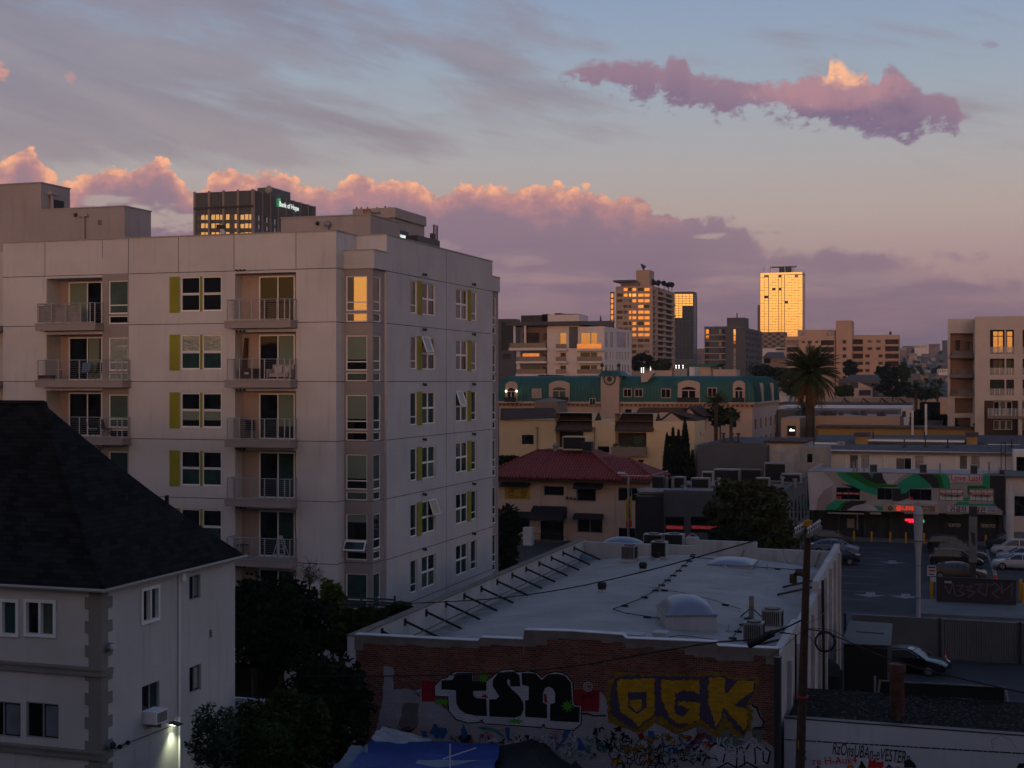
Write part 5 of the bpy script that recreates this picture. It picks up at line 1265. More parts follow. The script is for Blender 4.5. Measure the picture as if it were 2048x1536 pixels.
for i, (k_, P_) in enumerate(MUR): flat(P_, Z8, .006+.0035*(i%6), 'mural_panel', M[k_], mall, s3)
for i, q in enumerate(wr):
    window(mall,'Y',YS,*q,mull=(.5,) if i < 3 else (.25,.5,.75),trans=() if i < 3 else (.5,),w=.05,dep=.1,frame=M['frame_dark'],glass=M['glass_dark' if i < 3 else 'cloth_white'])
mat('sign_red', (0.42,0.012,0.03), .6, var=0); mat('sign_cream', (0.42,0.30,0.21), .6, var=.05); mat('sign_white', (0.42,0.41,0.43), .6, var=0); mat('sign_purple', (0.12,0.02,0.06), .6, var=0); mat('sign_blue', (0.03,0.10,0.30), .6, var=0)
mat('text_lit_red', (0.6,0.05,0.03), .6, var=0, emit=((1.0,0.07,0.03),.55)); mat('led_red', (1,0,0), .6, var=0, emit=((1.0,0.02,0.06),1.6)); mat('led_green', (0,.5,.2), .6, var=0, emit=((0.05,0.7,0.3),.7))
def signbox(z8a, z8b, mt, name='sign', off=.1):
    p = s3(*Z8(*z8a)); q = s3(*Z8(*z8b)); m = MB(); m.box(p[0],q[0],YS-off,YS,q[2],p[2]); return m.build(name, mt, mall), p, q
def stext(s, x0, y0, x1, y1, mt, root, off=.11, conv=Z8, w3_=s3, Y=YS, bold=.01, shear=0, name='lettering'):
    p = w3_(*conv(x0,y1)); q = w3_(*conv(x1,y0)); h = (q[2]-p[2]); o = textobj(s, h*1.25, mt, name, root, (p[0],Y-off,p[2]), width=q[0]-p[0], bold=bold, shear=shear, ext=.006)
    zs = [v.co.y for v in o.data.vertices]
    if zs:
        k = h/(max(zs)-min(zs)); mn = min(zs)
        for v in o.data.vertices: v.co.y = (v.co.y-mn)*k
    return o
o,_,_ = signbox((1398,432),(1680,510),M['sign_white']); stext('Love Lash',1406,440,1676,486,M['sign_red'],o); stext('semi permanent make up & lash line',1420,494,1664,504,M['ink_black'],o,bold=0)
o,_,_ = signbox((820,697),(1302,762),M['sign_cream']); stext('\uafc8\ub098\ub77c',925,708,1084,750,M['text_lit_red'],o,bold=.02); stext('\uacbd\ub77d\uc9c0\uc555\uc804\ubb38',1136,710,1270,728,M['ink_black'],o); stext('381-7000',1164,736,1270,754,M['ink_black'],o)
flat([(852,728),(877,704),(902,728),(877,752)], Z8, .105, 'emblem', M['ink_black'], o, s3); flat([(864,728),(877,716),(890,728),(877,740)], Z8, .109, 'emblem', M['sign_cream'], o, s3)
m = MB(); stroke(m, [(858,716),(896,742)], Z8, .112, .04, s3); stroke(m, [(858,742),(896,716)], Z8, .114, .04, s3); m.build('emblem', M['ink_black'], o)
o,_,_ = signbox((1378,708),(1808,768),M['sign_white']); stext('\uadc0\uacf5\uc790 \uc774\ubc1c\uad00',1396,716,1712,760,M['sign_purple'],o,bold=.02); stext('\uc0ac\uc6b0\ub098',1728,718,1800,734,M['sign_blue'],o); stext('389-5000',1728,742,1800,758,M['sign_blue'],o)
for (x0,x1) in ((410,608),): 
    p = s3(*Z8(x0,588)); q = s3(*Z8(x1,610)); m = MB(); m.box(p[0],q[0],YS+.03,YS+.06,q[2],p[2]); o = m.build('window_sign', M['sign_red'], mall); stext('NAIL  HAIR  SPA  LASH',x0+4,593,x1-4,604,M['sign_white'],o,off=-.025,bold=.003)
    p = s3(*Z8(412,622)); q = s3(*Z8(452,648)); m = MB(); m.box(p[0],q[0],YS+.03,YS+.06,q[2],p[2]); m.build('window_sign', M['sign_red'], mall)
for (x0,x1,tt) in ((1312,1512,'HAIR EXTENSIONS'),(1575,1776,'\uc0dd\uba38\ub9ac \ubd99\uc784')):
    p = s3(*Z8(x0,588)); q = s3(*Z8(x1,610)); m = MB(); m.box(p[0],q[0],YS+.01,YS+.03,q[2],p[2]); o = m.build('window_sign', M['sign_red'], mall); stext(tt,x0+8,592,x1-8,606,M['sign_white'],o,off=-.005,bold=.004); stext('213.924.4400',x0+18,614,x1-20,630,M['ink_black'],o,off=-.02,bold=.004)
p = s3(*Z8(1030,628)); q = s3(*Z8(1075,656)); m = MB(); m.box(p[0],q[0],YS+.01,YS+.03,q[2],p[2]); m.build('window_sign', M['sign_red'], mall)
YG = YS+2.2
def sg(px, py, off=0.0):
    x, z = onY(px, py, YG-off); return (x, YG-off, z)
stext('\uc601\uc5c5\uc911',1006,820,1090,852,M['led_red'],mall,off=.08,w3_=sg,Y=YG,bold=.03,name='neon_sign'); stext('\uc624',1158,826,1178,852,M['led_green'],mall,off=.08,w3_=sg,Y=YG,bold=.03,name='neon_sign')
for (x0,x1,y0_,y1_) in ((1376,1490,862,890),(1664,1796,868,896)): stext('THE MOTION',x0,y0_,x1,y1_,M['sign_white'],mall,off=.08,w3_=sg,Y=YG,shear=.35,name='shop_name',bold=.01)
for (x0,x1,y0_,y1_) in ((500,562,820,900),(862,942,850,985),(585,596,780,915)):
    p = sg(*Z8(x0,y0_)); q = sg(*Z8(x1,y1_)); m = MB(); m.box(p[0],q[0],YG-.05,YG-.005,q[2],p[2]); m.build('door_panel', M['concrete' if x0 != 862 else 'metal_dark'], mall)
for (x0,x1) in ((330,645),(700,795),(1000,1300),(1365,1500),(1640,1820)):
    p = s3(*Z8(x0,762)); q = s3(*Z8(x1,784)); m = MB(); m.box(p[0],q[0],YS-.02,YS+.3,q[2],p[2]-.02); m.build('lintel', M['mural_beige'], mall)
# rooftop bits of that building
random.seed(4)
for (x0,x1,y0_,y1_,lab) in ((700,758,352,378,'dark louvred exhaust box above the left half of the mural'),(1135,1195,350,374,'dark louvred exhaust box above the middle of the mural'),(1580,1640,358,386,'dark louvred exhaust box above the word Love Lash sign')):
    p = onY(*Z8(x0,y1_),YS+4); q = onY(*Z8(x1,y0_),YS+4); m = MB(); m.box(p[0],q[0],YS+4,YS+5,zt_-.45,q[1]); o = tag(m.build('exhaust_box', M['metal_dark']), lab, 'vent'); m = MB(); m.box(p[0]-.06,q[0]+.06,YS+3.94,YS+5.06,q[1],q[1]+.08); m.build('lid', M['metal_gray'], o)
for i, px in enumerate((1708,1714,1728,1880,1978)):
    a = onY(px, 945, YS+3); m = MB(); m.cyl(a[0],YS+3,zt_-.5,zt_+1.0+.2*(i%3),.1); m.build('vent_pipe', M['metal_gray'], mall)
m = MB(); a = onY(2004,945,YS+1)[0]; m.box(a-.25,a+.25,YS+1,YS+1.4,zt_,zt_+.5); m.box(a-.12,a-.04,YS+1.1,YS+1.2,zt_+.5,zt_+3.4); m.box(a+.3,a+.38,YS+1.1,YS+1.2,zt_+.5,zt_+3.4); m.box(a-.04,a+.3,YS+1.1,YS+1.2,zt_+3.3,zt_+3.4); m.box(a-.04,a+.3,YS+1.1,YS+1.2,zt_+2.2,zt_+2.3); m.build('antenna_frame', M['metal_dark'], mall)
# bollards
bp = None
for px, py, h in ((1678,1078,1.15),(1712,1076,1.15),(1746,1078,1.15),(1783,1079,1.15),(1814,1079,1.15),(1849,1083,1.15),(1971,1090,1.15),(1863,1199,1.3),(2041,1200,1.5),(2046,1210,1.5)):
    x, y, _ = gpt(px, py); y = min(y, YS-1.0) if py < 1150 else y
    lab = 'yellow steel bollard before the dark shop fronts under the mural' if py < 1150 else ('yellow bollard beside the small white parking sign' if px < 1900 else 'yellow bollard at the right end of the tagged dark wall')
    if bp is None:
        bp = thing('bollard', lab, 'bollard', (x,y,0), 'yellow bollards'); m = MB(); m.cyl(0,0,0,1.05,.10); L(m,'post',mat('bollard_yellow', (0.50,0.24,0.01), .6, var=.1),bp); m = MB(); m.ball(0,0,1.05,.10,.10,.06); L(m,'cap',M['bollard_yellow'],bp)
    else: copy_tree(bp, (x,y,0), label=lab, group='yellow bollards', sc=(1.2,1.2,h) if py > 1150 else None)
# ---- cars
glass('car_glass', (0.01,0.011,0.013), (0.9,0.95,1.0), mir=.025, rough=.08)
def carpaint(key, col, met=.3): 
    m = mat(key, col, .28, met=met, spec=.5, var=0); b = m.node_tree.nodes['Principled BSDF']; b.inputs['Coat Weight'].default_value = .6; b.inputs['Coat Roughness'].default_value = .05; return m
for k_, c_ in dict(paint_silver_blue=(0.26,0.33,0.42), paint_car_white=(0.55,0.56,0.58), paint_car_black=(0.012,0.012,0.014), paint_bronze=(0.13,0.10,0.085), paint_gray_dark=(0.05,0.055,0.06), paint_navy=(0.02,0.035,0.06)).items(): carpaint(k_, c_)
mat('tail_red', (0.35,0.01,0.02), .3, var=0); mat('head_clear', (0.5,0.52,0.55), .2, var=0, met=.3); mat('chrome', (0.35,0.35,0.35), .3, met=1, var=0)
def car(loc, rz_, kind, paint, label):
    t = thing('parked_car', label, 'car', loc, 'cars in the parking lot', rz_); W = .90
    if kind == 'suv': Ln=4.65; st=[(-2.30,.80,.42,.95,.98),(-2.2,.88,.28,1.02,1.05),(-1.3,.92,.26,1.06,1.09),(0,.93,.26,1.05,1.07),(1.0,.92,.26,1.02,1.05),(1.25,.91,.26,.99,1.03),(2.05,.86,.28,.86,.90),(2.32,.74,.36,.66,.70)]; roof=[(-2.12,1.06),(-1.85,1.55),(-1.1,1.66),(.1,1.64),(.55,1.55),(1.32,1.03)]
    else: Ln=4.75; st=[(-2.36,.78,.42,.86,.90),(-2.25,.86,.28,.92,.97),(-1.5,.90,.24,.96,1.00),(0,.91,.24,.94,.96),(1.0,.90,.24,.92,.95),(1.3,.89,.24,.88,.92),(2.1,.84,.26,.74,.78),(2.36,.72,.34,.58,.62)]; roof=[(-1.95,.98),(-1.05,1.34),(-.5,1.42),(.1,1.42),(.45,1.36),(1.25,.94)]
    m = MB(); vs = []; K = 10
    for (x,w,zb,zs,zt2) in st:
        sec = [(w*.86,zb),(w*.98,zb+.12),(w,(zb+zs)/2),(w*.97,zs),(w*.80,zt2)]; sec = sec+[(-a,b) for a,b in sec[::-1]]; vs += [(x,a,b) for a,b in sec]
    n = len(st); fs = [(i*K+k, i*K+(k+1)%K, (i+1)*K+(k+1)%K, (i+1)*K+k) for i in range(n-1) for k in range(K)]+[tuple(range(K)),tuple(range((n-1)*K,n*K))]
    m.add(vs, fs); o = L(m,'body',paint,t); me = o.data
    for p in me.polygons: p.use_smooth = True
    me.set_sharp_from_angle(angle=radians(38))
    # greenhouse
    m = MB(); vs = []; n = len(roof)
    for i,(x,z) in enumerate(roof):
        wb = .84; wt = .62 if kind == 'sedan' else .68; zb = .90; 
        k = (z-.95)/(max(r[1] for r in roof)-.95); wt2 = wb+(wt-wb)*max(0,k)
        vs += [(x,wb,zb),(x,wt2,z-.03),(x,-wt2,z-.03),(x,-wb,zb)]
    fs = [(i*4+k, i*4+k+1, (i+1)*4+k+1, (i+1)*4+k) for i in range(n-1) for k in range(3)]
    m.add(vs, fs); L(m,'window',M['car_glass'],t)
    m = MB(); vs = []
    rr = roof[1:-1]
    for (x,z) in rr:
        k = (z-.95)/(max(r[1] for r in roof)-.95); wt2 = .84+((.62 if kind == 'sedan' else .68)-.84)*k
        vs += [(x,wt2+.02,z-.06),(x,wt2-.08,z+.005),(x,-wt2+.08,z+.005),(x,-wt2-.02,z-.06)]
    fs = [(i*4+k, i*4+k+1, (i+1)*4+k+1, (i+1)*4+k) for i in range(len(rr)-1) for k in range(3)]
    m.add(vs, fs); L(m,'roof',paint,t)
    for s in (-1,1):
        for (xa,xb,za,zb) in ((roof[-1][0],roof[-2][0],roof[-1][1],roof[-2][1]),(roof[0][0],roof[1][0],roof[0][1],roof[1][1])):
            kb = (zb-.95)/(max(r[1] for r in roof)-.95); m = MB(); m.tube([(xa,s*.85,za-.03),(xb,s*(.86+((.62 if kind == 'sedan' else .68)-.84)*kb),zb-.04)], .045, 5); L(m,'pillar',paint,t)
        xm = -.25; m = MB(); m.tube([(xm,s*.86,.93),(xm,s*((.62 if kind == 'sedan' else .68)+.02),max(r[1] for r in roof)-.04)], .03, 5); L(m,'pillar',paint,t)
    for s in (-1,1):
        m = MB(); m.tube([(roof[0][0]+.3,s*.80,.99),(roof[1][0]+.15,s*(.67 if kind == 'sedan' else .73),roof[1][1]-.07),(.1,s*(.65 if kind == 'sedan' else .71),roof[3][1]-.06),(roof[-1][0]-.15,s*.83,.99)], .014, 4); L(m,'chrome_strip',M['chrome'],t)
        for x in (-1.42,1.45):
            m = MB(); m.tube([(x,s*.72,.32),(x,s*.94,.32)], .33, 16); o = L(m,'wheel',M['rubber'],t)
            m = MB(); m.tube([(x,s*.93,.32),(x,s*.95,.32)], .21, 12); L(m,'rim',M['metal_gray'],o)
        m = MB(); m.add([(2.05,s*.55,.62),(2.05,s*.84,.66),(2.33,s*.60,.60),(2.36,s*.45,.56),(2.05,s*.55,.76),(2.05,s*.85,.80),(2.31,s*.62,.70),(2.35,s*.45,.68)],[(0,1,2,3),(7,6,5,4),(0,4,5,1),(1,5,6,2),(2,6,7,3)]); L(m,'headlight',M['head_clear'],t)
        m = MB(); x0 = st[0][0]; zl = .72; m.box(x0-.02,x0+.16,s*.5,s*.86,zl,zl+.2); L(m,'tail_light',M['tail_red'],t)
        m = MB(); m.ball(.85,s*.98,1.0,.10,.09,.07,8,5); L(m,'mirror',paint,t)
    return t
def pc(pxc, pyb, rz_, kind, paint, label):
    x, y, _ = gpt(pxc, pyb); car((x, y+.9, 0), rz_, kind, M[paint], label)
r_ = radians
pc(1916,1160,r_(-2),'sedan','paint_bronze','bronze sedan parked nearest, left of the sign post and right of the white parking sign')
pc(1912,1137,r_(2),'suv','paint_car_black','black SUV with red tail light parked just behind the bronze sedan')
pc(1922,1124,r_(-1),'suv','paint_gray_dark','dark SUV with pale roof trim between two black SUVs')
pc(1902,1106,r_(0),'suv','paint_car_black','black SUV parked farthest back, nearest the yellow bollards')
pc(2040,1141,r_(178),'sedan','paint_car_white','white hatchback at the right edge behind the orange cone')
pc(2046,1127,r_(181),'sedan','paint_silver_blue','silver-blue sedan at the right edge between two white cars')
pc(2034,1114,r_(177),'suv','paint_car_white','white SUV at the right edge behind the silver-blue sedan')
pc(2020,1099,r_(180),'suv','paint_navy','dark blue SUV at the right edge farthest back under the tagged shop front')
pc(1667,1109,r_(0),'sedan','paint_silver_blue','silver-blue sedan seen over the white parapet behind the wooden pole')
pc(1668,1129,r_(180),'sedan','paint_navy','dark car with red tail light half hidden by the white parapet')
pc(1660,1094,r_(3),'suv','paint_gray_dark','dark grey SUV farthest back at the left end of the parking lot')
pc(1612,1100,r_(0),'suv','paint_car_black','black SUV mostly hidden behind the wooden pole insulators')
x, y = atD(1822,1343,80)[:2]; car((x-.2, y+.6, 0), r_(-14), 'sedan', M['paint_car_black'], 'black sedan nosing out beside the open black shed in the yard')
# traffic cones
cn = thing('traffic_cone', 'orange cone with white bands standing before the white hatchback', 'cone', gpt(1991,1158), 'traffic cones')
m = MB(); m.box(-.2,.2,-.2,.2,0,.04); L(m,'base',mat('cone_orange', (0.60,0.045,0.012), .6, var=0),cn); m = MB(); m.cyl(0,0,.04,.75,.15,.03); m.cyl(0,0,.75,.95,.035); L(m,'body',M['cone_orange'],cn); m = MB(); m.cyl(0,0,.35,.47,.105,.083); m.cyl(0,0,.58,.68,.068,.05); L(m,'band',M['sign_white'],cn)
copy_tree(cn, gpt(1891,1334), label='plain dark orange cone standing against the metal fence', group='traffic cones')
# low tagged wall, posts and signs by the pavement
t = thing('boundary_wall', 'low dark wall with faint purple graffiti between pavement and bronze sedan', 'wall', gpt(1950,1211))
yw_ = gpt(1950,1210)[1]; x0 = XY(1873,yw_); x1 = XY(2033,yw_); zt2 = onY(1950,1159,yw_)[1]; mat('wall_dark', (0.035,0.030,0.034), .9, var=.2)
m = MB(); m.box(x0,x1,yw_,yw_+.2,0,zt2); m.build('wall', M['wall_dark'], t); m = MB(); m.box(x0-.04,x1+.04,yw_-.04,yw_+.24,zt2,zt2+.07); m.build('coping', M['rubber'], t)
mat('tag_purple', (0.13,0.075,0.115), .8, var=0); random.seed(9); m = MB()
def l3(px, py, off=0.0): x, z = onY(px, py, yw_-off); return (x, yw_-off, z)
Z4 = lambda x, y: (1560+x/4.197, 1000+y/4.197)
for P_ in ([(1385,720),(1420,790),(1450,700),(1470,800)],[(1480,720),(1540,715),(1500,760),(1550,790),(1480,810)],[(1560,730),(1620,720),(1570,760),(1640,770),(1580,820)],[(1640,710),(1700,705),(1660,760),(1720,800)],[(1740,700),(1730,810)],[(1750,720),(1810,700),(1850,740),(1780,780),(1840,830)],[(1860,700),(1860,780),(1950,700),(1945,800)]): stroke(m, P_, Z4, .006, .09, l3)
m.build('tag_lettering', M['tag_purple'], t)
stext('RMS',1380,680,1440,698,M['sign_white'],t,off=.01,conv=Z4,w3_=l3,Y=yw_,name='tag_lettering')
pz = gpt(1863,1170); t = thing('parking_sign', 'small white tow-away sign with red print on a thin post at the lot entrance', 'sign', (pz[0], pz[1]-6, 0))
def AB(mb, name, mt, root=None): return mb.build(name, mt, root or t)
x = XY(1863, pz[1]-6); yy = pz[1]-6; zA = onY(1863,1131,yy)[1]; zB = onY(1863,1152,yy)[1]
m = MB(); m.cyl(x+.2,yy+.05,0,zA+.4,.04); AB(m,'post',M['metal_dark']); m = MB(); m.box(x-.32,x+.36,yy-.03,yy+.0,zB,zA); o = AB(m,'board',M['sign_white']); m = MB(); m.box(x-.2,x+.26,yy-.036,yy-.031,zB+.35,zB+.5); AB(m,'symbol',M['ink_red'],o); m = MB(); m.box(x-.24,x+.28,yy-.036,yy-.031,zA-.2,zA-.08); m.box(x-.2,x+.2,yy-.036,yy-.031,zB+.1,zB+.18); AB(m,'print',M['ink_black'],o)
m = MB(); m.box(x-.1,x+.35,yy-.03,yy,zB-.45,zB-.08); AB(m,'board',M['sign_white'])
# big pale post and dark sign post
b_ = gpt(1838,1234); t = thing('sign_pylon', 'tall pale grey post, wide rounded upper half, standing in the street before the parking lot', 'post', b_)
yy = b_[1]; zz = lambda py: onY(1836,py,yy)[1]; xx = b_[0]-.05
m = MB(); m.tube([(xx,yy,0),(xx,yy,zz(1132))], .17, 14); AB(m,'lower_tube',mat('post_gray', (0.30,0.31,0.34), .5, met=.1, var=.05))
m = MB(); m.tube([(xx,yy,zz(1134)),(xx,yy,zz(1095)),(xx,yy,zz(1082)),(xx,yy,zz(1030))], .17, 16, .34); m.tube([(xx,yy,zz(1030)),(xx,yy,zz(1021)),(xx,yy,zz(1016)),(xx,yy,zz(1013.5))], .34, 16, .17); AB(m,'upper_sleeve',M['post_gray'])
m = MB(); m.tube([(xx,yy,zz(1014)),(xx,yy,zz(1000))], .035, 6); m.tube([(xx-.25,yy,zz(1006)),(xx+.25,yy,zz(1006))], .03, 5); AB(m,'finial',M['metal_gray'])
for py in (1030,1082,1132,1196): m = MB(); m.tube([(xx,yy,zz(py)),(xx,yy,zz(py)+.04)], .36 if py < 1100 else .19, 16); AB(m,'band',M['metal_dark'])
b_ = gpt(1946,1163); t = thing('sign_pylon', 'square dark and grey sign post hiding the end of the parked SUVs', 'post', b_); yy = b_[1]; xx = b_[0]
zz = lambda py: onY(1946,py,yy)[1]
m = MB(); m.box(xx-.24,xx+.24,yy-.2,yy+.2,0,zz(1124)); AB(m,'lower_post',M['frame_dark'])
m = MB(); m.box(xx-.34,xx+.34,yy-.25,yy+.25,zz(1124),zz(1033)); AB(m,'casing',mat('casing_gray', (0.14,0.14,0.145), .6, var=.15))
m = MB(); m.box(xx-.33,xx+.33,yy-.24,yy+.24,zz(1033),zz(1012)); m.add([(xx-.2,yy-.26,zz(1062)),(xx+.16,yy-.26,zz(1066)),(xx+.2,yy-.26,zz(1092)),(xx-.1,yy-.26,zz(1085))],[(0,1,2,3)]); AB(m,'dark_panel',M['frame_dark'])
# ================================================================ dark building with ducts, left of the parking lot
YD = 115.0; XD = -14.2
t = db = thing('dark_building', 'dark grey flat-roofed building crowded with silver ducts beside the parking lot', 'building', (-25, YD, 0))
mat('wall_slate', (0.075,0.08,0.09), .85, var=.1, vs=.5); mat('wall_black', (0.018,0.016,0.018), .8, var=.2); mat('roof_grimy', (0.10,0.10,0.105), .9, var=.3, vs=.5)
zb2 = 7.4; xa = XY(1327,YD); xb = XY(1272,YD)
m = MB(); m.box(xa, XD, YD, 138, 0, zb2); AB(m,'wall',M['wall_slate'])
m = MB(); m.box(xb, xa-.01, YD-.3, YD+8, 0, onY(1300,994,YD-.3)[1]); AB(m,'dark_bay',M['wall_black'])
m = MB(); m.box(xa+.3, XD-.3, YD+.3, 137.7, zb2, zb2+.02); AB(m,'roof',M['roof_grimy'])
m = MB(); m.box(xa,XD+.05,YD-.05,YD+.3,zb2,zb2+.35); m.box(XD-.3,XD+.05,YD+.3,138,zb2,zb2+.35); AB(m,'parapet',M['wall_slate'])
for i in range(7):
    y = YD+3+i*3.0; m = MB(); m.box(XD-.05,XD+.04,y,y+1.1,3.9,6.2); m.box(XD-.05,XD+.04,y,y+1.1,.8,3.0); AB(m,'window',M['glass_dark'])
m = MB(); m.box(XD,XD+.12,YD,138,3.3,3.5); AB(m,'ledge',M['wall_black'])
def d3(px, py, off=0.0): x, z = onY(px, py, YD-off); return (x, YD-off, z)
for (p0,p1,s) in ((1331,1368,'NAILS HAIR'),(1382,1437,'SALON BEAUTY NAIL')):
    a = d3(p0,1033); b = d3(p1,1066); m = MB(); m.box(a[0],b[0],YD-.03,YD+.05,b[2],a[2]); o = AB(m,'window',M['glass_dark'])
    a = d3(p0+1,1050.5); b = d3(p1-1,1059); m = MB(); m.box(a[0],b[0],YD-.05,YD-.035,b[2],a[2]); q = AB(m,'window_sign',mat('sign_glow_red', (0.35,0.02,0.02), .6, var=0, emit=((1,.03,.03),.10)),o)
    stext(s, p0+3, 1052.5, p1-3, 1057, M['sign_white'], q, off=.055, conv=lambda x,y:(x,y), w3_=d3, Y=YD, bold=0)
m = MB()
for P_ in ([(1290,1031),(1296,1035),(1288,1040)],[(1298,1044),(1304,1048),(1296,1052)],[(1309,1046),(1314,1052),(1309,1058),(1305,1052),(1309,1046)]): stroke(m, P_, lambda x,y:(x,y), .31, .06, lambda px,py,off: d3(px,py,off))
AB(m,'tag',M['metal_dark'])
def duct(P_, r, label):
    m = MB(); m.tube([atD(*p) for p in P_], r, 10); tag(m.build('air_duct', M['metal_gray']), label, 'duct', 'silver roof ducts')
duct([(1274,990,117),(1276,984,117),(1290,983,117),(1345,984,118),(1428,985,118)], .32, 'long silver duct running along the front roof edge behind the black bay')
duct([(1372,968,124),(1430,970,124)], .30, 'shorter silver duct behind the long front one')
duct([(1350,967,122),(1370,975,120),(1372,984,118.5)], .16, 'bent thin duct joining the two long silver ducts')
random.seed(14)
def rbox(px,py,D,w,d,h,lab,mt='metal_gray',nm='roof_unit',z=None):
    x,y,_ = atD(px,py,D); z = zb2 if z is None else z; tt = thing(nm,lab,'roof unit',(x,y,z),'rooftop boxes on the dark building')
    m = MB(); m.box(-w/2,w/2,-d/2,d/2,.1,h); L(m,'cabinet',M[mt],tt); m = MB(); m.box(-w/2+.08,w/2-.08,-d/2-.012,-d/2,.25,h-.12); L(m,'grille',M['rubber'],tt); m = MB(); m.box(-w/2+.1,w/2-.1,-d/2+.1,d/2-.1,0,.1); L(m,'curb',M['roof_grimy'],tt)
for a in ((1318,962,120,1.0,1.0,1.3,'small dark box at the left end of the dark building roof','metal_dark'),(1360,975,121,1.0,.8,1.2,'grey box between the two silver ducts'),(1402,976,121,1.6,1.0,1.1,'louvred box under the back silver duct'),(1416,960,128,1.0,.8,1.2,'white-framed box above the back silver duct','frame_gray'),(1455,955,130,2.4,1.2,1.3,'long grey box left of the dark leafy tree top'),(1500,954,131,2.2,1.2,1.2,'dark long box over the leafy tree top','metal_dark'),(1552,956,130,2.0,1.4,1.9,'tall grey box at the right rear roof edge','concrete'),(1583,965,128,1.8,1.2,1.0,'low silver box near the mural wall corner'),(1526,962,124,1.2,1.0,.9,'squat grey box behind the leafy tree')): rbox(*a)
for i,(px,py) in enumerate(((1322,972),(1334,966),(1345,975),(1392,962),(1437,966),(1565,975),(1590,957))):
    m = MB(); x,y,_ = atD(px,py,123); m.cyl(x,y,zb2,zb2+.7+.1*(i%3),.12); m.cyl(x,y,zb2+.7+.1*(i%3),zb2+.85+.1*(i%3),.2); AB(m,'vent_pipe',M['metal_gray'])
for i in range(4):
    a = Vector(atD(1557+i*2,1000-i*6,118+i*1.5)); m = MB(); m.box(a.x-1.3,a.x,a.y,a.y+.2,zb2+.3,zb2+.36); m.box(a.x-1.3,a.x-1.2,a.y,a.y+.2,zb2,zb2+.3); AB(m,'skylight_bar',M['metal_gray'])
# ================================================================ red-roofed restaurant
YRs = 141.0
t = rs = thing('restaurant', 'two-storey peach restaurant with red tile hip roof and black awnings', 'restaurant', (-38, YRs, 0))
def Zr(x, y): return (980+x/4.452, 860+y/4.452)
def r3(px, py, off=0.0): x, z = onY(px, py, YRs-off); return (x, YRs-off, z)
def rr_(x0,x1,y0,y1): p = r3(*Zr(x0,y0)); q = r3(*Zr(x1,y1)); return (p[0],q[0],q[2],p[2])
ez = onY(1150,955,YRs-1.2)[1]
ops_ = [rr_(130,357,500,620),rr_(475,660,495,590),rr_(768,945,510,640),rr_(1138,1380,510,640),rr_(180,355,745,900),rr_(445,655,770,985),rr_(775,1003,760,922),rr_(1145,1292,870,1060)]
m = MB(); wall(m,'Y',YRs,XY(975,YRs),r3(*Zr(1428,500))[0],0,ez+.3,ops_,.25); xe = r3(*Zr(1428,500))[0]; m.box(xe-.02,xe,YRs,YRs+9,0,ez+.3); AB(m,'wall',M['stucco_peach'])
for i, q in enumerate(ops_):
    if i in (1,2,3,4,6): window(rs,'Y',YRs,*q,mull=(.5,) if i in (3,6) else (),w=.09,dep=.2,frame=M['stucco_taupe'],glass=M['glass_dark'])
m = MB(); q = ops_[5]; m.box(q[0],q[1],YRs+.2,YRs+.25,q[2],q[3]); AB(m,'door',M['glass_dark']); m = MB(); q = ops_[7]; m.box(q[0],q[1],YRs+.2,YRs+.25,q[2],q[3]); AB(m,'door',M['glass_dark'])
q = ops_[0]; m = MB(); m.box(q[0],q[1],YRs+.05,YRs+.12,q[2],q[3]); o = AB(m,'sign',mat('sign_yellow', (0.33,0.21,0.01), .6, var=.1)); stext('\uc120',158,522,208,585,M['ink_black'],o,off=-.04,conv=Zr,w3_=r3,Y=YRs,bold=.01); stext('\uc0bc',268,528,330,585,M['ink_black'],o,off=-.04,conv=Zr,w3_=r3,Y=YRs,bold=.01); stext('213-737-8080',165,592,320,604,M['ink_black'],o,off=-.04,conv=Zr,w3_=r3,Y=YRs,bold=0)
for x in ((XY(Zr(445,0)[0],YRs),),(XY(Zr(683,0)[0],YRs),),(XY(Zr(1102,0)[0],YRs),)):
    m = MB(); m.box(x[0]-.1,x[0]+.1,YRs-.08,YRs,0,ez); AB(m,'pilaster',M['stucco_peach'])
def awn(x0,x1,y0,y1,dep):
    p = r3(*Zr(x0,y0)); q = r3(*Zr(x1,y1)); m = MB(); a,b,zt3,zb3 = p[0],q[0],p[2],q[2]
    m.add([(a,YRs-.01,zt3),(b,YRs-.01,zt3),(b,YRs-dep,zb3),(a,YRs-dep,zb3),(b,YRs-.01,zb3),(a,YRs-.01,zb3),(b,YRs-dep,zb3-.15),(a,YRs-dep,zb3-.15)],[(0,1,2,3),(1,4,2),(0,3,5),(3,2,6,7)]); AB(m,'awning',M['rubber'])
awn(105,360,462,494,.8); awn(755,1008,462,512,.9); awn(185,360,722,772,.9); awn(385,688,672,785,2.2); awn(752,1010,738,785,.9)
m = MB(); p = r3(*Zr(660,985)); q = r3(*Zr(1102,985)); m.box(XY(985,YRs),q[0],YRs-.12,YRs,0,p[2]); AB(m,'stone_base',mat('stone_dark', (0.11,0.10,0.095), .9, var=.35, vs=2.5))
m = MB(); a = r3(*Zr(400,985)); b = r3(*Zr(680,985)); c = r3(*Zr(820,1010)); yq = YRs-2.0; m.box(a[0],b[0],yq-.2,YRs-.12,0,a[2]); o = AB(m,'porch',M['stone_dark'])
m = MB()
for i in range(15): x = a[0]+(b[0]-a[0])*i/14; m.box(x-.02,x+.02,yq-.2,yq-.16,a[2],a[2]+1.05)
m.tube([(a[0],yq-.18,a[2]+1.05),(b[0],yq-.18,a[2]+1.05),(c[0],yq-.18,a[2]-.1)], .035, 5); m.tube([(b[0],yq-.18,a[2]+.5),(c[0],yq-.18,a[2]-.6)], .025, 5); AB(m,'handrail',M['metal_dark'])
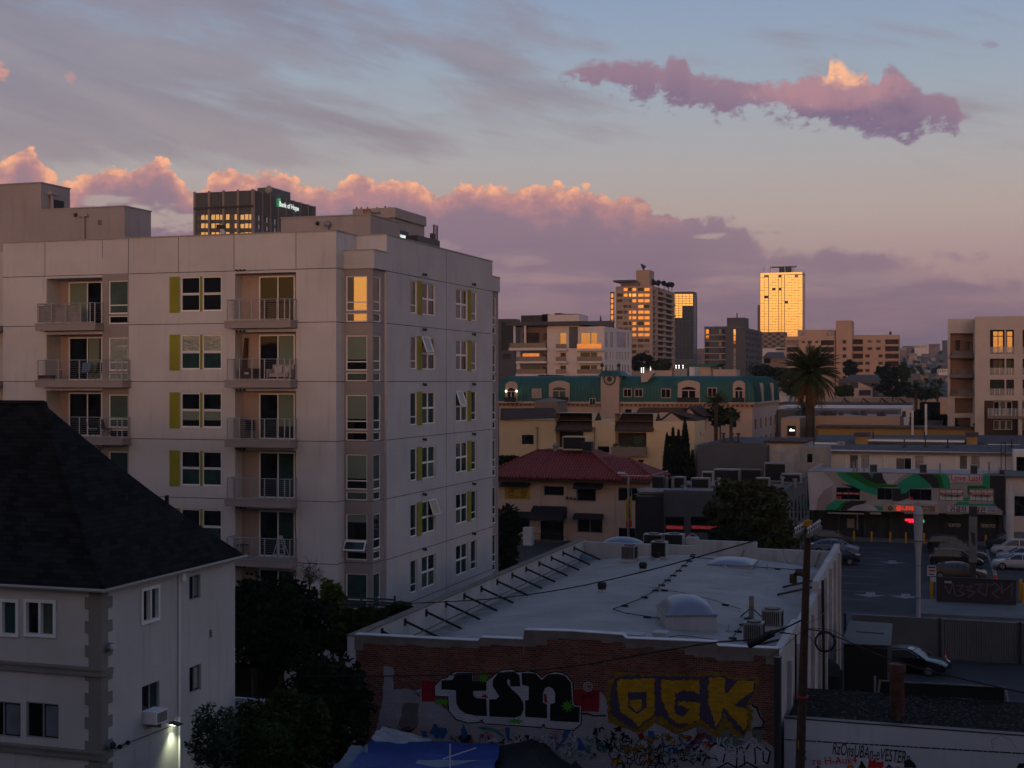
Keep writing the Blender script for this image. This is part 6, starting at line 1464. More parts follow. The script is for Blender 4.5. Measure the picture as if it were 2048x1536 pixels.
m = MB(); p = r3(*Zr(690,600)); 
for k in range(3): m.ball(p[0]+k*.45,YRs-.25,p[2]-.05*k,.14)
AB(m,'floodlight',M['metal_dark'])
# tile roof
tm = mat('roof_tile_red', (0.17,0.03,0.03), .75, var=0, spec=.3); nt = tm.node_tree; b = nt.nodes['Principled BSDF']
gp = nt.nodes.new('ShaderNodeNewGeometry'); sp = nt.nodes.new('ShaderNodeSeparateXYZ'); nt.links.new(gp.outputs['Position'], sp.inputs[0]); sn = nt.nodes.new('ShaderNodeSeparateXYZ'); nt.links.new(gp.outputs['Normal'], sn.inputs[0])
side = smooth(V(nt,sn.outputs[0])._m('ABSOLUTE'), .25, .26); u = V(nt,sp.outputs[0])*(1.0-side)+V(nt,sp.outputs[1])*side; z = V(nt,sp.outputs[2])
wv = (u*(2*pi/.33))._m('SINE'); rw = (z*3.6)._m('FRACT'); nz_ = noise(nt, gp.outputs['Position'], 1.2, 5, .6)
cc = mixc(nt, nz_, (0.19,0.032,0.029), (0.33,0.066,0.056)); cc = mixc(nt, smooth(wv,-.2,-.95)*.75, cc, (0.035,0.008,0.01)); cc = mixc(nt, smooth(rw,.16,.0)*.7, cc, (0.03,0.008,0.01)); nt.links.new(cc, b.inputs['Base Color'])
bu = nt.nodes.new('ShaderNodeBump'); bu.inputs['Distance'].default_value = .08; nt.links.new((wv+rw).s, bu.inputs['Height']); nt.links.new(bu.outputs[0], b.inputs['Normal'])
def hip(name, x0,x1,y0,y1,ze, tx0,tx1,ty0,ty1,zt4, mt, root, thick=.2):
    m = MB(); m.add([(x0,y0,ze),(x1,y0,ze),(x1,y1,ze),(x0,y1,ze),(tx0,ty0,zt4),(tx1,ty0,zt4),(tx1,ty1,zt4),(tx0,ty1,zt4),(x0,y0,ze-thick),(x1,y0,ze-thick),(x1,y1,ze-thick),(x0,y1,ze-thick)],
       [(0,1,5,4),(1,2,6,5),(2,3,7,6),(3,0,4,7),(4,5,6,7),(8,9,1,0),(9,10,2,1),(10,11,3,2),(11,8,0,3),(11,10,9,8)]); return m.build(name, mt, root)
e0 = YRs-1.3; xr1 = XY(1243,e0); xl1 = XY(960,e0); xt0, xt1 = XY(1076,YRs+4), XY(1178,YRs+4); ztm = onY(1130,901,YRs+4)[1]
ro = hip('roof', xl1,xr1,e0,YRs+13,ez, xt0,xt1,YRs+4,YRs+8,ztm, tm, rs)
xw = XY(1308,e0+.8); ztw = onY(1225,915,YRs+4.4)[1]
hip('roof', xr1-8,xw,e0+.8,YRs+8.2,ez, XY(1190,YRs+4.4),XY(1258,YRs+4.4),YRs+4.4,YRs+4.5,ztw, tm, rs)
m = MB(); m.tube([(xt1,YRs+4,ztm),(xr1,e0,ez+.03)], .12, 6); m.tube([(xt0,YRs+4,ztm),(xl1,e0,ez+.03)], .12, 6); m.tube([(XY(1258,YRs+4.4),YRs+4.4,ztw),(xw,e0+.8,ez+.03)], .12, 6); m.tube([(xt0,YRs+4,ztm),(xt1,YRs+4,ztm)], .12, 6); m.build('ridge_cap', tm, ro)
m = MB(); m.box(xl1,xw-.4,e0+.3,YRs-.02,ez-.55,ez-.21); AB(m,'soffit',M['wood_dark'])
rbox(1152,893,150,2.6,1.6,1.6,'cream rooftop unit on the flat top of the red tile roof','stucco_cream','roof_unit',ztm); rbox(1176,897,148,1.0,1.0,1.1,'small dark rooftop unit on the flat top of the red tile roof','metal_dark','roof_unit',ztm)
x,y,z = atD(1111,888,150); m = MB(); m.ball(x,y,ztm+.55,.35); m.cyl(x,y,ztm,ztm+.4,.25); tag(m.build('roof_vent', M['metal_gray']), 'silver ball vent on the flat top of the red tile roof', 'vent')
x,y,z = r3(*Zr(343,1050),5); m = MB(); x2 = onY(*Zr(343,960),YRs-5)[0]; zz2 = onY(*Zr(343,872),YRs-5)[1]; m.box(x2-.47,x2+.47,YRs-5.4,YRs-4.6,0,zz2); m.box(x2-.5,x2+.5,YRs-5.45,YRs-4.55,zz2,zz2+.06); tag(m.build('utility_cabinet', M['metal_white']), 'tall pale utility cabinet left of the restaurant entrance', 'cabinet')
# street lamp with banner
YLp = 128; t = thing('street_lamp', 'grey street lamp post with a yellow and red banner in front of the restaurant', 'street lamp', (XY(1257,YLp),YLp,0))
zz = lambda py: onY(1257,py,YLp)[1]; xx = XY(1257,YLp)
m = MB(); m.tube([(xx,YLp,0),(xx,YLp,zz(956)),(xx-.15,YLp,zz(949)),(xx-.6,YLp,zz(946))], .12, 8, .06); AB(m,'post',M['metal_gray'])
m = MB(); m.box(xx-1.05,xx-.35,YLp-.14,YLp+.14,zz(948),zz(944.5)); AB(m,'lamp_head',M['metal_white'])
m = MB(); m.add([(xx-.30,YLp-.02,zz(1000)),(xx+.28,YLp-.02,zz(992)),(xx+.34,YLp-.02,zz(1050)),(xx-.25,YLp-.02,zz(1054)),(xx-.30,YLp+.0,zz(1000)),(xx+.28,YLp+.0,zz(992)),(xx+.34,YLp+.0,zz(1050)),(xx-.25,YLp+.0,zz(1054))],[(0,1,2,3),(7,6,5,4)]); o = AB(m,'banner',mat('banner_yellow', (0.42,0.27,0.01), .7, var=.2, vs=4))
m = MB(); m.box(xx-.24,xx+.33,YLp-.035,YLp-.025,zz(1054),zz(1042)); AB(m,'banner_band',M['sign_red'],o); m = MB(); m.poly([(xx-.1,YLp-.035,zz(1040)),(xx+.2,YLp-.035,zz(1036)),(xx+.1,YLp-.035,zz(1010)),(xx+.2,YLp-.035,zz(1002)),(xx,YLp-.035,zz(1000)),(xx-.15,YLp-.035,zz(1015))]); AB(m,'figure_patch',M['wood_dark'],o)
m = MB(); m.box(xx-.35,xx,YLp-.03,YLp+.03,zz(999),zz(998)); m.box(xx-.3,xx,YLp-.03,YLp+.03,zz(1055),zz(1054)); AB(m,'bracket',M['metal_dark'])

# ================================================================ buildings farther out
def ZC(ox, oy, k): return lambda x, y: (ox+x/k, oy+y/k)
ID = lambda x, y: (x, y)
class Bld:
    def __init__(s, name, label, cat, p0, pc, p1, ytop, D, wmat, conv=ID, depth=None, z0=0.0, group=None, pane=.15):
        if conv is not ID:
            q0 = conv(p0,0)[0]; qc, yt = conv(pc,ytop); q1 = conv(p1,0)[0] if p1 else None
        else: q0, qc, yt, q1 = p0, pc, ytop, p1
        s.c = conv; s.X1, s.Y0, s.ZT = atD(qc, yt, D); s.X0 = XY(q0, s.Y0)
        s.Y1 = YX(q1, s.X1) if q1 and s.X1 < -.5 and q1 > qc+.3 else s.Y0+(depth or 15)
        s.t = thing(name, label, cat, ((s.X0+s.X1)/2, (s.Y0+s.Y1)/2, z0), group)
        s.w = wmat; s.z0 = z0; s.fh = []; s.sh = []; s.items = []; s.pane = pane
    def F(s, x0, x1, y0, y1, g='glass_dark', d=None, nm='window'):
        a = onY(*s.c(x0,(y0+y1)/2), s.Y0)[0]; b = onY(*s.c(x1,(y0+y1)/2), s.Y0)[0]; xm = (x0+x1)/2
        r = (a, b, onY(*s.c(xm,y1), s.Y0)[1], onY(*s.c(xm,y0), s.Y0)[1]); s.fh.append(r+((d or s.pane),)); s.items.append(('Y', r, g, d or s.pane, nm)); return r
    def S(s, x0, x1, y0, y1, g='glass_dark', d=None, nm='window'):
        a = onX(*s.c(x0,(y0+y1)/2), s.X1)[0]; b = onX(*s.c(x1,(y0+y1)/2), s.X1)[0]; xm = (x0+x1)/2
        r = (a, b, onX(*s.c(xm,y1), s.X1)[1], onX(*s.c(xm,y0), s.X1)[1]); s.sh.append(r+((d or s.pane),)); s.items.append(('X', r, g, d or s.pane, nm)); return r
    def SZ(s, t0, t1, z0, z1, g='glass_dark', d=None):
        a = s.Y0+(s.Y1-s.Y0)*t0; b = s.Y0+(s.Y1-s.Y0)*t1; r = (a,b,z0,z1); s.sh.append(r+((d or s.pane),)); s.items.append(('X', r, g, d or s.pane, 'window'))
    def FZ(s, t0, t1, z0, z1, g='glass_dark', d=None):
        a = s.X0+(s.X1-s.X0)*t0; b = s.X0+(s.X1-s.X0)*t1; r = (a,b,z0,z1); s.fh.append(r+((d or s.pane),)); s.items.append(('Y', r, g, d or s.pane, 'window'))
    def zf(s, x, y): return onY(*s.c(x,y), s.Y0)[1]
    def xf(s, x): return onY(*s.c(x,0), s.Y0)[0]
    def box(s, x0, x1, y0, y1, mt, nm, d0=-.3, d1=0.0):
        """piece on the front given in picture rect, standing d0..d1 from the facade"""
        a, b = s.xf(x0), s.xf(x1); xm = (x0+x1)/2; m = MB(); m.box(a, b, s.Y0+d0, s.Y0+d1, s.zf(xm,y1), s.zf(xm,y0)); return m.build(nm, M[mt], s.t)
    def done(s, roofm=None):
        def grid(m, ax, c, a0, a1, holes):
            wall(m, ax, c, a0, a1, s.z0, s.ZT, holes)
        m = MB(); grid(m,'Y',s.Y0,s.X0,s.X1,s.fh); grid(m,'X',s.X1,s.Y0,s.Y1,s.sh)
        m.quad((s.X0,s.Y0,s.z0),(s.X0,s.Y1,s.z0),(s.X0,s.Y1,s.ZT),(s.X0,s.Y0,s.ZT)); m.quad((s.X0,s.Y1,s.z0),(s.X1,s.Y1,s.z0),(s.X1,s.Y1,s.ZT),(s.X0,s.Y1,s.ZT)); m.quad((s.X0,s.Y0,s.ZT-.01),(s.X1,s.Y0,s.ZT-.01),(s.X1,s.Y1,s.ZT-.01),(s.X0,s.Y1,s.ZT-.01))
        m.build('wall', s.w, s.t)
        rest = {}
        its = sorted(s.items, key=lambda i: -abs((i[1][1]-i[1][0])*(i[1][3]-i[1][2]))*(1 if i[0] == 'Y' else .4))
        for k, (ax, r, g, d, nm) in enumerate(its):
            m = MB() if k < 99 else rest.setdefault(g, MB())
            if ax == 'Y': m.box(r[0],r[1],s.Y0+d-.02,s.Y0+d+.03,r[2],r[3])
            else: m.box(s.X1-d-.03,s.X1-d+.02,r[0],r[1],r[2],r[3])
            if k < 99: m.build(nm, M[g], s.t)
        if rest:
            m = MB(); me_ = None; allm = list(rest.items()); fm = []
            for i, (g, q) in enumerate(allm): n0 = len(m.f); m.add(q.v, q.f); fm += [i]*(len(m.f)-n0)
            o = m.build('window', None, s.t); o['kind'] = 'stuff'
            for g, _ in allm: o.data.materials.append(M[g])
            for p, i in zip(o.data.polygons, fm): p.material_index = i
        return s
glass('glass_tower', (0.02,0.02,0.02), (1.0,0.92,0.72), mir=.9, rough=.03, wav=.03, ws=.25)
glass('glass_bank', (0.02,0.02,0.02), (1.0,0.86,0.74), mir=.58, rough=.06, wav=.1, ws=.3)
glass('glass_orange', (0.02,0.02,0.02), (1.0,0.66,0.40), mir=.75, rough=.05, wav=.08, ws=.8)
glass('glass_blue', (0.022,0.036,0.042), (0.5,0.65,0.7), spec=.08, mir=.0, rough=.05, wav=.02)
glass('glass_mauve', (0.05,0.045,0.05), (0.8,0.75,0.8), mir=.3, rough=.1, wav=.05)
mat('curtain_pale', (0.30,0.27,0.25), .8, var=.2, vs=.7); mat('curtain_dim', (0.13,0.115,0.105), .8, var=.3, vs=.7)
mat('metal_teal', (0.026,0.105,0.096), .6, met=.2, var=.1, vs=.4); mat('wall_tan', (0.40,0.28,0.205), .9, var=.04, vs=.05); mat('wall_tan_dark', (0.20,0.15,0.125), .9, var=.05); mat('wall_charcoal', (0.085,0.082,0.09), .85, var=.08, vs=.1)
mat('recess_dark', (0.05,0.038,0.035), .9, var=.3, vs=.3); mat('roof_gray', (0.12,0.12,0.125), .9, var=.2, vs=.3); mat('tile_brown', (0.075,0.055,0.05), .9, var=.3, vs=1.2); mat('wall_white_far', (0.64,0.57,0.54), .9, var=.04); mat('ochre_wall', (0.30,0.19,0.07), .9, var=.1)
# --- yellow apartment house with brown tile roofs
zc = ZC(990,720,4.763)
b = Bld('apartment_house', 'cream yellow apartment house with brown tile roofs behind the red-roofed restaurant', 'apartment house', 40, 1900, 2005, 588, 176, M['stucco_cream'], zc)
YA = b.Y0
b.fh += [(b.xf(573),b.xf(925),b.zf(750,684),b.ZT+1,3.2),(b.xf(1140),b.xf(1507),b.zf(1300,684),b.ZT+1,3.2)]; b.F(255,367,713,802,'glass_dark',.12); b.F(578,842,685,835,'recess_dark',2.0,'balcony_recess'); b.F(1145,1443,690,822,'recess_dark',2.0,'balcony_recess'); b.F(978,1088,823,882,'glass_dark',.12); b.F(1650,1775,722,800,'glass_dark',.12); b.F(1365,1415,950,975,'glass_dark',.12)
b.S(1957,1972,690,722); b.S(1985,1998,700,735)
b.done()
t = b.t
m = MB(); m.box(b.xf(1125),b.xf(1450),YA-.9,YA-.002,b.zf(1290,915),b.zf(1290,826)); AB(m,'balcony_wall',M['wall_tan_dark'])
random.seed(2); m = MB()
for i in range(60): x = b.xf(random.uniform(1135,1440)); m.ball(x,YA-.5,b.zf(1290,822)+random.uniform(0,.3),.14,n=5,m=3)
tag(m.build('potted_plants', mat('leaf_dim', (0.03,0.045,0.02), .9, var=.4, vs=4)), 'row of small potted plants along the cream apartment balcony rail', 'plants', kind='stuff')
def slope(P, mt, nm='roof'):
    """four picture corners: top-left, top-right, bottom-right, bottom-left; bottom edge on facade, top edge set back"""
    tl,tr,br,bl = [zc(*p) for p in P]; Yt = YA+3.0; m = MB()
    a,b_,c,d = (onY(*tl,Yt)[0],Yt,onY(*tl,Yt)[1]),(onY(*tr,Yt)[0],Yt,onY(*tr,Yt)[1]),(onY(*br,YA-.5)[0],YA-.5,onY(*br,YA-.5)[1]),(onY(*bl,YA-.5)[0],YA-.5,onY(*bl,YA-.5)[1])
    m.prism([a,b_,c,d],(0,0,-.15)); m.poly([b_,(b_[0],Yt+3,c[2]),c]); return m.build(nm, mt, t)
tb = mat('tile_rows', (0.08,0.06,0.055), 1.0, var=0, spec=.05); nt = tb.node_tree; bb = nt.nodes['Principled BSDF']; gp = nt.nodes.new('ShaderNodeNewGeometry'); sp = nt.nodes.new('ShaderNodeSeparateXYZ'); nt.links.new(gp.outputs['Position'], sp.inputs[0])
rw = (V(nt,sp.outputs[2])*3.2)._m('FRACT'); n_ = noise(nt, gp.outputs['Position'], 1.5, 5, .6); cc = mixc(nt, n_, (0.045,0.032,0.028), (0.12,0.082,0.07)); cc = mixc(nt, smooth(rw,.18,0)*.7, cc, (0.015,0.012,0.012)); nt.links.new(cc, bb.inputs['Base Color'])
slope([(55,460),(560,455),(605,545),(50,560)], tb); slope([(620,505),(992,500),(925,665),(573,662)], tb); slope([(1215,500),(1560,500),(1507,668),(1140,664)], tb)
m = MB(); Yb = YA+8
for P_ in ([(1375,455),(1790,455),(1780,500),(1345,500)],):
    w4 = [onY(*zc(*p),Yb) for p in P_]; m.prism([(q[0],Yb,q[1]) for q in w4],(0,3,0))
AB(m,'roof',tb)
for gx,(x0,xm,x1,yt,ym) in enumerate(((1590,1680,1930,505,575),(1785,1850,2000,460,540))):
    Yg = YA+4+gx*6; A1_ = onY(*zc(x0,ym),Yg); B1 = onY(*zc(xm,yt),Yg); C1 = onY(*zc(x1,ym),Yg)
    m = MB(); m.prism([(A1_[0],Yg,A1_[1]-2),(B1[0]+(B1[0]-A1_[0]),Yg,A1_[1]-2),(B1[0]+(B1[0]-A1_[0]),Yg,A1_[1]),(B1[0],Yg,B1[1]),(A1_[0],Yg,A1_[1])],(0,8,0)); AB(m,'gable',M['stucco_peach'])
    m = MB(); m.prism([(B1[0],Yg-.3,B1[1]+.1),(C1[0],Yg-.3,C1[1]),(C1[0],Yg+9,C1[1]),(B1[0],Yg+9,B1[1]+.1)],(0,0,.15)); m.prism([(A1_[0]-.3,Yg-.3,A1_[1]-.1),(B1[0],Yg-.3,B1[1]+.1),(B1[0],Yg+9,B1[1]+.1),(A1_[0]-.3,Yg+9,A1_[1]-.1)],(0,0,.15)); AB(m,'roof',tb)
for px in (405,950): 
    m = MB(); x = b.xf(px); m.cyl(x,YA-.12,0,b.zf(px,645),.07,n=6); m.box(x-.25,x+.2,YA-.25,YA,b.zf(px,650),b.zf(px,640)); AB(m,'downpipe',M['wall_tan_dark'])
m = MB(); m.box(b.xf(185),b.xf(415),YA+9,YA+14,b.ZT,b.zf(300,405)); m.add([(b.xf(170),YA+9,b.zf(300,405)),(b.xf(430),YA+9,b.zf(300,405)),(b.xf(430),YA+14,b.zf(300,405)),(b.xf(170),YA+14,b.zf(300,405)),(b.xf(300),YA+11.5,b.zf(300,365))],[(0,1,4),(1,2,4),(2,3,4),(3,0,4)]); AB(m,'roof_turret',M['wall_tan_dark'])
for (u0,u1,v0,v1) in ((578,842,685,835),(1145,1443,690,822)):
    ydeep = YA+1.95; p = (XY(zc((u0*.4+u1*.6),0)[0],ydeep), XY(zc(u1-20,0)[0],ydeep)); m = MB(); m.box(p[0],p[1],ydeep-.08,ydeep,b.zf(u0,v1),b.zf(u0,v0+35)); AB(m,'sliding_door',M['glass_green'])
# --- green mansard building
b = Bld('mansard_building', 'peach building under a long green metal mansard roof with arched dormers and a clock tower', 'building', 40, 2453, 2700, 405, 232, M['stucco_peach'], zc)
YM_ = b.Y0; t = b.t; zt5 = b.zf(1200,152); ze5 = b.ZT; print('mansard', b.Y1-b.Y0, zt5, ze5)
YE5 = min(b.Y1, YM_+34)
b.F(575,690,472,560); b.F(1240,1300,470,505); b.F(2230,2300,470,640)
for zz_ in (ze5-2.9, ze5-6.1):
    for k in range(5): b.SZ(.08+k*.19,.15+k*.19,zz_-1.7,zz_)
b.done()
m = MB(); X0_, X1_ = b.X0, b.X1; prof5 = [(0.0,0),(.12,.35),(.35,.62),(.75,.82),(1.5,.95),(2.6,1.0)]; n = len(prof5); vs = []
for (i_, k_) in prof5:
    z = ze5+(zt5-ze5)*k_; vs += [(X0_-.3+i_,YM_-.3+i_,z),(X1_+.3-i_,YM_-.3+i_,z),(X1_+.3-i_,YE5-i_,z),(X0_-.3+i_,YE5-i_,z)]
m.add(vs,[(i*4+k,i*4+(k+1)%4,(i+1)*4+(k+1)%4,(i+1)*4+k) for i in range(n-1) for k in range(4)]+[tuple(range((n-1)*4,n*4))]); rf5 = AB(m,'roof',M['metal_teal'])
m = MB(); x = X0_+.2
while x < X1_:
    m.tube([(x,YM_-.34+i_,ze5+(zt5-ze5)*k_+.01) for i_,k_ in prof5],.035,4,cap=False); x += .62
y = YM_+.3
while y < YE5: m.tube([(X1_+.34-i_,y,ze5+(zt5-ze5)*k_+.01) for i_,k_ in prof5],.035,4,cap=False); y += .62
m.build('seam', M['metal_teal'], rf5)['kind'] = 'stuff'
m = MB(); m.box(X0_-.4,X1_+.45,YM_-.45,YM_-.02,ze5-.35,ze5+.02); m.box(X1_+.02,X1_+.45,YM_-.02,YE5,ze5-.35,ze5+.02); AB(m,'cornice',M['stucco_peach'])
m = MB(); k = 0
x = X0_
while x < X1_: m.box(x,x+.35,YM_-.38,YM_-.02,ze5-.75,ze5-.36); x += .8
m.build('dentil_row', M['terracotta'], t)['kind'] = 'stuff'
def arch(x0,x1,yt,yb,nm,mt,off,rise):
    a,b_ = b.xf(x0),b.xf(x1); zt_a = b.zf(x0,yt); zb_a = b.zf(x0,yb); P_ = [(a,YM_-off,zb_a),(b_,YM_-off,zb_a)]
    for i in range(9): u = 1-i/8; P_.append((a+(b_-a)*u,YM_-off,zt_a-rise+rise*sin(pi*u)**.8))
    m = MB(); m.prism(P_,(0,off+1.5,0)); return m.build(nm, mt, t)
for i,(x0,x1,yt,yb) in enumerate(((106,219,203,400),(520,717,197,400),(1745,1955,193,405),(2270,2385,195,405))):
    arch(x0,x1,yt,yb,'dormer',M['stucco_peach'],.42,.55); w_ = x1-x0
    o = arch(x0+w_*.18,x0+w_*.82,yt+62,yb-(5 if i else 5),'dormer_window',M['glass_green' if i == 1 else 'glass_dark'],.47,.35)
    m = MB()
    for u in (.18,.5,.82): x = b.xf(x0+w_*u); m.box(x-.08,x+.08,YM_-.55,YM_-.48,b.zf(x0,yb),b.zf(x0,yt+95))
    m.box(b.xf(x0+w_*.16),b.xf(x0+w_*.84),YM_-.56,YM_-.48,b.zf(x0,yt+100),b.zf(x0,yt+90)); m.build('frame',M['stucco_peach'],o)
    m = MB(); m.box(b.xf(x0-8),b.xf(x1+8),YM_-1.2,YM_-.43,b.zf(x0,yb+8),b.zf(x0,yb-2)); o2 = AB(m,'balcony',M['stucco_peach'])
    m = MB(); m.box(b.xf(x0),b.xf(x1),YM_-1.15,YM_-1.1,b.zf(x0,yb-2),b.zf(x0,yb-48)); m.build('railing',mat('rail_mesh_dark',(0.02,0.025,0.02),.8,var=.4,vs=5) if 'rail_mesh_dark' not in M else M['rail_mesh_dark'],o2)
for x in (115,216):
    m = MB(); p = (b.xf(x),b.zf(x,297)); m.ball(p[0],YM_-.6,p[1],.17,n=8,m=5); AB(m,'lit_wall_light',mat('lamp_warm',(1,1,1),.5,var=0,emit=((1.0,.83,.45),5.0)) if 'lamp_warm' not in M else M['lamp_warm'])
for (x0,x1,y0_,y1_) in ((365,440,280,355),(1235,1300,280,345),(1342,1407,280,345),(1592,1672,280,355),(2035,2110,270,345),(912,957,370,425)):
    m = MB(); m.box(b.xf(x0-8),b.xf(x1+8),YM_-.42,YM_+1,b.zf(x0,y1_+8),b.zf(x0,y0_-8)); o = AB(m,'window',M['stucco_peach']); m = MB(); m.box(b.xf(x0),b.xf((x0+x1)/2-3),YM_-.45,YM_-.424,b.zf(x0,y1_),b.zf(x0,y0_)); m.box(b.xf((x0+x1)/2+3),b.xf(x1),YM_-.45,YM_-.424,b.zf(x0,y1_),b.zf(x0,y0_)); m.build('pane',M['glass_dark' if x0 != 365 else 'curtain_pale'],o)
m = MB(); xa,xb = b.xf(1020),b.xf(1192); m.box(xa,xb,YM_-.9,YM_+4,0,b.zf(1100,150)); AB(m,'clock_tower',M['stucco_peach'])
m = MB(); zA,zB = b.zf(1100,152),b.zf(1100,100); m.add([(xa-.5,YM_-1.4,zA),(xb+.7,YM_-1.4,zA),(xb+.7,YM_+4.5,zA),(xa-.5,YM_+4.5,zA),(xa+.3,YM_-.2,zB),(xb-.3,YM_-.2,zB),(xb-.3,YM_+3.5,zB),(xa+.3,YM_+3.5,zB)],[(0,1,5,4),(1,2,6,5),(2,3,7,6),(3,0,4,7),(4,5,6,7),(3,2,1,0)]); AB(m,'tower_roof',M['metal_teal'])
p = (b.xf(1103),b.zf(1103,182)); m = MB(); m.tube([(p[0],YM_-.9,p[1]),(p[0],YM_-.98,p[1])],1.1,20); o = AB(m,'clock',M['frame_dark']); m = MB(); m.tube([(p[0],YM_-.98,p[1]),(p[0],YM_-1.0,p[1])],.88,20); m.build('dial',M['curtain_pale'],o); m = MB(); m.tube([(p[0],YM_-1.0,p[1]),(p[0],YM_-1.03,p[1])],.45,8); m.build('hub',M['frame_dark'],o)
for x in (1020,1180): m = MB(); p = (b.xf(x),b.zf(x,100)); m.cyl(p[0],YM_,p[1]-.3,p[1]+1.6,.15,.05,6); m.ball(p[0],YM_,p[1]+.9,.35,n=6,m=4); AB(m,'finial',M['metal_dark'])
m = MB(); m.prism([(b.xf(1398),YM_-.5,b.zf(1398,210)),(b.xf(1450),YM_-.5,b.zf(1450,210)),(b.xf(1520),YM_-.5,b.zf(1520,125)),(b.xf(1398),YM_-.5,b.zf(1398,122))],(0,2,0)); AB(m,'chimney',M['stucco_peach'])
for k in (0,1):
    y = YM_+9+k*14; m = MB(); P_ = [(X1_+.35,y,ze5-.3),(X1_+.35,y+2.4,ze5-.3),(X1_+.35,y+2.4,ze5+2.6),(X1_+.35,y+1.2,ze5+3.3),(X1_+.35,y,ze5+2.6)]; m.prism(P_,(-1.5,0,0)); AB(m,'dormer',M['stucco_peach'])
for i,(x0,x1,y0_,y1_,mt) in enumerate(((1460,1690,100,152,'stucco_peach'),(1200,1240,140,152,'metal_gray'),(2080,2300,90,140,'stucco_peach'),(410,460,140,152,'metal_dark'),(490,600,143,152,'metal_dark'),(1700,1830,82,150,'metal_gray'),(1850,1900,68,150,'metal_white'))):
    p = onY(*zc(x0,y0_),YM_+8); q = onY(*zc(x1,y1_),YM_+8); m = MB(); m.box(p[0],q[0],YM_+8,YM_+12,zt5-.2,p[1]); AB(m,'roof_unit',M[mt])
p = onY(*zc(1800,62),YM_+20); q = onY(*zc(2100,62),YM_+20); r0 = onY(*zc(1990,36),YM_+20)
m = MB(); m.prism([(p[0],YM_+20,p[1]),(q[0],YM_+20,q[1]),(r0[0]+3,YM_+20,r0[1]),(r0[0]-3,YM_+20,r0[1])],(0,8,0)); o = AB(m,'roof_pavilion',M['metal_teal']); m = MB(); m.box(p[0]+1,q[0]-1,YM_+20.5,YM_+27,zt5-.3,p[1]); m.build('pavilion_wall',M['stucco_peach'],o)
# --- white modern apartments
z3 = ZC(990,520,4.763)
b = Bld('modern_apartments', 'white modern apartment block with glass balconies and flat dark canopy behind the green mansard roof', 'apartment block', 497, 1040, 1300, 632, 327, M['wall_white_far'], z3)
t = b.t
for (x0,x1) in ((815,905),(912,972)):
    b.F(x0,x1,695,832,'glass_gold',.25); b.F(x0,x1,880,978,'glass_green',.25); b.F(x0,x1,1003,1085,'glass_dark' if x0 == 815 else 'glass_green',.25)
b.F(618,678,695,835,'glass_gold',.2); b.F(622,675,885,960,'glass_dark',.2); b.F(622,675,1005,1080,'glass_dark',.2)
for (x0,x1) in ((1048,1075),(1095,1130),(1160,1248),(1265,1280)): b.S(x0,x1,690,832,'glass_mauve')
for r0,r1 in ((877,950),(997,1070)):
    for x in (1048,1092,1118,1160,1187,1212,1236,1266): b.S(x,x+(27 if x == 1048 else 13),r0,r1,'glass_mauve')
b.done()
m = MB(); m.box(b.xf(705),b.xf(790),b.Y0-.05,b.Y0-.002,b.zf(750,840),b.zf(750,635)); AB(m,'gray_panel',M['roof_gray'])
m = MB(); m.box(b.xf(497),b.xf(795),b.Y0+.5,b.Y0+9,b.ZT-.5,b.zf(600,520)); AB(m,'penthouse',M['wall_white_far'])
m = MB(); m.box(b.xf(125),b.xf(890),b.Y0-1.5,b.Y0+10,b.zf(400,625),b.zf(400,590)); AB(m,'canopy',M['wall_charcoal'])
# open terrace wing on the left
m = MB(); m.box(b.xf(215),b.xf(497)-.01,b.Y0+2.5,b.Y0+12,0,b.zf(350,625)); AB(m,'terrace_wing',M['wall_tan_dark'])
for i,(y0_,y1_,g) in enumerate(((690,790,'recess_dark'),(888,960,'glass_orange'),(1010,1080,'glass_green'))):
    m = MB(); m.box(b.xf(235),b.xf(395),b.Y0+2.4,b.Y0+2.49,b.zf(300,y1_),b.zf(300,y0_)); AB(m,'window',M[g]); m = MB(); m.box(b.xf(430),b.xf(488),b.Y0+2.4,b.Y0+2.49,b.zf(450,y1_-30),b.zf(450,y0_+5)); AB(m,'window',M['glass_dark'])
for x in (190,290): m = MB(); m.box(b.xf(x),b.xf(x+18),b.Y0-1.2,b.Y0-.7,b.zf(x,840),b.zf(x,625)); AB(m,'column',M['wall_white_far'])
for (x0,x1,y0_,y1_) in ((150,505,838,862),(215,505,965,985),(215,505,1085,1105),(588,700,845,866),(588,700,965,985),(588,700,1085,1100),(790,1036,845,866),(790,1036,965,985),(790,1036,1085,1100)):
    o = b.box(x0,x1,y0_,y1_,'wall_white_far','balcony',-1.6,-.003); 
    m = MB(); m.box(b.xf(x0+8),b.xf(x1-6),b.Y0-1.55,b.Y0-1.5,b.zf(x0,y0_),b.zf(x0,y0_-44)); m.build('glass_rail',M['glass_orange' if y0_ < 850 and x0 != 588 else 'glass_green_rail'] if 'glass_green_rail' in M else glass('glass_green_rail',(0.17,0.145,0.135),mir=.02,rough=.2),o)
m = MB(); m.box(b.xf(180),b.xf(215),b.Y0+2,b.Y0+12,0,b.zf(200,865)); AB(m,'side_wall',M['wall_white_far'])
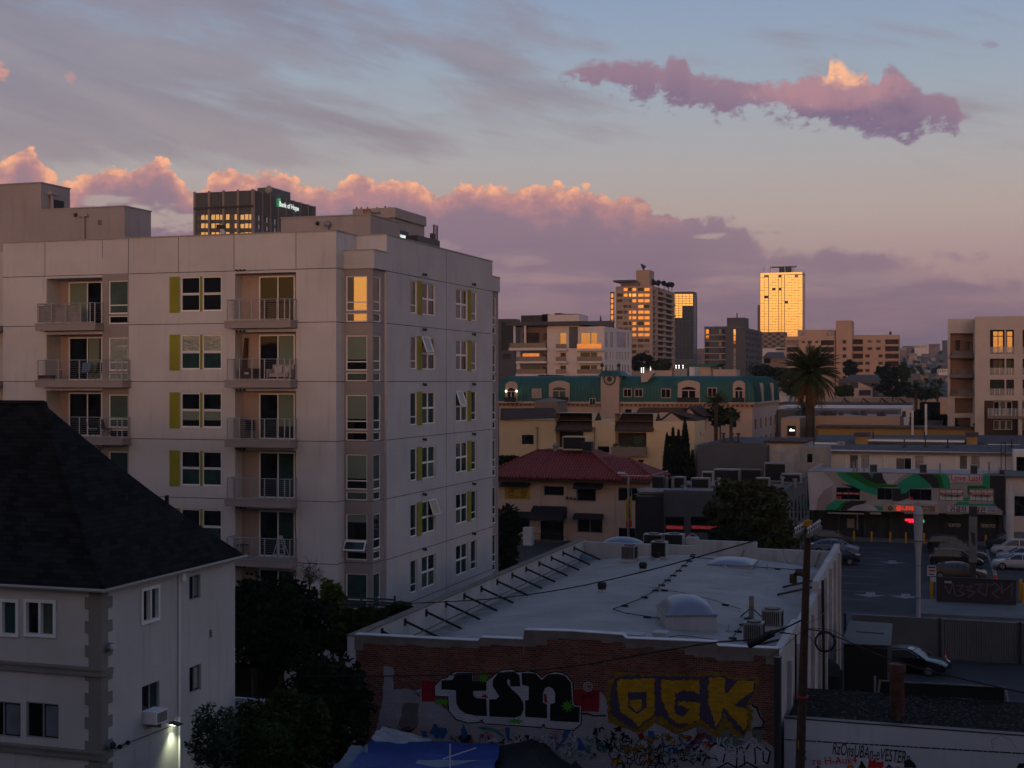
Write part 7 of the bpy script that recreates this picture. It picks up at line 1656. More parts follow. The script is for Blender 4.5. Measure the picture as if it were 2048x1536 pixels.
# --- grey office behind it and dark low roofs
b = Bld('office_block', 'blue grey office block half hidden behind the big white apartment corner', 'office building', 20, 182, 240, 560, 420, M['wall_charcoal'], z3); b.F(60,175,590,860,'glass_blue'); b.F(70,150,895,945,'recess_dark'); b.done()
b = Bld('flat_building', 'long dark flat roof with small roof units left of the tan tower', 'building', 240, 1120, 1135, 582, 520, M['wall_charcoal'], z3, depth=20); b.done()
t = b.t; random.seed(8)
for (x0,x1,yt) in ((240,495,525),(440,500,515),(560,620,505),(620,780,512),(860,1095,580)): b.box(x0,x1,yt,590,'recess_dark','roof_unit',1,8)
m = MB(); x = b.xf(987); m.cyl(x,b.Y0+3,b.ZT,b.zf(987,525),.5,.1,5); AB(m,'mast',M['metal_dark'])
# --- tan slab tower
b = Bld('tan_tower', 'tan slab apartment tower with rooftop trees and orange-lit windows', 'tower', 1150, 1500, 1712, 245, 730, M['wall_tan'], z3); t = b.t
for i in range(15):
    y = 265+i*54.0; 
    for j,(x0,x1) in enumerate(((1160,1215),(1222,1262),(1272,1298),(1305,1345),(1360,1415),(1420,1472))):
        lit_ = (j >= 3 and i < 9) or (j == 2 and i in (4,5,6)) or (i in (0,1) and j > 0)
        if i == 9 and j > 2: lit_ = False
        g = 'glass_orange' if lit_ and (i*7+j*3)%6 else ('curtain_pale' if (i+j)%3 == 0 else ('curtain_dim' if (i*j)%3 else 'glass_dark'))
        if i == 1 and j in (2,3): g = 'glass_tower'
        b.F(x0,x1,y,y+30,g,.5)
    zz1 = b.zf(1490,y+2); 
    for j,(t0,t1) in enumerate(((.02,.16),(.24,.5),(.6,.9))): b.SZ(t0,t1,zz1-3.0,zz1-.9,'recess_dark' if j else 'curtain_dim',.8)
b.done()
m = MB()
for i in range(15):
    z = b.zf(1490,265+i*54.0)-4.0; m.box(b.X1-.1,b.X1+1.4,b.Y0+(b.Y1-b.Y0)*.22,b.Y0+(b.Y1-b.Y0)*(.93 if i%2 else .88),z,z+1.0)
m.build('balcony_bands', M['wall_tan'], t)['kind'] = 'stuff'
m = MB(); m.box(b.xf(1312),b.xf(1440),b.Y0+8,b.Y0+20,b.ZT,b.zf(1390,85)); AB(m,'penthouse',M['wall_tan'])
m = MB(); m.box(b.xf(1185),b.xf(1350),b.Y0+3,b.Y0+12,b.ZT,b.zf(1250,208)); AB(m,'penthouse',M['wall_tan_dark'])
m = MB(); m.box(b.xf(1128),b.xf(1330),b.Y0-1,b.Y0+14,b.zf(1200,208),b.zf(1200,192)); AB(m,'canopy',M['wall_charcoal'])
m = MB(); x = b.xf(1370); z = b.zf(1370,85); m.cyl(x,b.Y0+12,z,z+1.5,.4,n=6); m.tube([(x+.6,b.Y0+11,z+1.5),(x-1.2,b.Y0+11,z+3.4)],1.3,10,.4); AB(m,'dish',M['metal_dark'])
b2 = Bld('glass_shaft', 'narrow glass shaft glowing orange on the left edge of the tan tower', 'tower', 1097, 1131, 1136, 305, 745, M['frame_brown'], z3, depth=8)
for i in range(6): b2.F(1102,1127,318+i*52,360+i*52,'glass_orange',.3)
b2.done()
# --- glass tower behind
b = Bld('glass_tower', 'glass office tower with sunset reflection put into its top rows right behind the tan tower', 'tower', 1660, 1890, 1926, 320, 1150, M['wall_charcoal'], z3, depth=30); 
for i in range(27):
    y = 324+i*23
    for j in range(6): x0 = 1684+j*34; b.F(x0,x0+31,y,y+19,'glass_tower' if i < 5 or (i < 10 and j < 3) else 'glass_blue',.1)  # sunset reflection limited to upper rows by swapping the pane material
    b.S(1895,1921,y+4,y+20,'glass_blue',.1)
b.done(); m = MB(); m.box(b.xf(1700),b.xf(1880),b.Y0+3,b.Y0+20,b.ZT,b.ZT+2); m.build('plant_room',M['wall_charcoal'],b.t)
# --- dark tower
z4 = ZC(1380,500,4.6545)
b = Bld('dark_tower', 'dark grey apartment tower with pale floor lines left of the golden tower', 'tower', 135, 520, 670, 722, 660, M['wall_charcoal'], z4); t = b.t
for i in range(8):
    y = 738+i*58; b.F(142,176,y,y+42,'glass_orange' if i < 4 else 'recess_dark',.9); b.F(300,328,y,y+42,'recess_dark',.9); b.F(270,290,y,y+42,['curtain_pale','recess_dark'][i%2],.2); b.F(405,425,y,y+52,'glass_tower' if i < 1 else ('glass_orange' if i < 3 else 'curtain_pale'),.15)  # sunset light on upper balconies and strip put in as orange panes
    for j in range(6): b.SZ(.03+j*.16,.14+j*.16,b.zf(520,y+40),b.zf(520,y+6),'recess_dark' if j%2 else 'glass_blue',.6)
b.done()
m = MB()
for i in range(7): y = 787+i*58; m.box(b.xf(133),b.xf(330),b.Y0-.5,b.Y0-.003,b.zf(230,y+7),b.zf(230,y))
m.build('floor_lines', M['wall_tan'], t)['kind'] = 'stuff'
m = MB(); m.box(b.xf(325),b.xf(490),b.Y0+6,b.Y0+20,b.ZT,b.zf(400,625)); AB(m,'penthouse',M['wall_charcoal']); m = MB(); m.box(b.xf(133),b.xf(522),b.Y0-.3,b.Y0,b.ZT,b.ZT+.7); AB(m,'parapet',M['roof_gray']); m = MB(); m.cyl(b.xf(408),b.Y0+10,b.zf(400,625),b.zf(400,578),.3,n=5); AB(m,'antenna',M['metal_dark'])
# --- golden tower
b = Bld('golden_tower', 'tall glass tower mirroring the sunset in solid gold', 'tower', 651, 1050, 1072, 205, 1640, M['wall_tan'], z4, depth=26); t = b.t
cols = [(655,689),(693,728),(736,764),(766,795),(797,822),(828,849),(854,877),(884,912),(914,942),(944,974),(976,1005),(1008,1046)]
random.seed(6)
for i in range(34):
    y = 232+i*24.3
    for j,(x0,x1) in enumerate(cols):
        if i == 0 and j in (1,10): continue
        b.F(x0-.5,x1+.5,y-.3,y+(21.8 if (j+i)%5 else 20),'glass_tower' if random.random() > .025 else 'recess_dark',.1)
    b.S(1054,1069,y+6,y+22,'glass_mauve',.1)
b.F(655,1046,210,228,'glass_tower',.1)
b.done()
m = MB(); m.box(b.xf(825),b.xf(940),b.Y0+4,b.Y0+18,b.ZT,b.zf(880,152)); AB(m,'plant_room',M['glass_blue']); m = MB(); m.box(b.xf(745),b.xf(980),b.Y0+2,b.Y0+20,b.zf(860,153),b.zf(860,146))
for x in (685,745,880,962): m.cyl(b.xf(x),b.Y0+3,b.ZT,b.zf(x,150),.6,n=5)
AB(m,'roof_frame',M['metal_white'])
# --- podium flats below it
b = Bld('balcony_flats', 'pale grey flats with many small balconies below the golden tower', 'apartment block', 640, 885, 905, 762, 900, M['wall_tan_dark'], z4, depth=20)
for i in range(6):
    for j in range(6): b.F(650+j*39,678+j*39,775+i*23,790+i*23,'curtain_pale' if (i+j)%2 else 'recess_dark',.5)
b.done()
b = Bld('white_sign_building', 'low white building with illegible dark lettering below the balcony flats', 'building', 676, 890, 900, 915, 620, M['wall_white_far'], z4, depth=10); b.done(); b.box(795,888,905,940,'wall_white_far','sign_board',-.5,-.1); m = MB(); m.box(b.xf(800),b.xf(885),b.Y0-.52,b.Y0-.505,b.zf(840,932),b.zf(840,916)); m.build('lettering',M['recess_dark'],b.t)
b = Bld('gabled_house', 'grey gabled house just above the trees left of the big palm', 'house', 680, 888, 900, 1000, 480, M['wall_tan_dark'], z4, depth=12); b.F(690,750,1010,1055,'glass_dark'); b.F(780,815,1020,1045,'curtain_dim'); b.done()
m = MB(); a = (b.xf(672),b.Y0-.6,b.zf(680,1002)); c = (b.xf(892),b.Y0-.6,b.zf(680,1002)); m.prism([a,c,(b.xf(850),b.Y0+6,b.zf(680,948)),(b.xf(700),b.Y0+6,b.zf(680,948))],(0,0,-.2)); m.prism([(b.xf(680),b.Y0-.9,b.zf(700,1000)),(b.xf(760),b.Y0-.9,b.zf(700,1000)),(b.xf(718),b.Y0-.9,b.zf(700,970))],(0,6,0)); m.build('roof',M['wall_charcoal'],b.t)
# --- beige stepped apartments
def beige(nm,lab,p0,pc,yt,rows,depth=14,p1=None,D=573):
    b = Bld(nm, lab, 'apartment block', p0, pc, p1, yt, D, M['stucco_beige'], z4, depth=depth)
    for r in rows: b.F(*r)
    b.done(); return b
R1 = [(900,1012,y,y+46,'curtain_pale' if y < 860 else 'recess_dark',1.2) for y in (840,903,968,1036)]+[(1215,1340,y,y+46,'recess_dark',1.2) for y in (840,903,968,1036)]+[(x,x+w,846,866,'recess_dark',.3) for x,w in ((1045,23),(1095,40),(1165,30))]+[(x,x+30,912+k*66,935+k*66,'recess_dark',.3) for x in (1100,1165) for k in range(3)]
b = beige('beige_apartments','beige apartment wing with stacked balconies behind the top of the big palm',890,1345,800,R1,20)
b.box(900,1012,836,842,'stucco_beige','balcony',-1,0); m = MB(); m.box(b.xf(992),b.xf(1340),b.Y0+4,b.Y0+18,b.ZT,b.zf(1150,740)); m.build('penthouse',M['stucco_beige'],b.t); m = MB(); m.box(b.xf(1010),b.xf(1060),b.Y0+3.8,b.Y0+3.99,b.ZT+.3,b.zf(1040,755)); m.build('window',M['curtain_pale'],b.t); m = MB(); m.ball(b.xf(1308),b.Y0+2,b.zf(1308,778),1.7,.8,1.7); m.build('dish',M['curtain_pale'],b.t)
b = beige('stair_tower','tall plain beige stair tower between the two beige apartment wings',1357,1505,655,[(1420,1455,838+k*67,870+k*67,'recess_dark',.3) for k in range(6)],14)
R2 = [(1490,1610,y,y+48,'recess_dark',1.2) for y in (832,898,966)]+[(1565,1610,y,y+30,'recess_dark',1.0) for y in (1040,1107)]+[(1490,1550,y,y+40,'recess_dark',1.0) for y in (1040,)]+[(x,x+42,y,y+25,'curtain_dim' if y < 900 else 'recess_dark',.3) for x in (1652,1733) for y in (838,905)]+[(x,x+40,y,y+28,'recess_dark',.3) for x in (1632,1754) for y in (972,1040,1107)]+[(1815,1943,y,y+46,'recess_dark',1.2) for y in (832,898,966,1036)]
R2 = [r for r in R2]; b = beige('beige_apartments','beige apartment wing with square windows and right-hand balconies right of the stair tower',1506,1945,788,R2,16,1955)
m = MB()
for (x0,x1) in ((1484,1612),(1812,1946)):
    for y in (878,944,1012): m.box(b.xf(x0),b.xf(x1),b.Y0-1,b.Y0-.003,b.zf(x0,y+16),b.zf(x0,y))
m.build('balcony_bands', M['stucco_beige'], b.t)['kind'] = 'stuff'
m = MB(); m.cyl(b.xf(1863),b.Y0+3,b.ZT,b.zf(1863,758),.5,n=8); m.build('flue',M['metal_dark'],b.t)
# --- bank towers over the left roof
z2 = ZC(380,340,4.042)
mat('bank_panel', (0.075,0.085,0.085), .5, met=.3, var=.1, vs=.1); mat('bank_pier', (0.23,0.19,0.175), .8, var=.05)
b = Bld('bank_tower', 'dark ribbed bank tower with lit green and white roof sign', 'bank tower', 38, 515, 1018, 163, 587, M['bank_panel'], z2); t = b.t
for (y0_,y1_) in ((357,402),(431,470),(502,545),(574,615)):
    for k in range(4):
        x0 = 50+k*118
        for j in range(3): b.F(x0+j*35+1,x0+j*35+33,y0_+(4 if (j+k)%3 == 0 else 0),y1_,'glass_bank' if (j*3+k)%5 else 'curtain_dim',.25)
    z1_, z0_ = b.zf(515,y0_), b.zf(515,y1_)
    for k in range(8): b.SZ(.02+k*.122,.055+k*.122,z0_,z1_,'curtain_dim',.25); b.SZ(.065+k*.122,.10+k*.122,z0_,z1_,'glass_mauve',.25)
b.done()
m = MB()
for k in range(5): x = b.xf(38+k*117)-.4; m.box(x,x+1.0,b.Y0-.45,b.Y0-.003,0,b.ZT+.5)
for k in range(9): y = b.Y0+(b.Y1-b.Y0)*(.0+k*.122); m.box(b.X1+.003,b.X1+.5,y-.3,y+.3,0,b.ZT+.2)
m.build('pier', M['bank_pier'], t)['kind'] = 'stuff'
m = MB(); zt6,zb6 = b.ZT, b.zf(300,357)
for k in range(40): x = b.X0+(b.X1-b.X0)*k/40; m.box(x,x+.14,b.Y0-.25,b.Y0-.003,zb6,zt6)
for k in range(60): y = b.Y0+(b.Y1-b.Y0)*k/60; m.box(b.X1+.003,b.X1+.35,y,y+.2,zb6,zt6)
m.build('ribs', mat('bank_rib',(0.13,0.13,0.125),.6,var=.1), t)['kind'] = 'stuff'
m = MB(); m.box(b.X0-.2,b.X1+.2,b.Y0-.5,b.Y0-.37,b.zf(300,312),b.zf(300,292)); AB(m,'dark_band',M['recess_dark'])
p = onX(*z2(722,300),b.X1+1); q = onX(*z2(878,330),b.X1+1)
mat('sign_lit_white', (1,1,1), .5, var=0, emit=((0.85,1,0.92),.9)); mat('sign_lit_green', (.1,.6,.1), .5, var=0, emit=((0.10,0.62,0.10),.55)); mat('sign_lit_teal', (.0,.3,.25), .5, var=0, emit=((0.02,0.25,0.20),.5))
hh = onX(*z2(722,250),b.X1+1)[1]-onX(*z2(722,292),b.X1+1)[1]
textobj('Bank of Hope', hh*1.35, M['sign_lit_white'], 'sign_lettering', t, (b.X1+1,p[0],onX(*z2(722,291),b.X1+1)[1]), rot=(pi/2,0,pi/2), width=q[0]-p[0], bold=.05)
for k in range(4):
    for s_ in (0,1):
        y0_ = onX(*z2(682+s_*18,0),b.X1)[0]; y1_ = onX(*z2(698+s_*18,0),b.X1)[0]; zt7 = onX(*z2(690+s_*16,225+k*17),b.X1)[1]; m = MB(); dz = hh*.33; m.poly([(b.X1+1,y0_,zt7-dz-.6),(b.X1+1,y1_,zt7-dz),(b.X1+1,y1_,zt7),(b.X1+1,y0_,zt7-.6)]); AB(m,'logo_bar',M['sign_lit_green' if s_ else 'sign_lit_teal'])
m = MB(); a = onY(*z2(545,145),b.Y0+22); m.box(a[0],onY(*z2(660,145),b.Y0+22)[0],b.Y0+22,b.Y0+40,b.ZT,a[1]); AB(m,'plant_room',M['bank_panel']); m = MB(); m.ball(onY(*z2(637,145),b.Y0+20)[0],b.Y0+20,onY(*z2(637,158),b.Y0+20)[1],1.8,.8,1.8); AB(m,'dish',M['curtain_pale'])
z9 = ZC(690,400,9.752)
b = Bld('bank_building', 'tan bank building with small red and blue bank sign above the left roof', 'bank building', 165, 955, 1550, 150, 430, M['stucco_tan'], z9); t = b.t
for k in range(5): b.F(790+k*30,806+k*30,352,520,'glass_orange' if k > 2 else 'recess_dark',.4)
b.done(); m = MB(); z1_ = b.zf(955,345); m.box(b.X1+.003,b.X1+.7,b.Y0,b.Y1,z1_,b.ZT); m.box(b.X0,b.X1+.7,b.Y0-.7,b.Y0-.003,z1_,b.ZT); AB(m,'upper_band',M['stucco_tan'])
m = MB(); m.box(b.xf(372),b.xf(518),b.Y0-.9,b.Y0-.72,b.zf(440,290),b.zf(440,190)); o = AB(m,'sign_board',M['terracotta'])
def ft(s,x0,x1,y0_,y1_,mt,off): 
    p = (b.xf(x0),b.zf(x0,y1_)); h = b.zf(x0,y0_)-p[1]; return textobj(s, h*1.3, M[mt], 'sign_lettering', o, (p[0],b.Y0-off,p[1]), width=b.xf(x1)-p[0], bold=.05)
ft('cbb',380,510,205,285,'curtain_pale',.95); ft('Bank',530,725,225,285,'bank_panel',.78)
m = MB()
for x in (175,265,390,575,735,825): m.cyl(b.xf(x),b.Y0+2,b.ZT,b.zf(x,125 if x != 735 else 105),.25,n=5)
AB(m,'antenna',M['metal_dark'])
b = Bld('metro_building', 'dark rooftop with lit METRO BANK sign box at the parapet of the white apartment block', 'bank building', 850, 875, 1240, 530, 300, M['frame_dark'], z9, z0=20); t = b.t; b.done()
hh = onX(*z9(930,620),b.X1)[1]-onX(*z9(930,680),b.X1)[1]; p = onX(*z9(922,685),b.X1+.3); q = onX(*z9(1190,0),b.X1+.3)
textobj('US METRO BANK', hh*1.25, M['sign_lit_white'], 'sign_lettering', t, (b.X1+.3,p[0],p[1]), rot=(pi/2,0,pi/2), width=q[0]-p[0], bold=.06)
m = MB(); m.box(b.X1+.05,b.X1+.2,onX(*z9(878,0),b.X1)[0],onX(*z9(905,0),b.X1)[0],onX(*z9(890,660),b.X1)[1],onX(*z9(890,560),b.X1)[1]); AB(m,'logo_panel',M['sign_blue'])
b = Bld('roof_screen', 'dark ribbed rooftop screen right of the METRO BANK sign with lattice mast', 'roof screen', 1235, 1430, 1850, 685, 310, M['frame_dark'], z9, z0=20); b.done(); m = MB(); a = onX(*z9(1765,770),b.X1-2); zt8 = onX(*z9(1765,495),b.X1-2)[1]; x = b.X1-2
for dx in (-.4,.4): m.tube([(x,a[0]+dx*3.2,a[1]-3),(x,a[0]+dx*3.2,zt8)],.14,4)
for k in range(12): z = a[1]+(zt8-a[1])*k/11; m.tube([(x,a[0]-1.3,z),(x,a[0]+1.3,z)],.10,4)
m.build('mast', M['frame_brown'], b.t); m = MB(); a = onX(*z9(1710,740),x); m.box(x-.4,x+.4,a[0]-.8,a[0]+.8,a[1]-3,onX(*z9(1710,655),x)[1]); m.build('antenna', M['frame_brown'], b.t)
# --- right-hand apartments
z7 = ZC(1740,600,5.12)
b = Bld('corner_apartments', 'pale apartment wing with open stacked balconies at the right edge', 'apartment block', 795, 1078, None, 190, 203, M['stucco_tan_light'] if 'stucco_tan_light' in M else mat('stucco_tan_light', (0.47,0.40,0.36), .9, var=.05), z7, depth=18); t = b.t
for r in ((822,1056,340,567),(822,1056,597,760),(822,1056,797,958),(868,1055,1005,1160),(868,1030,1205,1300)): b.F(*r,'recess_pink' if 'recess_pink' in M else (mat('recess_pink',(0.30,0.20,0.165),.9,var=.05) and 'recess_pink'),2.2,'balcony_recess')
b.done()
for (y0_,y1_) in ((567,597),(760,797),(958,975)):
    o = b.box(815,1058,y0_,y1_,'wall_tan_dark','balcony',-.9,-.003); m = MB(); m.box(b.xf(838),b.xf(1050),b.Y0-.86,b.Y0-.84,b.zf(900,y0_),b.zf(900,y0_-50)); m.build('glass_rail',M['curtain_dim'],o)
m = MB(); x = b.xf(903); m.cyl(x,b.Y0+.8,b.zf(903,565),b.zf(903,410),.12,.3,8); tag(m.build('closed_parasol', M['frame_brown']), 'closed dark red parasol on the top balcony at the right edge', 'parasol')
m = MB(); x = b.xf(1012); m.cyl(x,b.Y0+1,b.zf(903,565),b.zf(903,440),.06,n=6); m.cyl(x,b.Y0+1,b.zf(903,440),b.zf(903,428),.6,.2,10); tag(m.build('patio_heater', M['metal_dark']), 'mushroom patio heater right of the closed parasol', 'heater')
m = MB(); m.box(b.xf(882),b.xf(1050),b.Y0+1.4,b.Y0+1.9,b.zf(903,565),b.zf(903,527)); tag(m.build('planter_box', M['wood_dark']), 'brown planter along the top balcony behind the patio heater', 'planter')
b = Bld('corner_apartments', 'taller pale apartment wing with brown-framed glass and railings at the right edge', 'apartment block', 1075, 2150, None, 155, 190, M['stucco_tan_light'], z7, depth=16); t = b.t
for (y0_,y1_) in ((305,548),(600,762),(815,975)):
    for (x0,x1) in ((1228,1378),(1395,1475),(1562,1712),(1730,1812)):
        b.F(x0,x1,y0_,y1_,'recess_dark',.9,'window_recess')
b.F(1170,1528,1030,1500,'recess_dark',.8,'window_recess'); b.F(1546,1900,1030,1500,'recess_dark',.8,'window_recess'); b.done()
for (y0_,y1_) in ((305,548),(600,762),(815,975)):
    for (x0,x1) in ((1228,1378),(1395,1475),(1562,1712)):
        r = (b.xf(x0+26 if x1-x0 > 100 else x0+2),b.xf(x1-8),b.zf(x0,y1_-6),b.zf(x0,y0_+8)); window(t,'Y',b.Y0+.55,*r,mull=(.5,) if x1-x0 > 100 else (),trans=(.75,) if y0_ < 400 else (),w=.12,dep=.12,frame=M['frame_brown'],glass=M['glass_gold' if y0_ < 400 else 'glass_teal'])
        m = MB(); 
        for k in range(7): z = b.zf(x0,y1_-8-k*9); m.box(b.xf(x0),b.xf(x1),b.Y0+.02,b.Y0+.05,z,z+.05)
        for k in range(4): x = b.xf(x0)+(b.xf(x1)-b.xf(x0))*k/3; m.box(x-.04,x+.04,b.Y0+.0,b.Y0+.06,b.zf(x0,y1_),b.zf(x0,y1_-70))
        AB(m,'railing',M['metal_rail'])
for i,(y0_,y1_,g) in enumerate(((1038,1180,'glass_orange'),(1230,1330,'glass_green'))):
    for k in range(4):
        x0 = 1265+k*65+(0 if k < 3 else 90); window(t,'Y',b.Y0+.5,b.xf(x0),b.xf(x0+62),b.zf(x0,y1_),b.zf(x0,y0_),w=.1,dep=.12,frame=M['stucco_tan_light'],glass=M['glass_gold' if (k == 3 or (i == 0 and k == 1)) else 'glass_green' if i else 'glass_dark'])
o = b.box(1205,1900,1190,1216,'wall_tan_dark','balcony',-1.4,-.003); m = MB()
for k in range(18): x = b.xf(1208+k*40); m.box(x-.04,x+.04,b.Y0-1.36,b.Y0-1.3,b.zf(1300,1190),b.zf(1300,1112))
for k in range(8): z = b.zf(1300,1182-k*10); m.box(b.xf(1205),b.xf(1900),b.Y0-1.34,b.Y0-1.32,z,z+.04)
m.build('railing',M['metal_white'],o); m = MB(); x = b.xf(1534); m.cyl(x,b.Y0-.9,0,b.zf(1534,1030),.3,n=10); AB(m,'column',M['stucco_tan_light'])
m = MB(); m.box(b.xf(1168),b.xf(1262),b.Y0+.3,b.Y0+.6,0,b.zf(1200,1032)); AB(m,'red_panel',M['frame_brown'])
# --- middle distance flats and roofs, right
def row(nm, lab, cat, p0, pc, yt, D, mt, wins=(), depth=10, conv=ID, p1=None, roof=None, z0=0.0, pane=.15):
    b = Bld(nm, lab, cat, p0, pc, p1, yt, D, M[mt], conv, depth=depth, z0=z0, pane=pane)
    for r in wins: b.F(*r)
    b.done()
    if roof:
        m = MB(); m.box(b.X0-.3,b.X1+.3,b.Y0-.4,b.Y1,b.ZT,b.ZT+.25); m.build('roof',M[roof],b.t)
    return b
z8 = Z8
b = row('shingle_flats','white two-storey flats with grey shingle roof directly behind the mural building','flats',320,1985,243,166,'wall_white_far',[(525,595,265,385,'curtain_dim'),(622,693,265,385,'curtain_pale'),(930,1000,292,385,'curtain_dim'),(1003,1070,292,385,'glass_dark'),(1095,1168,272,385,'curtain_pale'),(1487,1558,272,385,'curtain_dim'),(1585,1660,272,385,'curtain_pale')],12,z8)
YQ = b.Y0; t = b.t
def q3(x, y, Y): p = onY(*z8(x,y), Y); return (p[0], Y, p[1])
m = MB(); m.prism([q3(305,240,YQ-.5),q3(2100,262,YQ-.5),q3(2100,182,YQ+6),q3(330,178,YQ+6)],(0,0,.12)); AB(m,'roof',mat('shingle_gray',(0.085,0.085,0.09),.9,var=.25,vs=1.2,bump=.4,bs=8)); m = MB(); m.prism([q3(305,246,YQ-.52),q3(2100,268,YQ-.52),q3(2100,260,YQ-.52),q3(305,238,YQ-.52)],(0,.1,0)); AB(m,'gutter',M['wood_gray'])
m = MB()
for x in (560,1130,1528,1622): a = q3(x,330,YQ); m.box(a[0]-.05-.9,a[0]-.9+.05,YQ-.02,YQ-.002,a[2]-1.5,a[2]+1.3)
for x in (597,693,1168,1558,1660): pass
AB(m,'trim',M['frame_white'])
m = MB(); a = q3(825,245,YQ); m.cyl(a[0],YQ-.15,0,a[2],.07,n=6); AB(m,'downpipe',M['frame_white'])
for i,x in enumerate((1000,1185,1380,1940)): a = q3(x,205,YQ+3.5); m = MB(); m.cyl(a[0],YQ+3.5,a[2]-.8,a[2]+1.2,.09,n=6); m.cyl(a[0],YQ+3.5,a[2]+.2,a[2]+.32,.3,n=8); AB(m,'vent_pipe',M['metal_dark'])
b = row('rear_flats','second row of flats with white roof edge between two tan chimneys','flats',680,1530,135,182,'wall_tan_dark',(),10,z8); Y2_ = b.Y0; t = b.t
m = MB(); m.prism([q3(215,160,Y2_-.6),q3(2100,180,Y2_-.6),q3(2100,96,Y2_+9),q3(240,92,Y2_+9)],(0,0,.1)); AB(m,'roof',M['shingle_gray'])
for (x0,x1,y) in ((682,1528,133),(215,410,160),(1735,2010,175)):
    m = MB(); a = q3(x0,y,Y2_-.8); c = q3(x1,y,Y2_-.8); m.box(a[0],c[0],Y2_-.9,Y2_-.7,a[2]-.12,a[2]+.12); AB(m,'fascia',M['frame_white'])
for x in (728,1178): a = q3(x,100,Y2_+2); m = MB(); m.cyl(a[0],Y2_+2,a[2]-1,a[2]+.6,.1,n=6); AB(m,'vent_pipe',M['metal_dark'])
for i,(x0,x1,lab) in enumerate(((570,680,'left square tan chimney block on the rear flats'),(1545,1640,'right square tan chimney block on the rear flats'))):
    a = q3(x0,175,Y2_-1.2); c = q3(x1,103,Y2_-1.2); m = MB(); m.box(a[0],c[0],Y2_-1.2,Y2_+2,a[2]-1,c[2]); o = tag(m.build('chimney_block',M['ochre_wall']),lab,'chimney'); m = MB(); m.box(a[0]-.15,c[0]+.15,Y2_-1.35,Y2_+2.15,c[2],c[2]+.5); m.build('cap',M['tile_brown'],o)
a = q3(412,182,YQ+5); c = q3(475,148,YQ+5); m = MB(); m.box(a[0],c[0],YQ+5,YQ+6.2,a[2],c[2]); o = tag(m.build('swamp_cooler',M['curtain_pale']),'pale box cooler with black grille on the grey shingle roof','cooling unit'); m = MB(); m.box(a[0]+.4,c[0]-.15,YQ+4.95,YQ+4.99,a[2]+.2,c[2]-.2); m.build('grille',M['rubber'],o)
row('ochre_building','long low building with ochre wall band behind the grey shingle roofs','building',245,1985,42,196,'ochre_wall',(),8,z8,roof='tile_brown')
row('white_shop','white shop building with black window at the right edge beside the mural','shop building',1888,2200,465,152,'wall_white_far',[(1965,2200,625,800,'glass_dark')],10,z8,roof='roof_gray')
m = MB(); a = onY(*Z8(1925,870),147); c = onY(*Z8(1925,600),147); m.cyl(a[0],147,0,c[1],.35,n=12); m.cyl(a[0],147,c[1],c[1]+.8,.2,n=8); tag(m.build('round_post',mat('post_white',(0.45,0.44,0.44),.7)),'white round post before the white shop at the right edge','post')
row('rear_flats','white flats with black windows behind the white shop at the right edge','flats',1960,2200,230,160,'wall_white_far',[(1982,2100,280,455,'glass_dark')],5,z8)
z6 = ZC(1380,680,4.6545)
b = row('slate_building','plain slate grey flat-roofed box building left of the white-walled block','building',70,705,985,168,'wall_slate',(),26,z6,p1=None)
t = b.t; m = MB(); m.box(b.xf(170),b.X1+.04,b.Y0-.06,b.Y0-.003,b.ZT-.25,b.ZT+.3); AB(m,'parapet',M['wall_slate'])
for (x0,x1,y0_,y1_) in ((190,240,1040,1115),): b.box(x0,x1,y0_,y1_,'wall_charcoal','vent',-.08,-.003)
for i,x in enumerate((312,388,450)): a = onY(*z6(x,960),b.Y0+6); m = MB(); m.cyl(a[0],b.Y0+6,b.ZT,b.ZT+.25,.5,.45,8); m.cyl(a[0],b.Y0+6,b.ZT+.25,b.ZT+1.1,.14,n=8); m.cyl(a[0],b.Y0+6,b.ZT+1.1,b.ZT+1.3,.26,n=8); AB(m,'roof_vent',M['metal_dark'])
row('white_block','white-walled block with debris on its flat top between slate building and shingle flats','building',712,1055,962,170,'wall_white_grimy',(),12,z6,roof='wood_dark')
b = row('grey_annex','grey rendered stair annex with dark window beside the shingle flats','building',1040,1280,995,167,'concrete',[(1090,1140,1060,1140,'glass_dark')],5,z6)
b = row('beige_block','beige commercial block with recessed entrance and white globe lights','commercial building',848,1022,728,214,'wall_tan',[(893,985,797,900,'recess_dark',2.5,'entrance')],14,z6)
for (x,y) in ((932,842),(940,832),(948,842),(966,842)): m = MB(); p = onY(*z6(x,y),b.Y0+.6); m.ball(p[0],b.Y0+.6,p[1],.13,n=8,m=5); m.build('globe_light',mat('lamp_white',(1,1,1),.5,var=0,emit=((.95,1,.95),2.0)) if 'lamp_white' not in M else M['lamp_white'],b.t)
b = row('beige_block','long beige commercial block with flat parapet behind the ochre wall band','commercial building',1163,1955,715,212,'wall_tan',[(1335,1480,800,830,'roof_gray'),(1722,1860,805,830,'recess_dark'),(1215,1285,815,830,'recess_dark')],16,z6)
t = b.t; random.seed(12); m = MB()
for k in range(26):
    x = b.xf(random.uniform(1180,1990)); h = random.uniform(.2,.8); y = b.Y0+random.uniform(3,14); m.box(x-.2,x+random.uniform(.0,.7),y,y+.8,b.ZT-.1,b.ZT+h)
m.build('roof_clutter',M['metal_dark'],t)['kind'] = 'stuff'
b.box(1645,1682,815,832,'ochre_wall','wall_light',-.4,-.01)
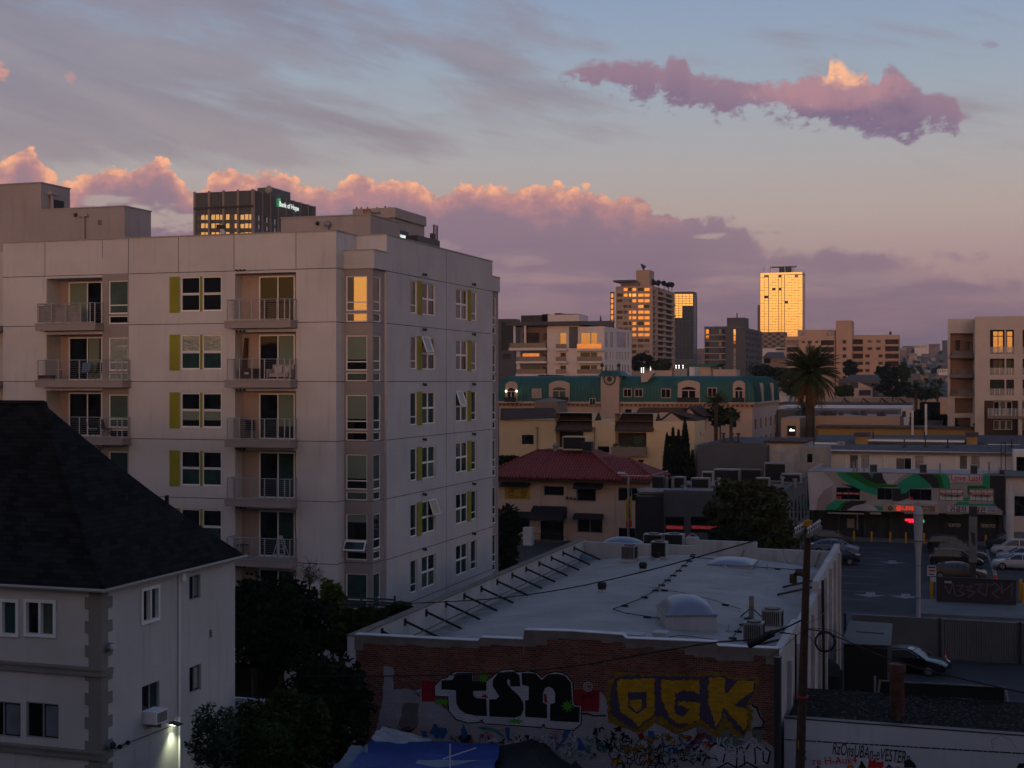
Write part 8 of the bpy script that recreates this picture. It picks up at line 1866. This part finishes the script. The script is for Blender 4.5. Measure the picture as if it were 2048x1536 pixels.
for i,(y,D,mt,x0,x1,lab) in enumerate(((655,255,'roof_gray',815,1930,'flat grey roof of the market nearest behind the long beige block'),(622,290,'wall_white_far',815,2060,'thin white roof edge of the market behind the grey one'),(585,330,'wall_charcoal',820,2050,'dark market roof carrying slanted steel frames'),(540,400,'wall_tan',1280,2460,'long pale parapet behind the slanted steel frames'),(478,420,'wall_white_far',825,900,'small pale block behind the palm fronds on the left'))):
    b = row('market_hall' if i < 4 else 'pale_block', lab, 'building', x0, x1, y, D, mt, (), 18, z6)
    if i == 2:
        for k,x in enumerate((1430,1610,1782,1950)):
            a = onY(*z6(x,545),b.Y0+1); c = onY(*z6(x-22,600),b.Y0+1); d = onY(*z6(x+95,612),b.Y0+1); m = MB(); m.tube([(c[0],b.Y0+1,c[1]),(a[0],b.Y0+1,a[1]),(d[0],b.Y0+1,d[1])],.22,5); m.build('steel_frame',M['wood_dark'],b.t)
b = row('grey_house','grey-green house with gabled pink front right of the big palm','house',1385,1755,360,430,'wall_charcoal',[(1465,1495,405,428,'curtain_pale'),(1690,1715,405,425,'glass_dark')],14,z6); t = b.t
m = MB(); m.prism([q for q in [(b.xf(1380),b.Y0-.5,b.zf(1400,395)),(b.xf(1780),b.Y0-.5,b.zf(1400,395)),(b.xf(1740),b.Y0+8,b.zf(1400,322)),(b.xf(1480),b.Y0+8,b.zf(1400,322))]],(0,0,-.3)); AB(m,'roof',M['wall_slate'])
m = MB(); m.box(b.xf(1450),b.xf(1700),b.Y0-4,b.Y0-.6,0,b.zf(1500,448)); m.prism([(b.xf(1575),b.Y0-4,b.zf(1500,448)),(b.xf(1700),b.Y0-4,b.zf(1500,448)),(b.xf(1575),b.Y0-4,b.zf(1575,392))],(0,3,0)); AB(m,'front_wing',M['stucco_peach']); b.box(1580,1690,465,515,'recess_dark','window_recess',-4.1,-4.01)
# green lot with glass building, by the corner apartments
b = row('glass_pavilion','dark glazed pavilion left of the corner apartments','pavilion',508,718,1052,300,'glass_dark',(),12,z7)
row('fence_panel','blue-grey construction screen below the glazed pavilion','screen',580,745,1232,215,'wall_slate',(),.3,z7)
for i,px in enumerate((435,573)): m = MB(); p = onY(*z7(px,1325),208); q = onY(*z7(px,1065 if i else 1130),208); m.box(p[0]-.16,p[0]+.16,208,208.3,0,q[1]); tag(m.build('steel_post',M['metal_white']),'tall white steel post '+('right of the dark opening by the glazed pavilion' if i else 'at the left of the dark opening by the beige block'),'post')
# ---------------------------------------------------------------- hill with far houses
def hgt(D, px=1850.0):
    k = min(1.0, max(.25, (px-1640)/130.0)); return (12+60*(max(0.0,D-500)/2100)**1.3)*k if D > 440 else 0.0
m = MB(); vs = []; NXh, NYh = 30, 16
for j in range(NYh+1):
    for i in range(NXh+1):
        px = 1500+i*18; D = 430+j*140 if j else 425; x,y,_ = atD(px,762,D); vs.append((x,y,hgt(D,px)-1 if j else -1))
m.add(vs,[(j*(NXh+1)+i,j*(NXh+1)+i+1,(j+1)*(NXh+1)+i+1,(j+1)*(NXh+1)+i) for j in range(NYh) for i in range(NXh)])
structure(m.build('hills', mat('hill_green', (0.045,0.042,0.038), .95, var=.5, vs=.02)))
def groundD(py):
    D = 480.0
    while D < 2620 and HY-(hgt(D)-17)/D*F > py: D += 10
    return D
random.seed(15)
zh = ZC(1790,660,10.97)
far = [(160,340,345,500,'wall_tan_dark'),(340,500,350,510,'wall_tan_dark'),(430,740,320,560,'wall_white_far'),(740,985,305,560,'wall_tan_dark'),(1035,1150,225,640,'wall_charcoal'),(110,240,390,540,'curtain_pale'),(110,260,560,640,'wall_tan_dark'),(310,480,510,640,'wall_tan'),(580,740,520,640,'wall_charcoal'),(930,1150,520,620,'roof_gray'),(280,560,640,740,'curtain_pale'),(920,1150,700,850,'wall_charcoal'),(930,1150,855,970,'wall_white_far'),(300,460,830,880,'curtain_pale'),(590,680,730,800,'ochre_wall'),(550,720,1015,1075,'ochre_wall'),(780,930,1000,1080,'roof_gray'),(220,540,960,1120,'roof_gray'),(460,580,900,960,'curtain_pale')]
mts_ = ['wall_tan_dark','curtain_pale','roof_gray','wall_charcoal','wall_tan','curtain_dim','wall_tan_dark']
for q in range(46):
    y1_ = random.uniform(520,1200); x0 = random.uniform(100,1120); w_ = random.uniform(30,110)*(.5+y1_/1300); far.append((x0,x0+w_,y1_-random.uniform(22,60),y1_,mts_[q%7]))
for (x0,x1,y0_,y1_,mt) in far:
    D = groundD(660+y1_/10.97); z0_ = hgt(D)-1.5
    b = Bld('far_building','small far building on the hazy hillside left of the corner apartments','building',x0,x1,None,y0_,D,M[mt],zh,depth=18,z0=z0_,group='far hillside buildings')
    if x1-x0 > 120 and mt not in ('curtain_pale','roof_gray','ochre_wall'):
        n = int((x1-x0)/40)
        for r in range(2):
            for k in range(n): b.F(x0+12+k*40,x0+34+k*40,y0_+18+r*32,y0_+36+r*32,'curtain_pale' if mt == 'wall_charcoal' else 'recess_dark',.3)
    b.done()
for k,(p0,p1,yt,D,mt) in enumerate(((1352,1375,700,1500,'wall_charcoal'),(1372,1392,712,1300,'wall_tan_dark'),(1392,1412,697,1700,'wall_tan_dark'),(1262,1300,716,1400,'wall_charcoal'),(1296,1345,735,700,'wall_tan_dark'),(1516,1530,694,1500,'wall_charcoal'),(1515,1519,610,1700,'wall_tan_dark'),(1799,1812,700,1900,'wall_tan_dark'))):
    b = Bld('far_building','small distant building between the towers on the skyline','building',p0,p1,None,yt,D,M[mt],depth=25,z0=-1,group='distant skyline buildings')
    if k < 5:
        for r in range(4):
            for c_ in range(5): b.F(p0+2+c_*(p1-p0)/5.5,p0+4.5+c_*(p1-p0)/5.5,yt+4+r*7,yt+7+r*7,'curtain_dim',.3)
    b.done()
for (px,py) in ((1283,736),(1287,736),(1301,726),(1352,731),(1358,731),(1366,731)):
    m = MB(); x,y,z = atD(px,py,430); m.cyl(x,y,0,z-.3,.12,n=5); m.ball(x,y,z,.22,.22,.16,8,5); o = tag(m.build('lamp_post',M['lamp_white']),'small lit lamp on a post beyond the green roof','street lamp','distant lit lamps')
# ---------------------------------------------------------------- unseen blocks round the viewer, added and sized to shade near ground and walls
def behind(x0,x1,y0,y1,h,lab):
    t = thing('apartment_building', lab, 'building', ((x0+x1)/2,(y0+y1)/2,0)); m = MB(); hs = []
    nx = int((x1-x0)/4); 
    for k in range(nx):
        for r in range(int(h/3.2)): a = x0+1.2+k*4; hs.append((a,a+1.6,1+r*3.2,2.5+r*3.2))
    m.box(x0,x1,y0,y1-.3,0,h); m.build('wall', M['stucco_gray'], t)
    m = MB()
    for q in hs: m.box(q[0],q[1],y1-.35,y1-.25,q[2],q[3])
    o = m.build('window', M['glass_dark'], t); o['kind'] = 'stuff'
    m = MB(); m.box(x0-.2,x1+.2,y1-.6,y1-.1,h,h+.5); m.build('cornice', M['stucco_taupe'], t)
behind(-34,12,-16,-1.2,18.6,'grey apartment building the picture is taken from, behind the viewpoint')
behind(-80,-37,-22,-4,20.5,'unseen grey apartment building added behind the viewpoint to the left to darken window reflections')
behind(15,60,-26,-6,24.0,'unseen grey apartment building added behind the viewpoint to the right to shade the near walls')
behind(13,46,-3,33,21.0,'unseen grey apartment block added beside the viewpoint on the right to block sky light, out of the picture')
behind(64,120,-26,-6,16.0,'unseen grey apartment building added behind the viewpoint to the far right for shade')
behind(-140,-83,-24,-4,30.0,'unseen grey apartment building added behind the viewpoint to the far left to darken window reflections')

# ================================================================ vegetation
def leafmat(key, c, var=.5):
    m = mat(key, c, 1.0, spec=.04, var=var, vs=1.3, detail=3); return m
leafmat('leaf_dark', (0.014,0.021,0.011)); leafmat('leaf_mid', (0.026,0.042,0.014)); leafmat('leaf_light', (0.075,0.11,0.022)); leafmat('leaf_olive', (0.05,0.055,0.025)); leafmat('leaf_cypress', (0.012,0.018,0.010)); leafmat('palm_green', (0.045,0.06,0.022)); leafmat('leaf_blue', (0.035,0.055,0.035))
mat('bark', (0.06,0.045,0.035), .95, var=.3, vs=4); mat('palm_dry', (0.16,0.07,0.02), .9, var=.3)
def leaves(m, c, r, n, s, rnd, asp=.5):
    for _ in range(n):
        while True:
            a,b_,d = rnd.uniform(-1,1),rnd.uniform(-1,1),rnd.uniform(-1,1)
            q = a*a+b_*b_+d*d
            if q <= 1 and q > .12: break
        p = (c[0]+a*r[0],c[1]+b_*r[1],c[2]+d*r[2]); u = Vector((rnd.gauss(0,1),rnd.gauss(0,1),rnd.gauss(0,.7))).normalized(); v = u.cross(Vector((rnd.gauss(0,1),rnd.gauss(0,1),rnd.gauss(0,1)))).normalized()
        l = s*rnd.uniform(.6,1.3); w_ = l*asp; P_ = Vector(p); m.add([tuple(P_-u*l),tuple(P_+v*w_),tuple(P_+u*l),tuple(P_-v*w_)],[(0,1,2,3)])
def tree(name, label, cat, base, crown, rad, nclump, nleaf, ls, mt, seed=1, trunk=.2, group=None, cr=.32, asp=.5, z0=0.0, flat_=1.0):
    rnd = random.Random(seed); t = thing(name, label, cat, (base[0],base[1],z0), group); m = MB(); tr = MB()
    tr.tube([(base[0],base[1],z0),(base[0]+.1,base[1],(z0+crown[2])*.5),(crown[0],crown[1],crown[2])], trunk, 8, trunk*.4)
    for k in range(nclump):
        while True:
            a,b_,d = rnd.uniform(-1,1),rnd.uniform(-1,1),rnd.uniform(-1,1)
            q = a*a+b_*b_+d*d
            if .25 < q <= 1: break
        c = (crown[0]+a*rad[0]*.85,crown[1]+b_*rad[1]*.85,crown[2]+d*rad[2]*.85); k_ = rnd.uniform(.6,1.25)*cr
        leaves(m, c, (rad[0]*k_,rad[1]*k_,rad[2]*k_*flat_), nleaf, ls, rnd, asp)
        if k%4 == 0: tr.tube([(crown[0],crown[1],crown[2]-rad[2]*.5),tuple((Vector(c)+Vector(crown))/2+Vector((0,0,-.2))),c], trunk*.35, 5, trunk*.08)
    m.build('crown', mt, t); tr.build('trunk', M['bark'], t); return t
def tpx(name,label,cat,px,py,D,rpx,rpy,mt,seed,nc=40,nl=60,ls=.12,**kw):
    """crown centre at picture (px,py), depth D, radii in picture pixels"""
    c = atD(px,py,D); rx = rpx*D/F; rz_ = rpy*D/F; return tree(name,label,cat,(c[0],c[1]),c,(rx,kw.pop('ry',rx),rz_),nc,nl,ls,M[mt],seed,**kw)
tpx('leafy_tree','large very dark leafy tree between the pale house and the white apartment corner','tree',560,1250,58,105,95,'leaf_dark',1,70,110,.16)
tpx('leafy_tree','dark tree left behind the pale house wall, touching the lowest balcony','tree',505,1230,60,60,72,'leaf_dark',2,50,90,.16)
tpx('leafy_tree','dense dark tree whose right side hides the left end of the brick wall','tree',645,1420,49,95,112,'leaf_dark',3,80,110,.14)
tpx('leafy_tree','low dark tree mass above the blue tarp left end','tree',565,1465,46,105,88,'leaf_mid',4,80,120,.11)
tpx('leafy_bush','sparse pointed-leaf bush lit against the pale house wall at the bottom','bush',432,1478,40,58,72,'leaf_blue',5,46,60,.085,asp=.34)
tpx('leafy_bush','small-leaved bush at the bottom edge right of the pointed-leaf bush','bush',520,1500,41,70,60,'leaf_mid',6,50,80,.09)
tpx('column_shrub','bright green column-shaped shrub before the apartment terrace','shrub',663,1195,62,27,42,'leaf_light',7,40,60,.12,trunk=.1)
tpx('column_shrub','dark green shrub below and right of the bright column shrub','shrub',680,1262,58,55,50,'leaf_mid',8,44,90,.13)
tpx('hedge_shrub','clipped green hedge rising along the warehouse left parapet','hedge',800,1222,60,32,20,'leaf_mid',9,30,80,.10)
tpx('hedge_shrub','rounded green hedge lower down beside the warehouse left parapet','hedge',740,1240,57,42,28,'leaf_mid',10,34,80,.10)
# bare little tree
c = atD(621,1225,64); t = thing('bare_tree','thin nearly bare young tree in front of the white apartment wall','tree',(c[0],c[1],c[2]-3)); rnd = random.Random(4); m = MB(); m2 = MB()
top_ = Vector(atD(619,1165,64)); m.tube([(c[0],c[1],c[2]-3),tuple(top_)],.06,6,.045)
for k in range(26):
    a = rnd.uniform(0,2*pi); l = rnd.uniform(.5,1.05); e = rnd.uniform(.1,1.3); p1 = top_+Vector((cos(a)*cos(e)*l*.6,sin(a)*cos(e)*l*.6,sin(e)*l)); m.tube([tuple(top_+Vector((0,0,-.15*rnd.random()))),tuple(p1)],.018,4,.008)
    for j in range(5):
        a2 = rnd.uniform(0,2*pi); p2 = p1+Vector((cos(a2)*.3,sin(a2)*.3,rnd.uniform(-.15,.35))); m.tube([tuple(p1),tuple(p2)],.008,3,.004); leaves(m2,tuple(p2),(.12,.12,.12),4,.04,rnd)
m.build('trunk',M['bark'],t); m2.build('crown',M['leaf_olive'],t)
x,y,z = atD(629,1185,63.5); m = MB(); m.box(x-.1,x+.1,y-.08,y+.08,z-.12,z+.12); m.add([(x-.13,y-.12,z+.12),(x+.13,y-.12,z+.12),(x+.13,y+.12,z+.12),(x-.13,y+.12,z+.12),(x,y,z+.22)],[(0,1,4),(1,2,4),(2,3,4),(3,0,4)]); tag(m.build('bird_feeder',M['terracotta']),'small reddish bird feeder on the bare young tree','feeder')
# terrace fence of dark slats
fy = 62.2; t = thing('slat_fence','dark teal horizontal slat fence on the terrace below the bay windows','fence',(XY(735,fy),fy,5.5)); mat('slat_teal',(0.03,0.042,0.05),.7,var=.1)
for px in (693,722,753,789):
    m = MB(); x = XY(px,fy); m.box(x-.04,x+.04,fy,fy+.08,onY(px,1236,fy)[1],onY(px,1192,fy)[1]); AB(m,'post',M['slat_teal'])
m = MB()
for k in range(7): z = onY(735,1195+k*6.2,fy)[1]; m.box(XY(688,fy),XY(790,fy),fy-.03,fy,z-.09,z)
AB(m,'slat_panel',M['slat_teal'])
m = MB(); m.box(-31,-24,59.8,63.2,0,5.2); tag(m.build('terrace_wall',M['stucco_gray']),'plain terrace wall below the slat fence, mostly hidden by the hedge','wall')
x,y,z = atD(626,1220,62); m = MB(); m.box(x-.5,x+.5,y-.4,y+.4,z-.35,z); m.ball(x,y,z,.5,.4,.14,10,4); tag(m.build('covered_grill',M['cloth_white']),'white covered box glimpsed at the foot of the bare young tree','grill cover')
x0,y0_,_ = atD(480,1402,52); m = MB(); m.box(x0-1,x0+3.4,y0_,y0_+.2,0,5.0); tag(m.build('garden_wall',M['wall_whitewash']),'pale garden wall glimpsed between the bushes right of the pale house','wall')
# ficus in front of the dark building
tpx('street_tree','large dark leafy street tree covering the right half of the dark building','tree',1492,1020,108,82,62,'leaf_olive',20,90,110,.26,trunk=.35)
tpx('street_tree','lower right limb mass of foliage beside the wooden pole top','tree',1555,1070,106,50,38,'leaf_olive',21,44,90,.24,trunk=.25)
tpx('street_tree','low dark foliage behind the warehouse rear parapet','tree',1460,1078,100,62,26,'leaf_dark',22,40,90,.22,trunk=.2)
tpx('leafy_bush','dark bush against the apartment corner left of the restaurant','bush',1018,1085,112,34,72,'leaf_dark',23,44,70,.22,trunk=.15)
tpx('leafy_bush','dark small tree behind the left end of the red tile roof','bush',1018,922,162,28,12,'leaf_dark',24,24,60,.2)
# cypresses
for i,(px,yt,yb,w_) in enumerate(((1334,872,975,13),(1346,860,975,13),(1357,865,975,12),(1370,842,975,17),(1385,905,975,10))):
    c = atD(px,(yt+yb)/2,158); t = thing('cypress',['leftmost narrow cypress by the cream apartment house','second cypress from the left by the cream apartment house','third cypress from the left by the cream apartment house','tallest cypress, fourth from the left by the cream apartment house','short rightmost cypress beside the slate building'][i],'cypress',(c[0],c[1],0),'cypress row'); rnd = random.Random(i); m = MB(); zt9 = atD(px,yt,158)[2]; zb9 = 1.0
    for k in range(60):
        u = k/59; z = zb9+(zt9-zb9)*u; r = w_*158/F*(.95 if u < .45 else max(.05,(1-(u-.45)/.55)**.7)); leaves(m,(c[0],c[1],z),(r,r,.35),110,.17,rnd,.45)
    m.build('crown',M['leaf_cypress'],t); m = MB(); m.cyl(c[0],c[1],0,2,.15,n=6); m.build('trunk',M['bark'],t)
# palms
def palm(label, px, pyc, D, R, nf, seed, skirt=True, group='palm trees', dry=True):
    x,y,z = atD(px,pyc,D); t = thing('palm_tree',label,'palm tree',(x,y,0),group); rnd = random.Random(seed); m = MB(); R = R*D/F
    tr = MB(); tr.tube([(x,y,0),(x,y,z*.5),(x,y,z)],R*.10,10,R*.14); tr.build('trunk',M['bark'],t); dr = MB()
    for k in range(nf):
        e = (rnd.uniform(-.9,1.5) if rnd.random() < .6 else rnd.uniform(-.1,1.2)) if skirt else rnd.uniform(-.2,1.4); a = rnd.uniform(0,2*pi); L_ = R*rnd.uniform(.85,1.1); pts = []; el_a = e
        p = Vector((x,y,z)); n = 7
        for i in range(n+1):
            pts.append(p.copy()); p = p+Vector((cos(a)*cos(el_a),sin(a)*cos(el_a),sin(el_a)))*(L_/n); el_a -= .10+.05*max(0,cos(e))
        mm = dr if (dry and e < -.55 and rnd.random() < .5) else m
        mm.tube([tuple(q) for q in pts],R*.012,4,R*.003)
        for i in range(n*3):
            u = (i+.8)/(n*3); j = min(n-1,int(u*n)); q = pts[j].lerp(pts[j+1],u*n-j); d = (pts[j+1]-pts[j]).normalized(); sd = d.cross(Vector((0,0,1))).normalized()
            for s in (-1,1):
                l = R*.20*sin(pi*min(1,.18+u*.80))**.6; tip = q+(d*.75+sd*s*.75+Vector((0,0,-.35)))*l; w_ = d*R*.021; mm.add([tuple(q-w_),tuple(q+w_),tuple(tip)],[(0,1,2)])
    m.build('crown',M['palm_green'],t)
    if dr.v: dr.build('dry_fronds',M['palm_dry'],t)
    return t
palm('huge date palm with a full round crown in front of the beige apartments',1620,750,215,68,200,1)
palm('small palm among trees left of the dark glazed pavilion',1832,778,330,24,46,2,False); palm('small palm just left of the corner apartments',1875,780,320,17,40,3,False)
palm('small fan palm below the trunk side of the huge date palm',1607,822,235,22,40,4,False,dry=False); palm('dark fan palm left of the dark tower foot',1500,738,420,13,36,5,False)
palm('fan palm rising before the right end of the green mansard roof',1432,806,190,30,56,6,False,dry=False); palm('shorter fan palm right of the one before the green mansard roof',1462,834,188,24,46,7,False,dry=False)
tpx('leafy_tree','dark foliage around the fan palms before the mansard roof','tree',1440,832,192,34,22,'leaf_dark',30,30,60,.28)
for i,(px,py,D,rx,ry,lab) in enumerate(((1550,752,420,46,20,'wide dark tree crown behind the green mansard roof end'),(1590,775,400,34,18,'dark tree crown left behind the huge date palm'),(1530,742,460,30,14,'dark crown below the grey gabled house'),(1285,725,430,24,18,'dark tree beside the white modern block'),(1322,732,430,22,14,'low dark tree beside the lit lamps'),(1700,735,500,16,16,'small tree before the beige stair tower'),(1775,748,470,24,20,'dark tree at the right end of the beige apartments'),(1806,745,460,14,20,'tall dark tree right of the beige apartments'),(1785,775,400,40,20,'dark bushy trees right of the grey-green house'),(1850,788,380,40,12,'low dark trees under the small palms'),(1690,782,390,22,12,'dark bush at the left of the grey-green house'),(1878,840,225,30,16,'dark tree over the construction screen'),(1835,840,225,14,22,'dark tree in the gap left of the construction screen'),(1905,850,206,12,12,'brown shrub at the foot of the corner apartments'),(1960,848,196,10,12,'small shrub beside the column of the corner apartments'))):
    tpx('leafy_tree',lab,'tree',px,py,D,rx,ry,['leaf_dark','leaf_mid','leaf_dark'][i%3],40+i,34,50,.0011*D+.1,trunk=.3)
random.seed(33)
for q in range(34):
    py = random.uniform(706,770) if q > 3 else 704; px = random.uniform(1800,1893); D = groundD(py+3); rp_ = random.uniform(1.5,4.0)*(1 if py < 740 else 1.6)
    tpx('hillside_tree','small dark tree among the far hillside buildings','tree',px,py-rp_*.6,D,rp_,rp_*random.uniform(.9,1.6),['leaf_dark','leaf_mid'][q%2],200+q,9,16,.0009*D+.2,trunk=.25,z0=hgt(D)-1,group='far hillside trees')
# roof garden on the tan tower
for i,(x,w_) in enumerate(((1390,34),(1450,26),(1505,30),(1560,26),(1610,22),(1650,24),(1685,16))):
    px = 990+x/4.763; py = 520+(195+(x-1390)*.14)/4.763; tpx('roof_tree',['tallest roof garden tree left on the tan tower','second roof garden tree from the left on the tan tower','third roof garden tree from the left on the tan tower','fourth roof garden tree from the left on the tan tower','fifth roof garden tree from the left on the tan tower','sixth roof garden tree from the left on the tan tower','rightmost roof garden bush on the tan tower'][i],'tree',px,py,745,w_/4.763,5.2,'leaf_dark',70+i,14,30,.8,z0=66,trunk=.25)
# dark weeds behind the timber frame
random.seed(19); m = MB()
for k in range(3): leaves(m,(XY(1650+k*90,57.5),57.5,2.4),(2.2,1.0,1.4),500,.10,random.Random(k))
tag(m.build('weeds',M['leaf_dark']),'tangle of dark weeds behind the timber frame','weeds',kind='stuff')

# ---------------------------------------------------------------- evening haze
m = MB(); m.box(-5050, 5050, -5050, 5050, -2.0, 154)
hz_o = m.build('haze', None); hz_o['kind'] = 'stuff'
hm = bpy.data.materials.new('haze'); hm.use_nodes = True; nt = hm.node_tree; nt.nodes.clear()
pv_ = nt.nodes.new('ShaderNodeVolumePrincipled'); pv_.inputs['Color'].default_value = (0.80,0.78,0.82,1); pv_.inputs['Density'].default_value = 0.00010; pv_.inputs['Anisotropy'].default_value = 0.3
nt.links.new(pv_.outputs[0], nt.nodes.new('ShaderNodeOutputMaterial').inputs['Volume']); hz_o.data.materials.append(hm); hz_o.display_type = 'WIRE'

# ---------------------------------------------------------------- render settings
scene.cycles.use_adaptive_sampling = True
scene.cycles.adaptive_threshold = 0.03
scene.cycles.use_denoising = True
scene.cycles.max_bounces = 5; scene.cycles.diffuse_bounces = 3; scene.cycles.glossy_bounces = 3; scene.cycles.transparent_max_bounces = 8
scene.cycles.caustics_reflective = False; scene.cycles.caustics_refractive = False
bpy.context.view_layer.update()
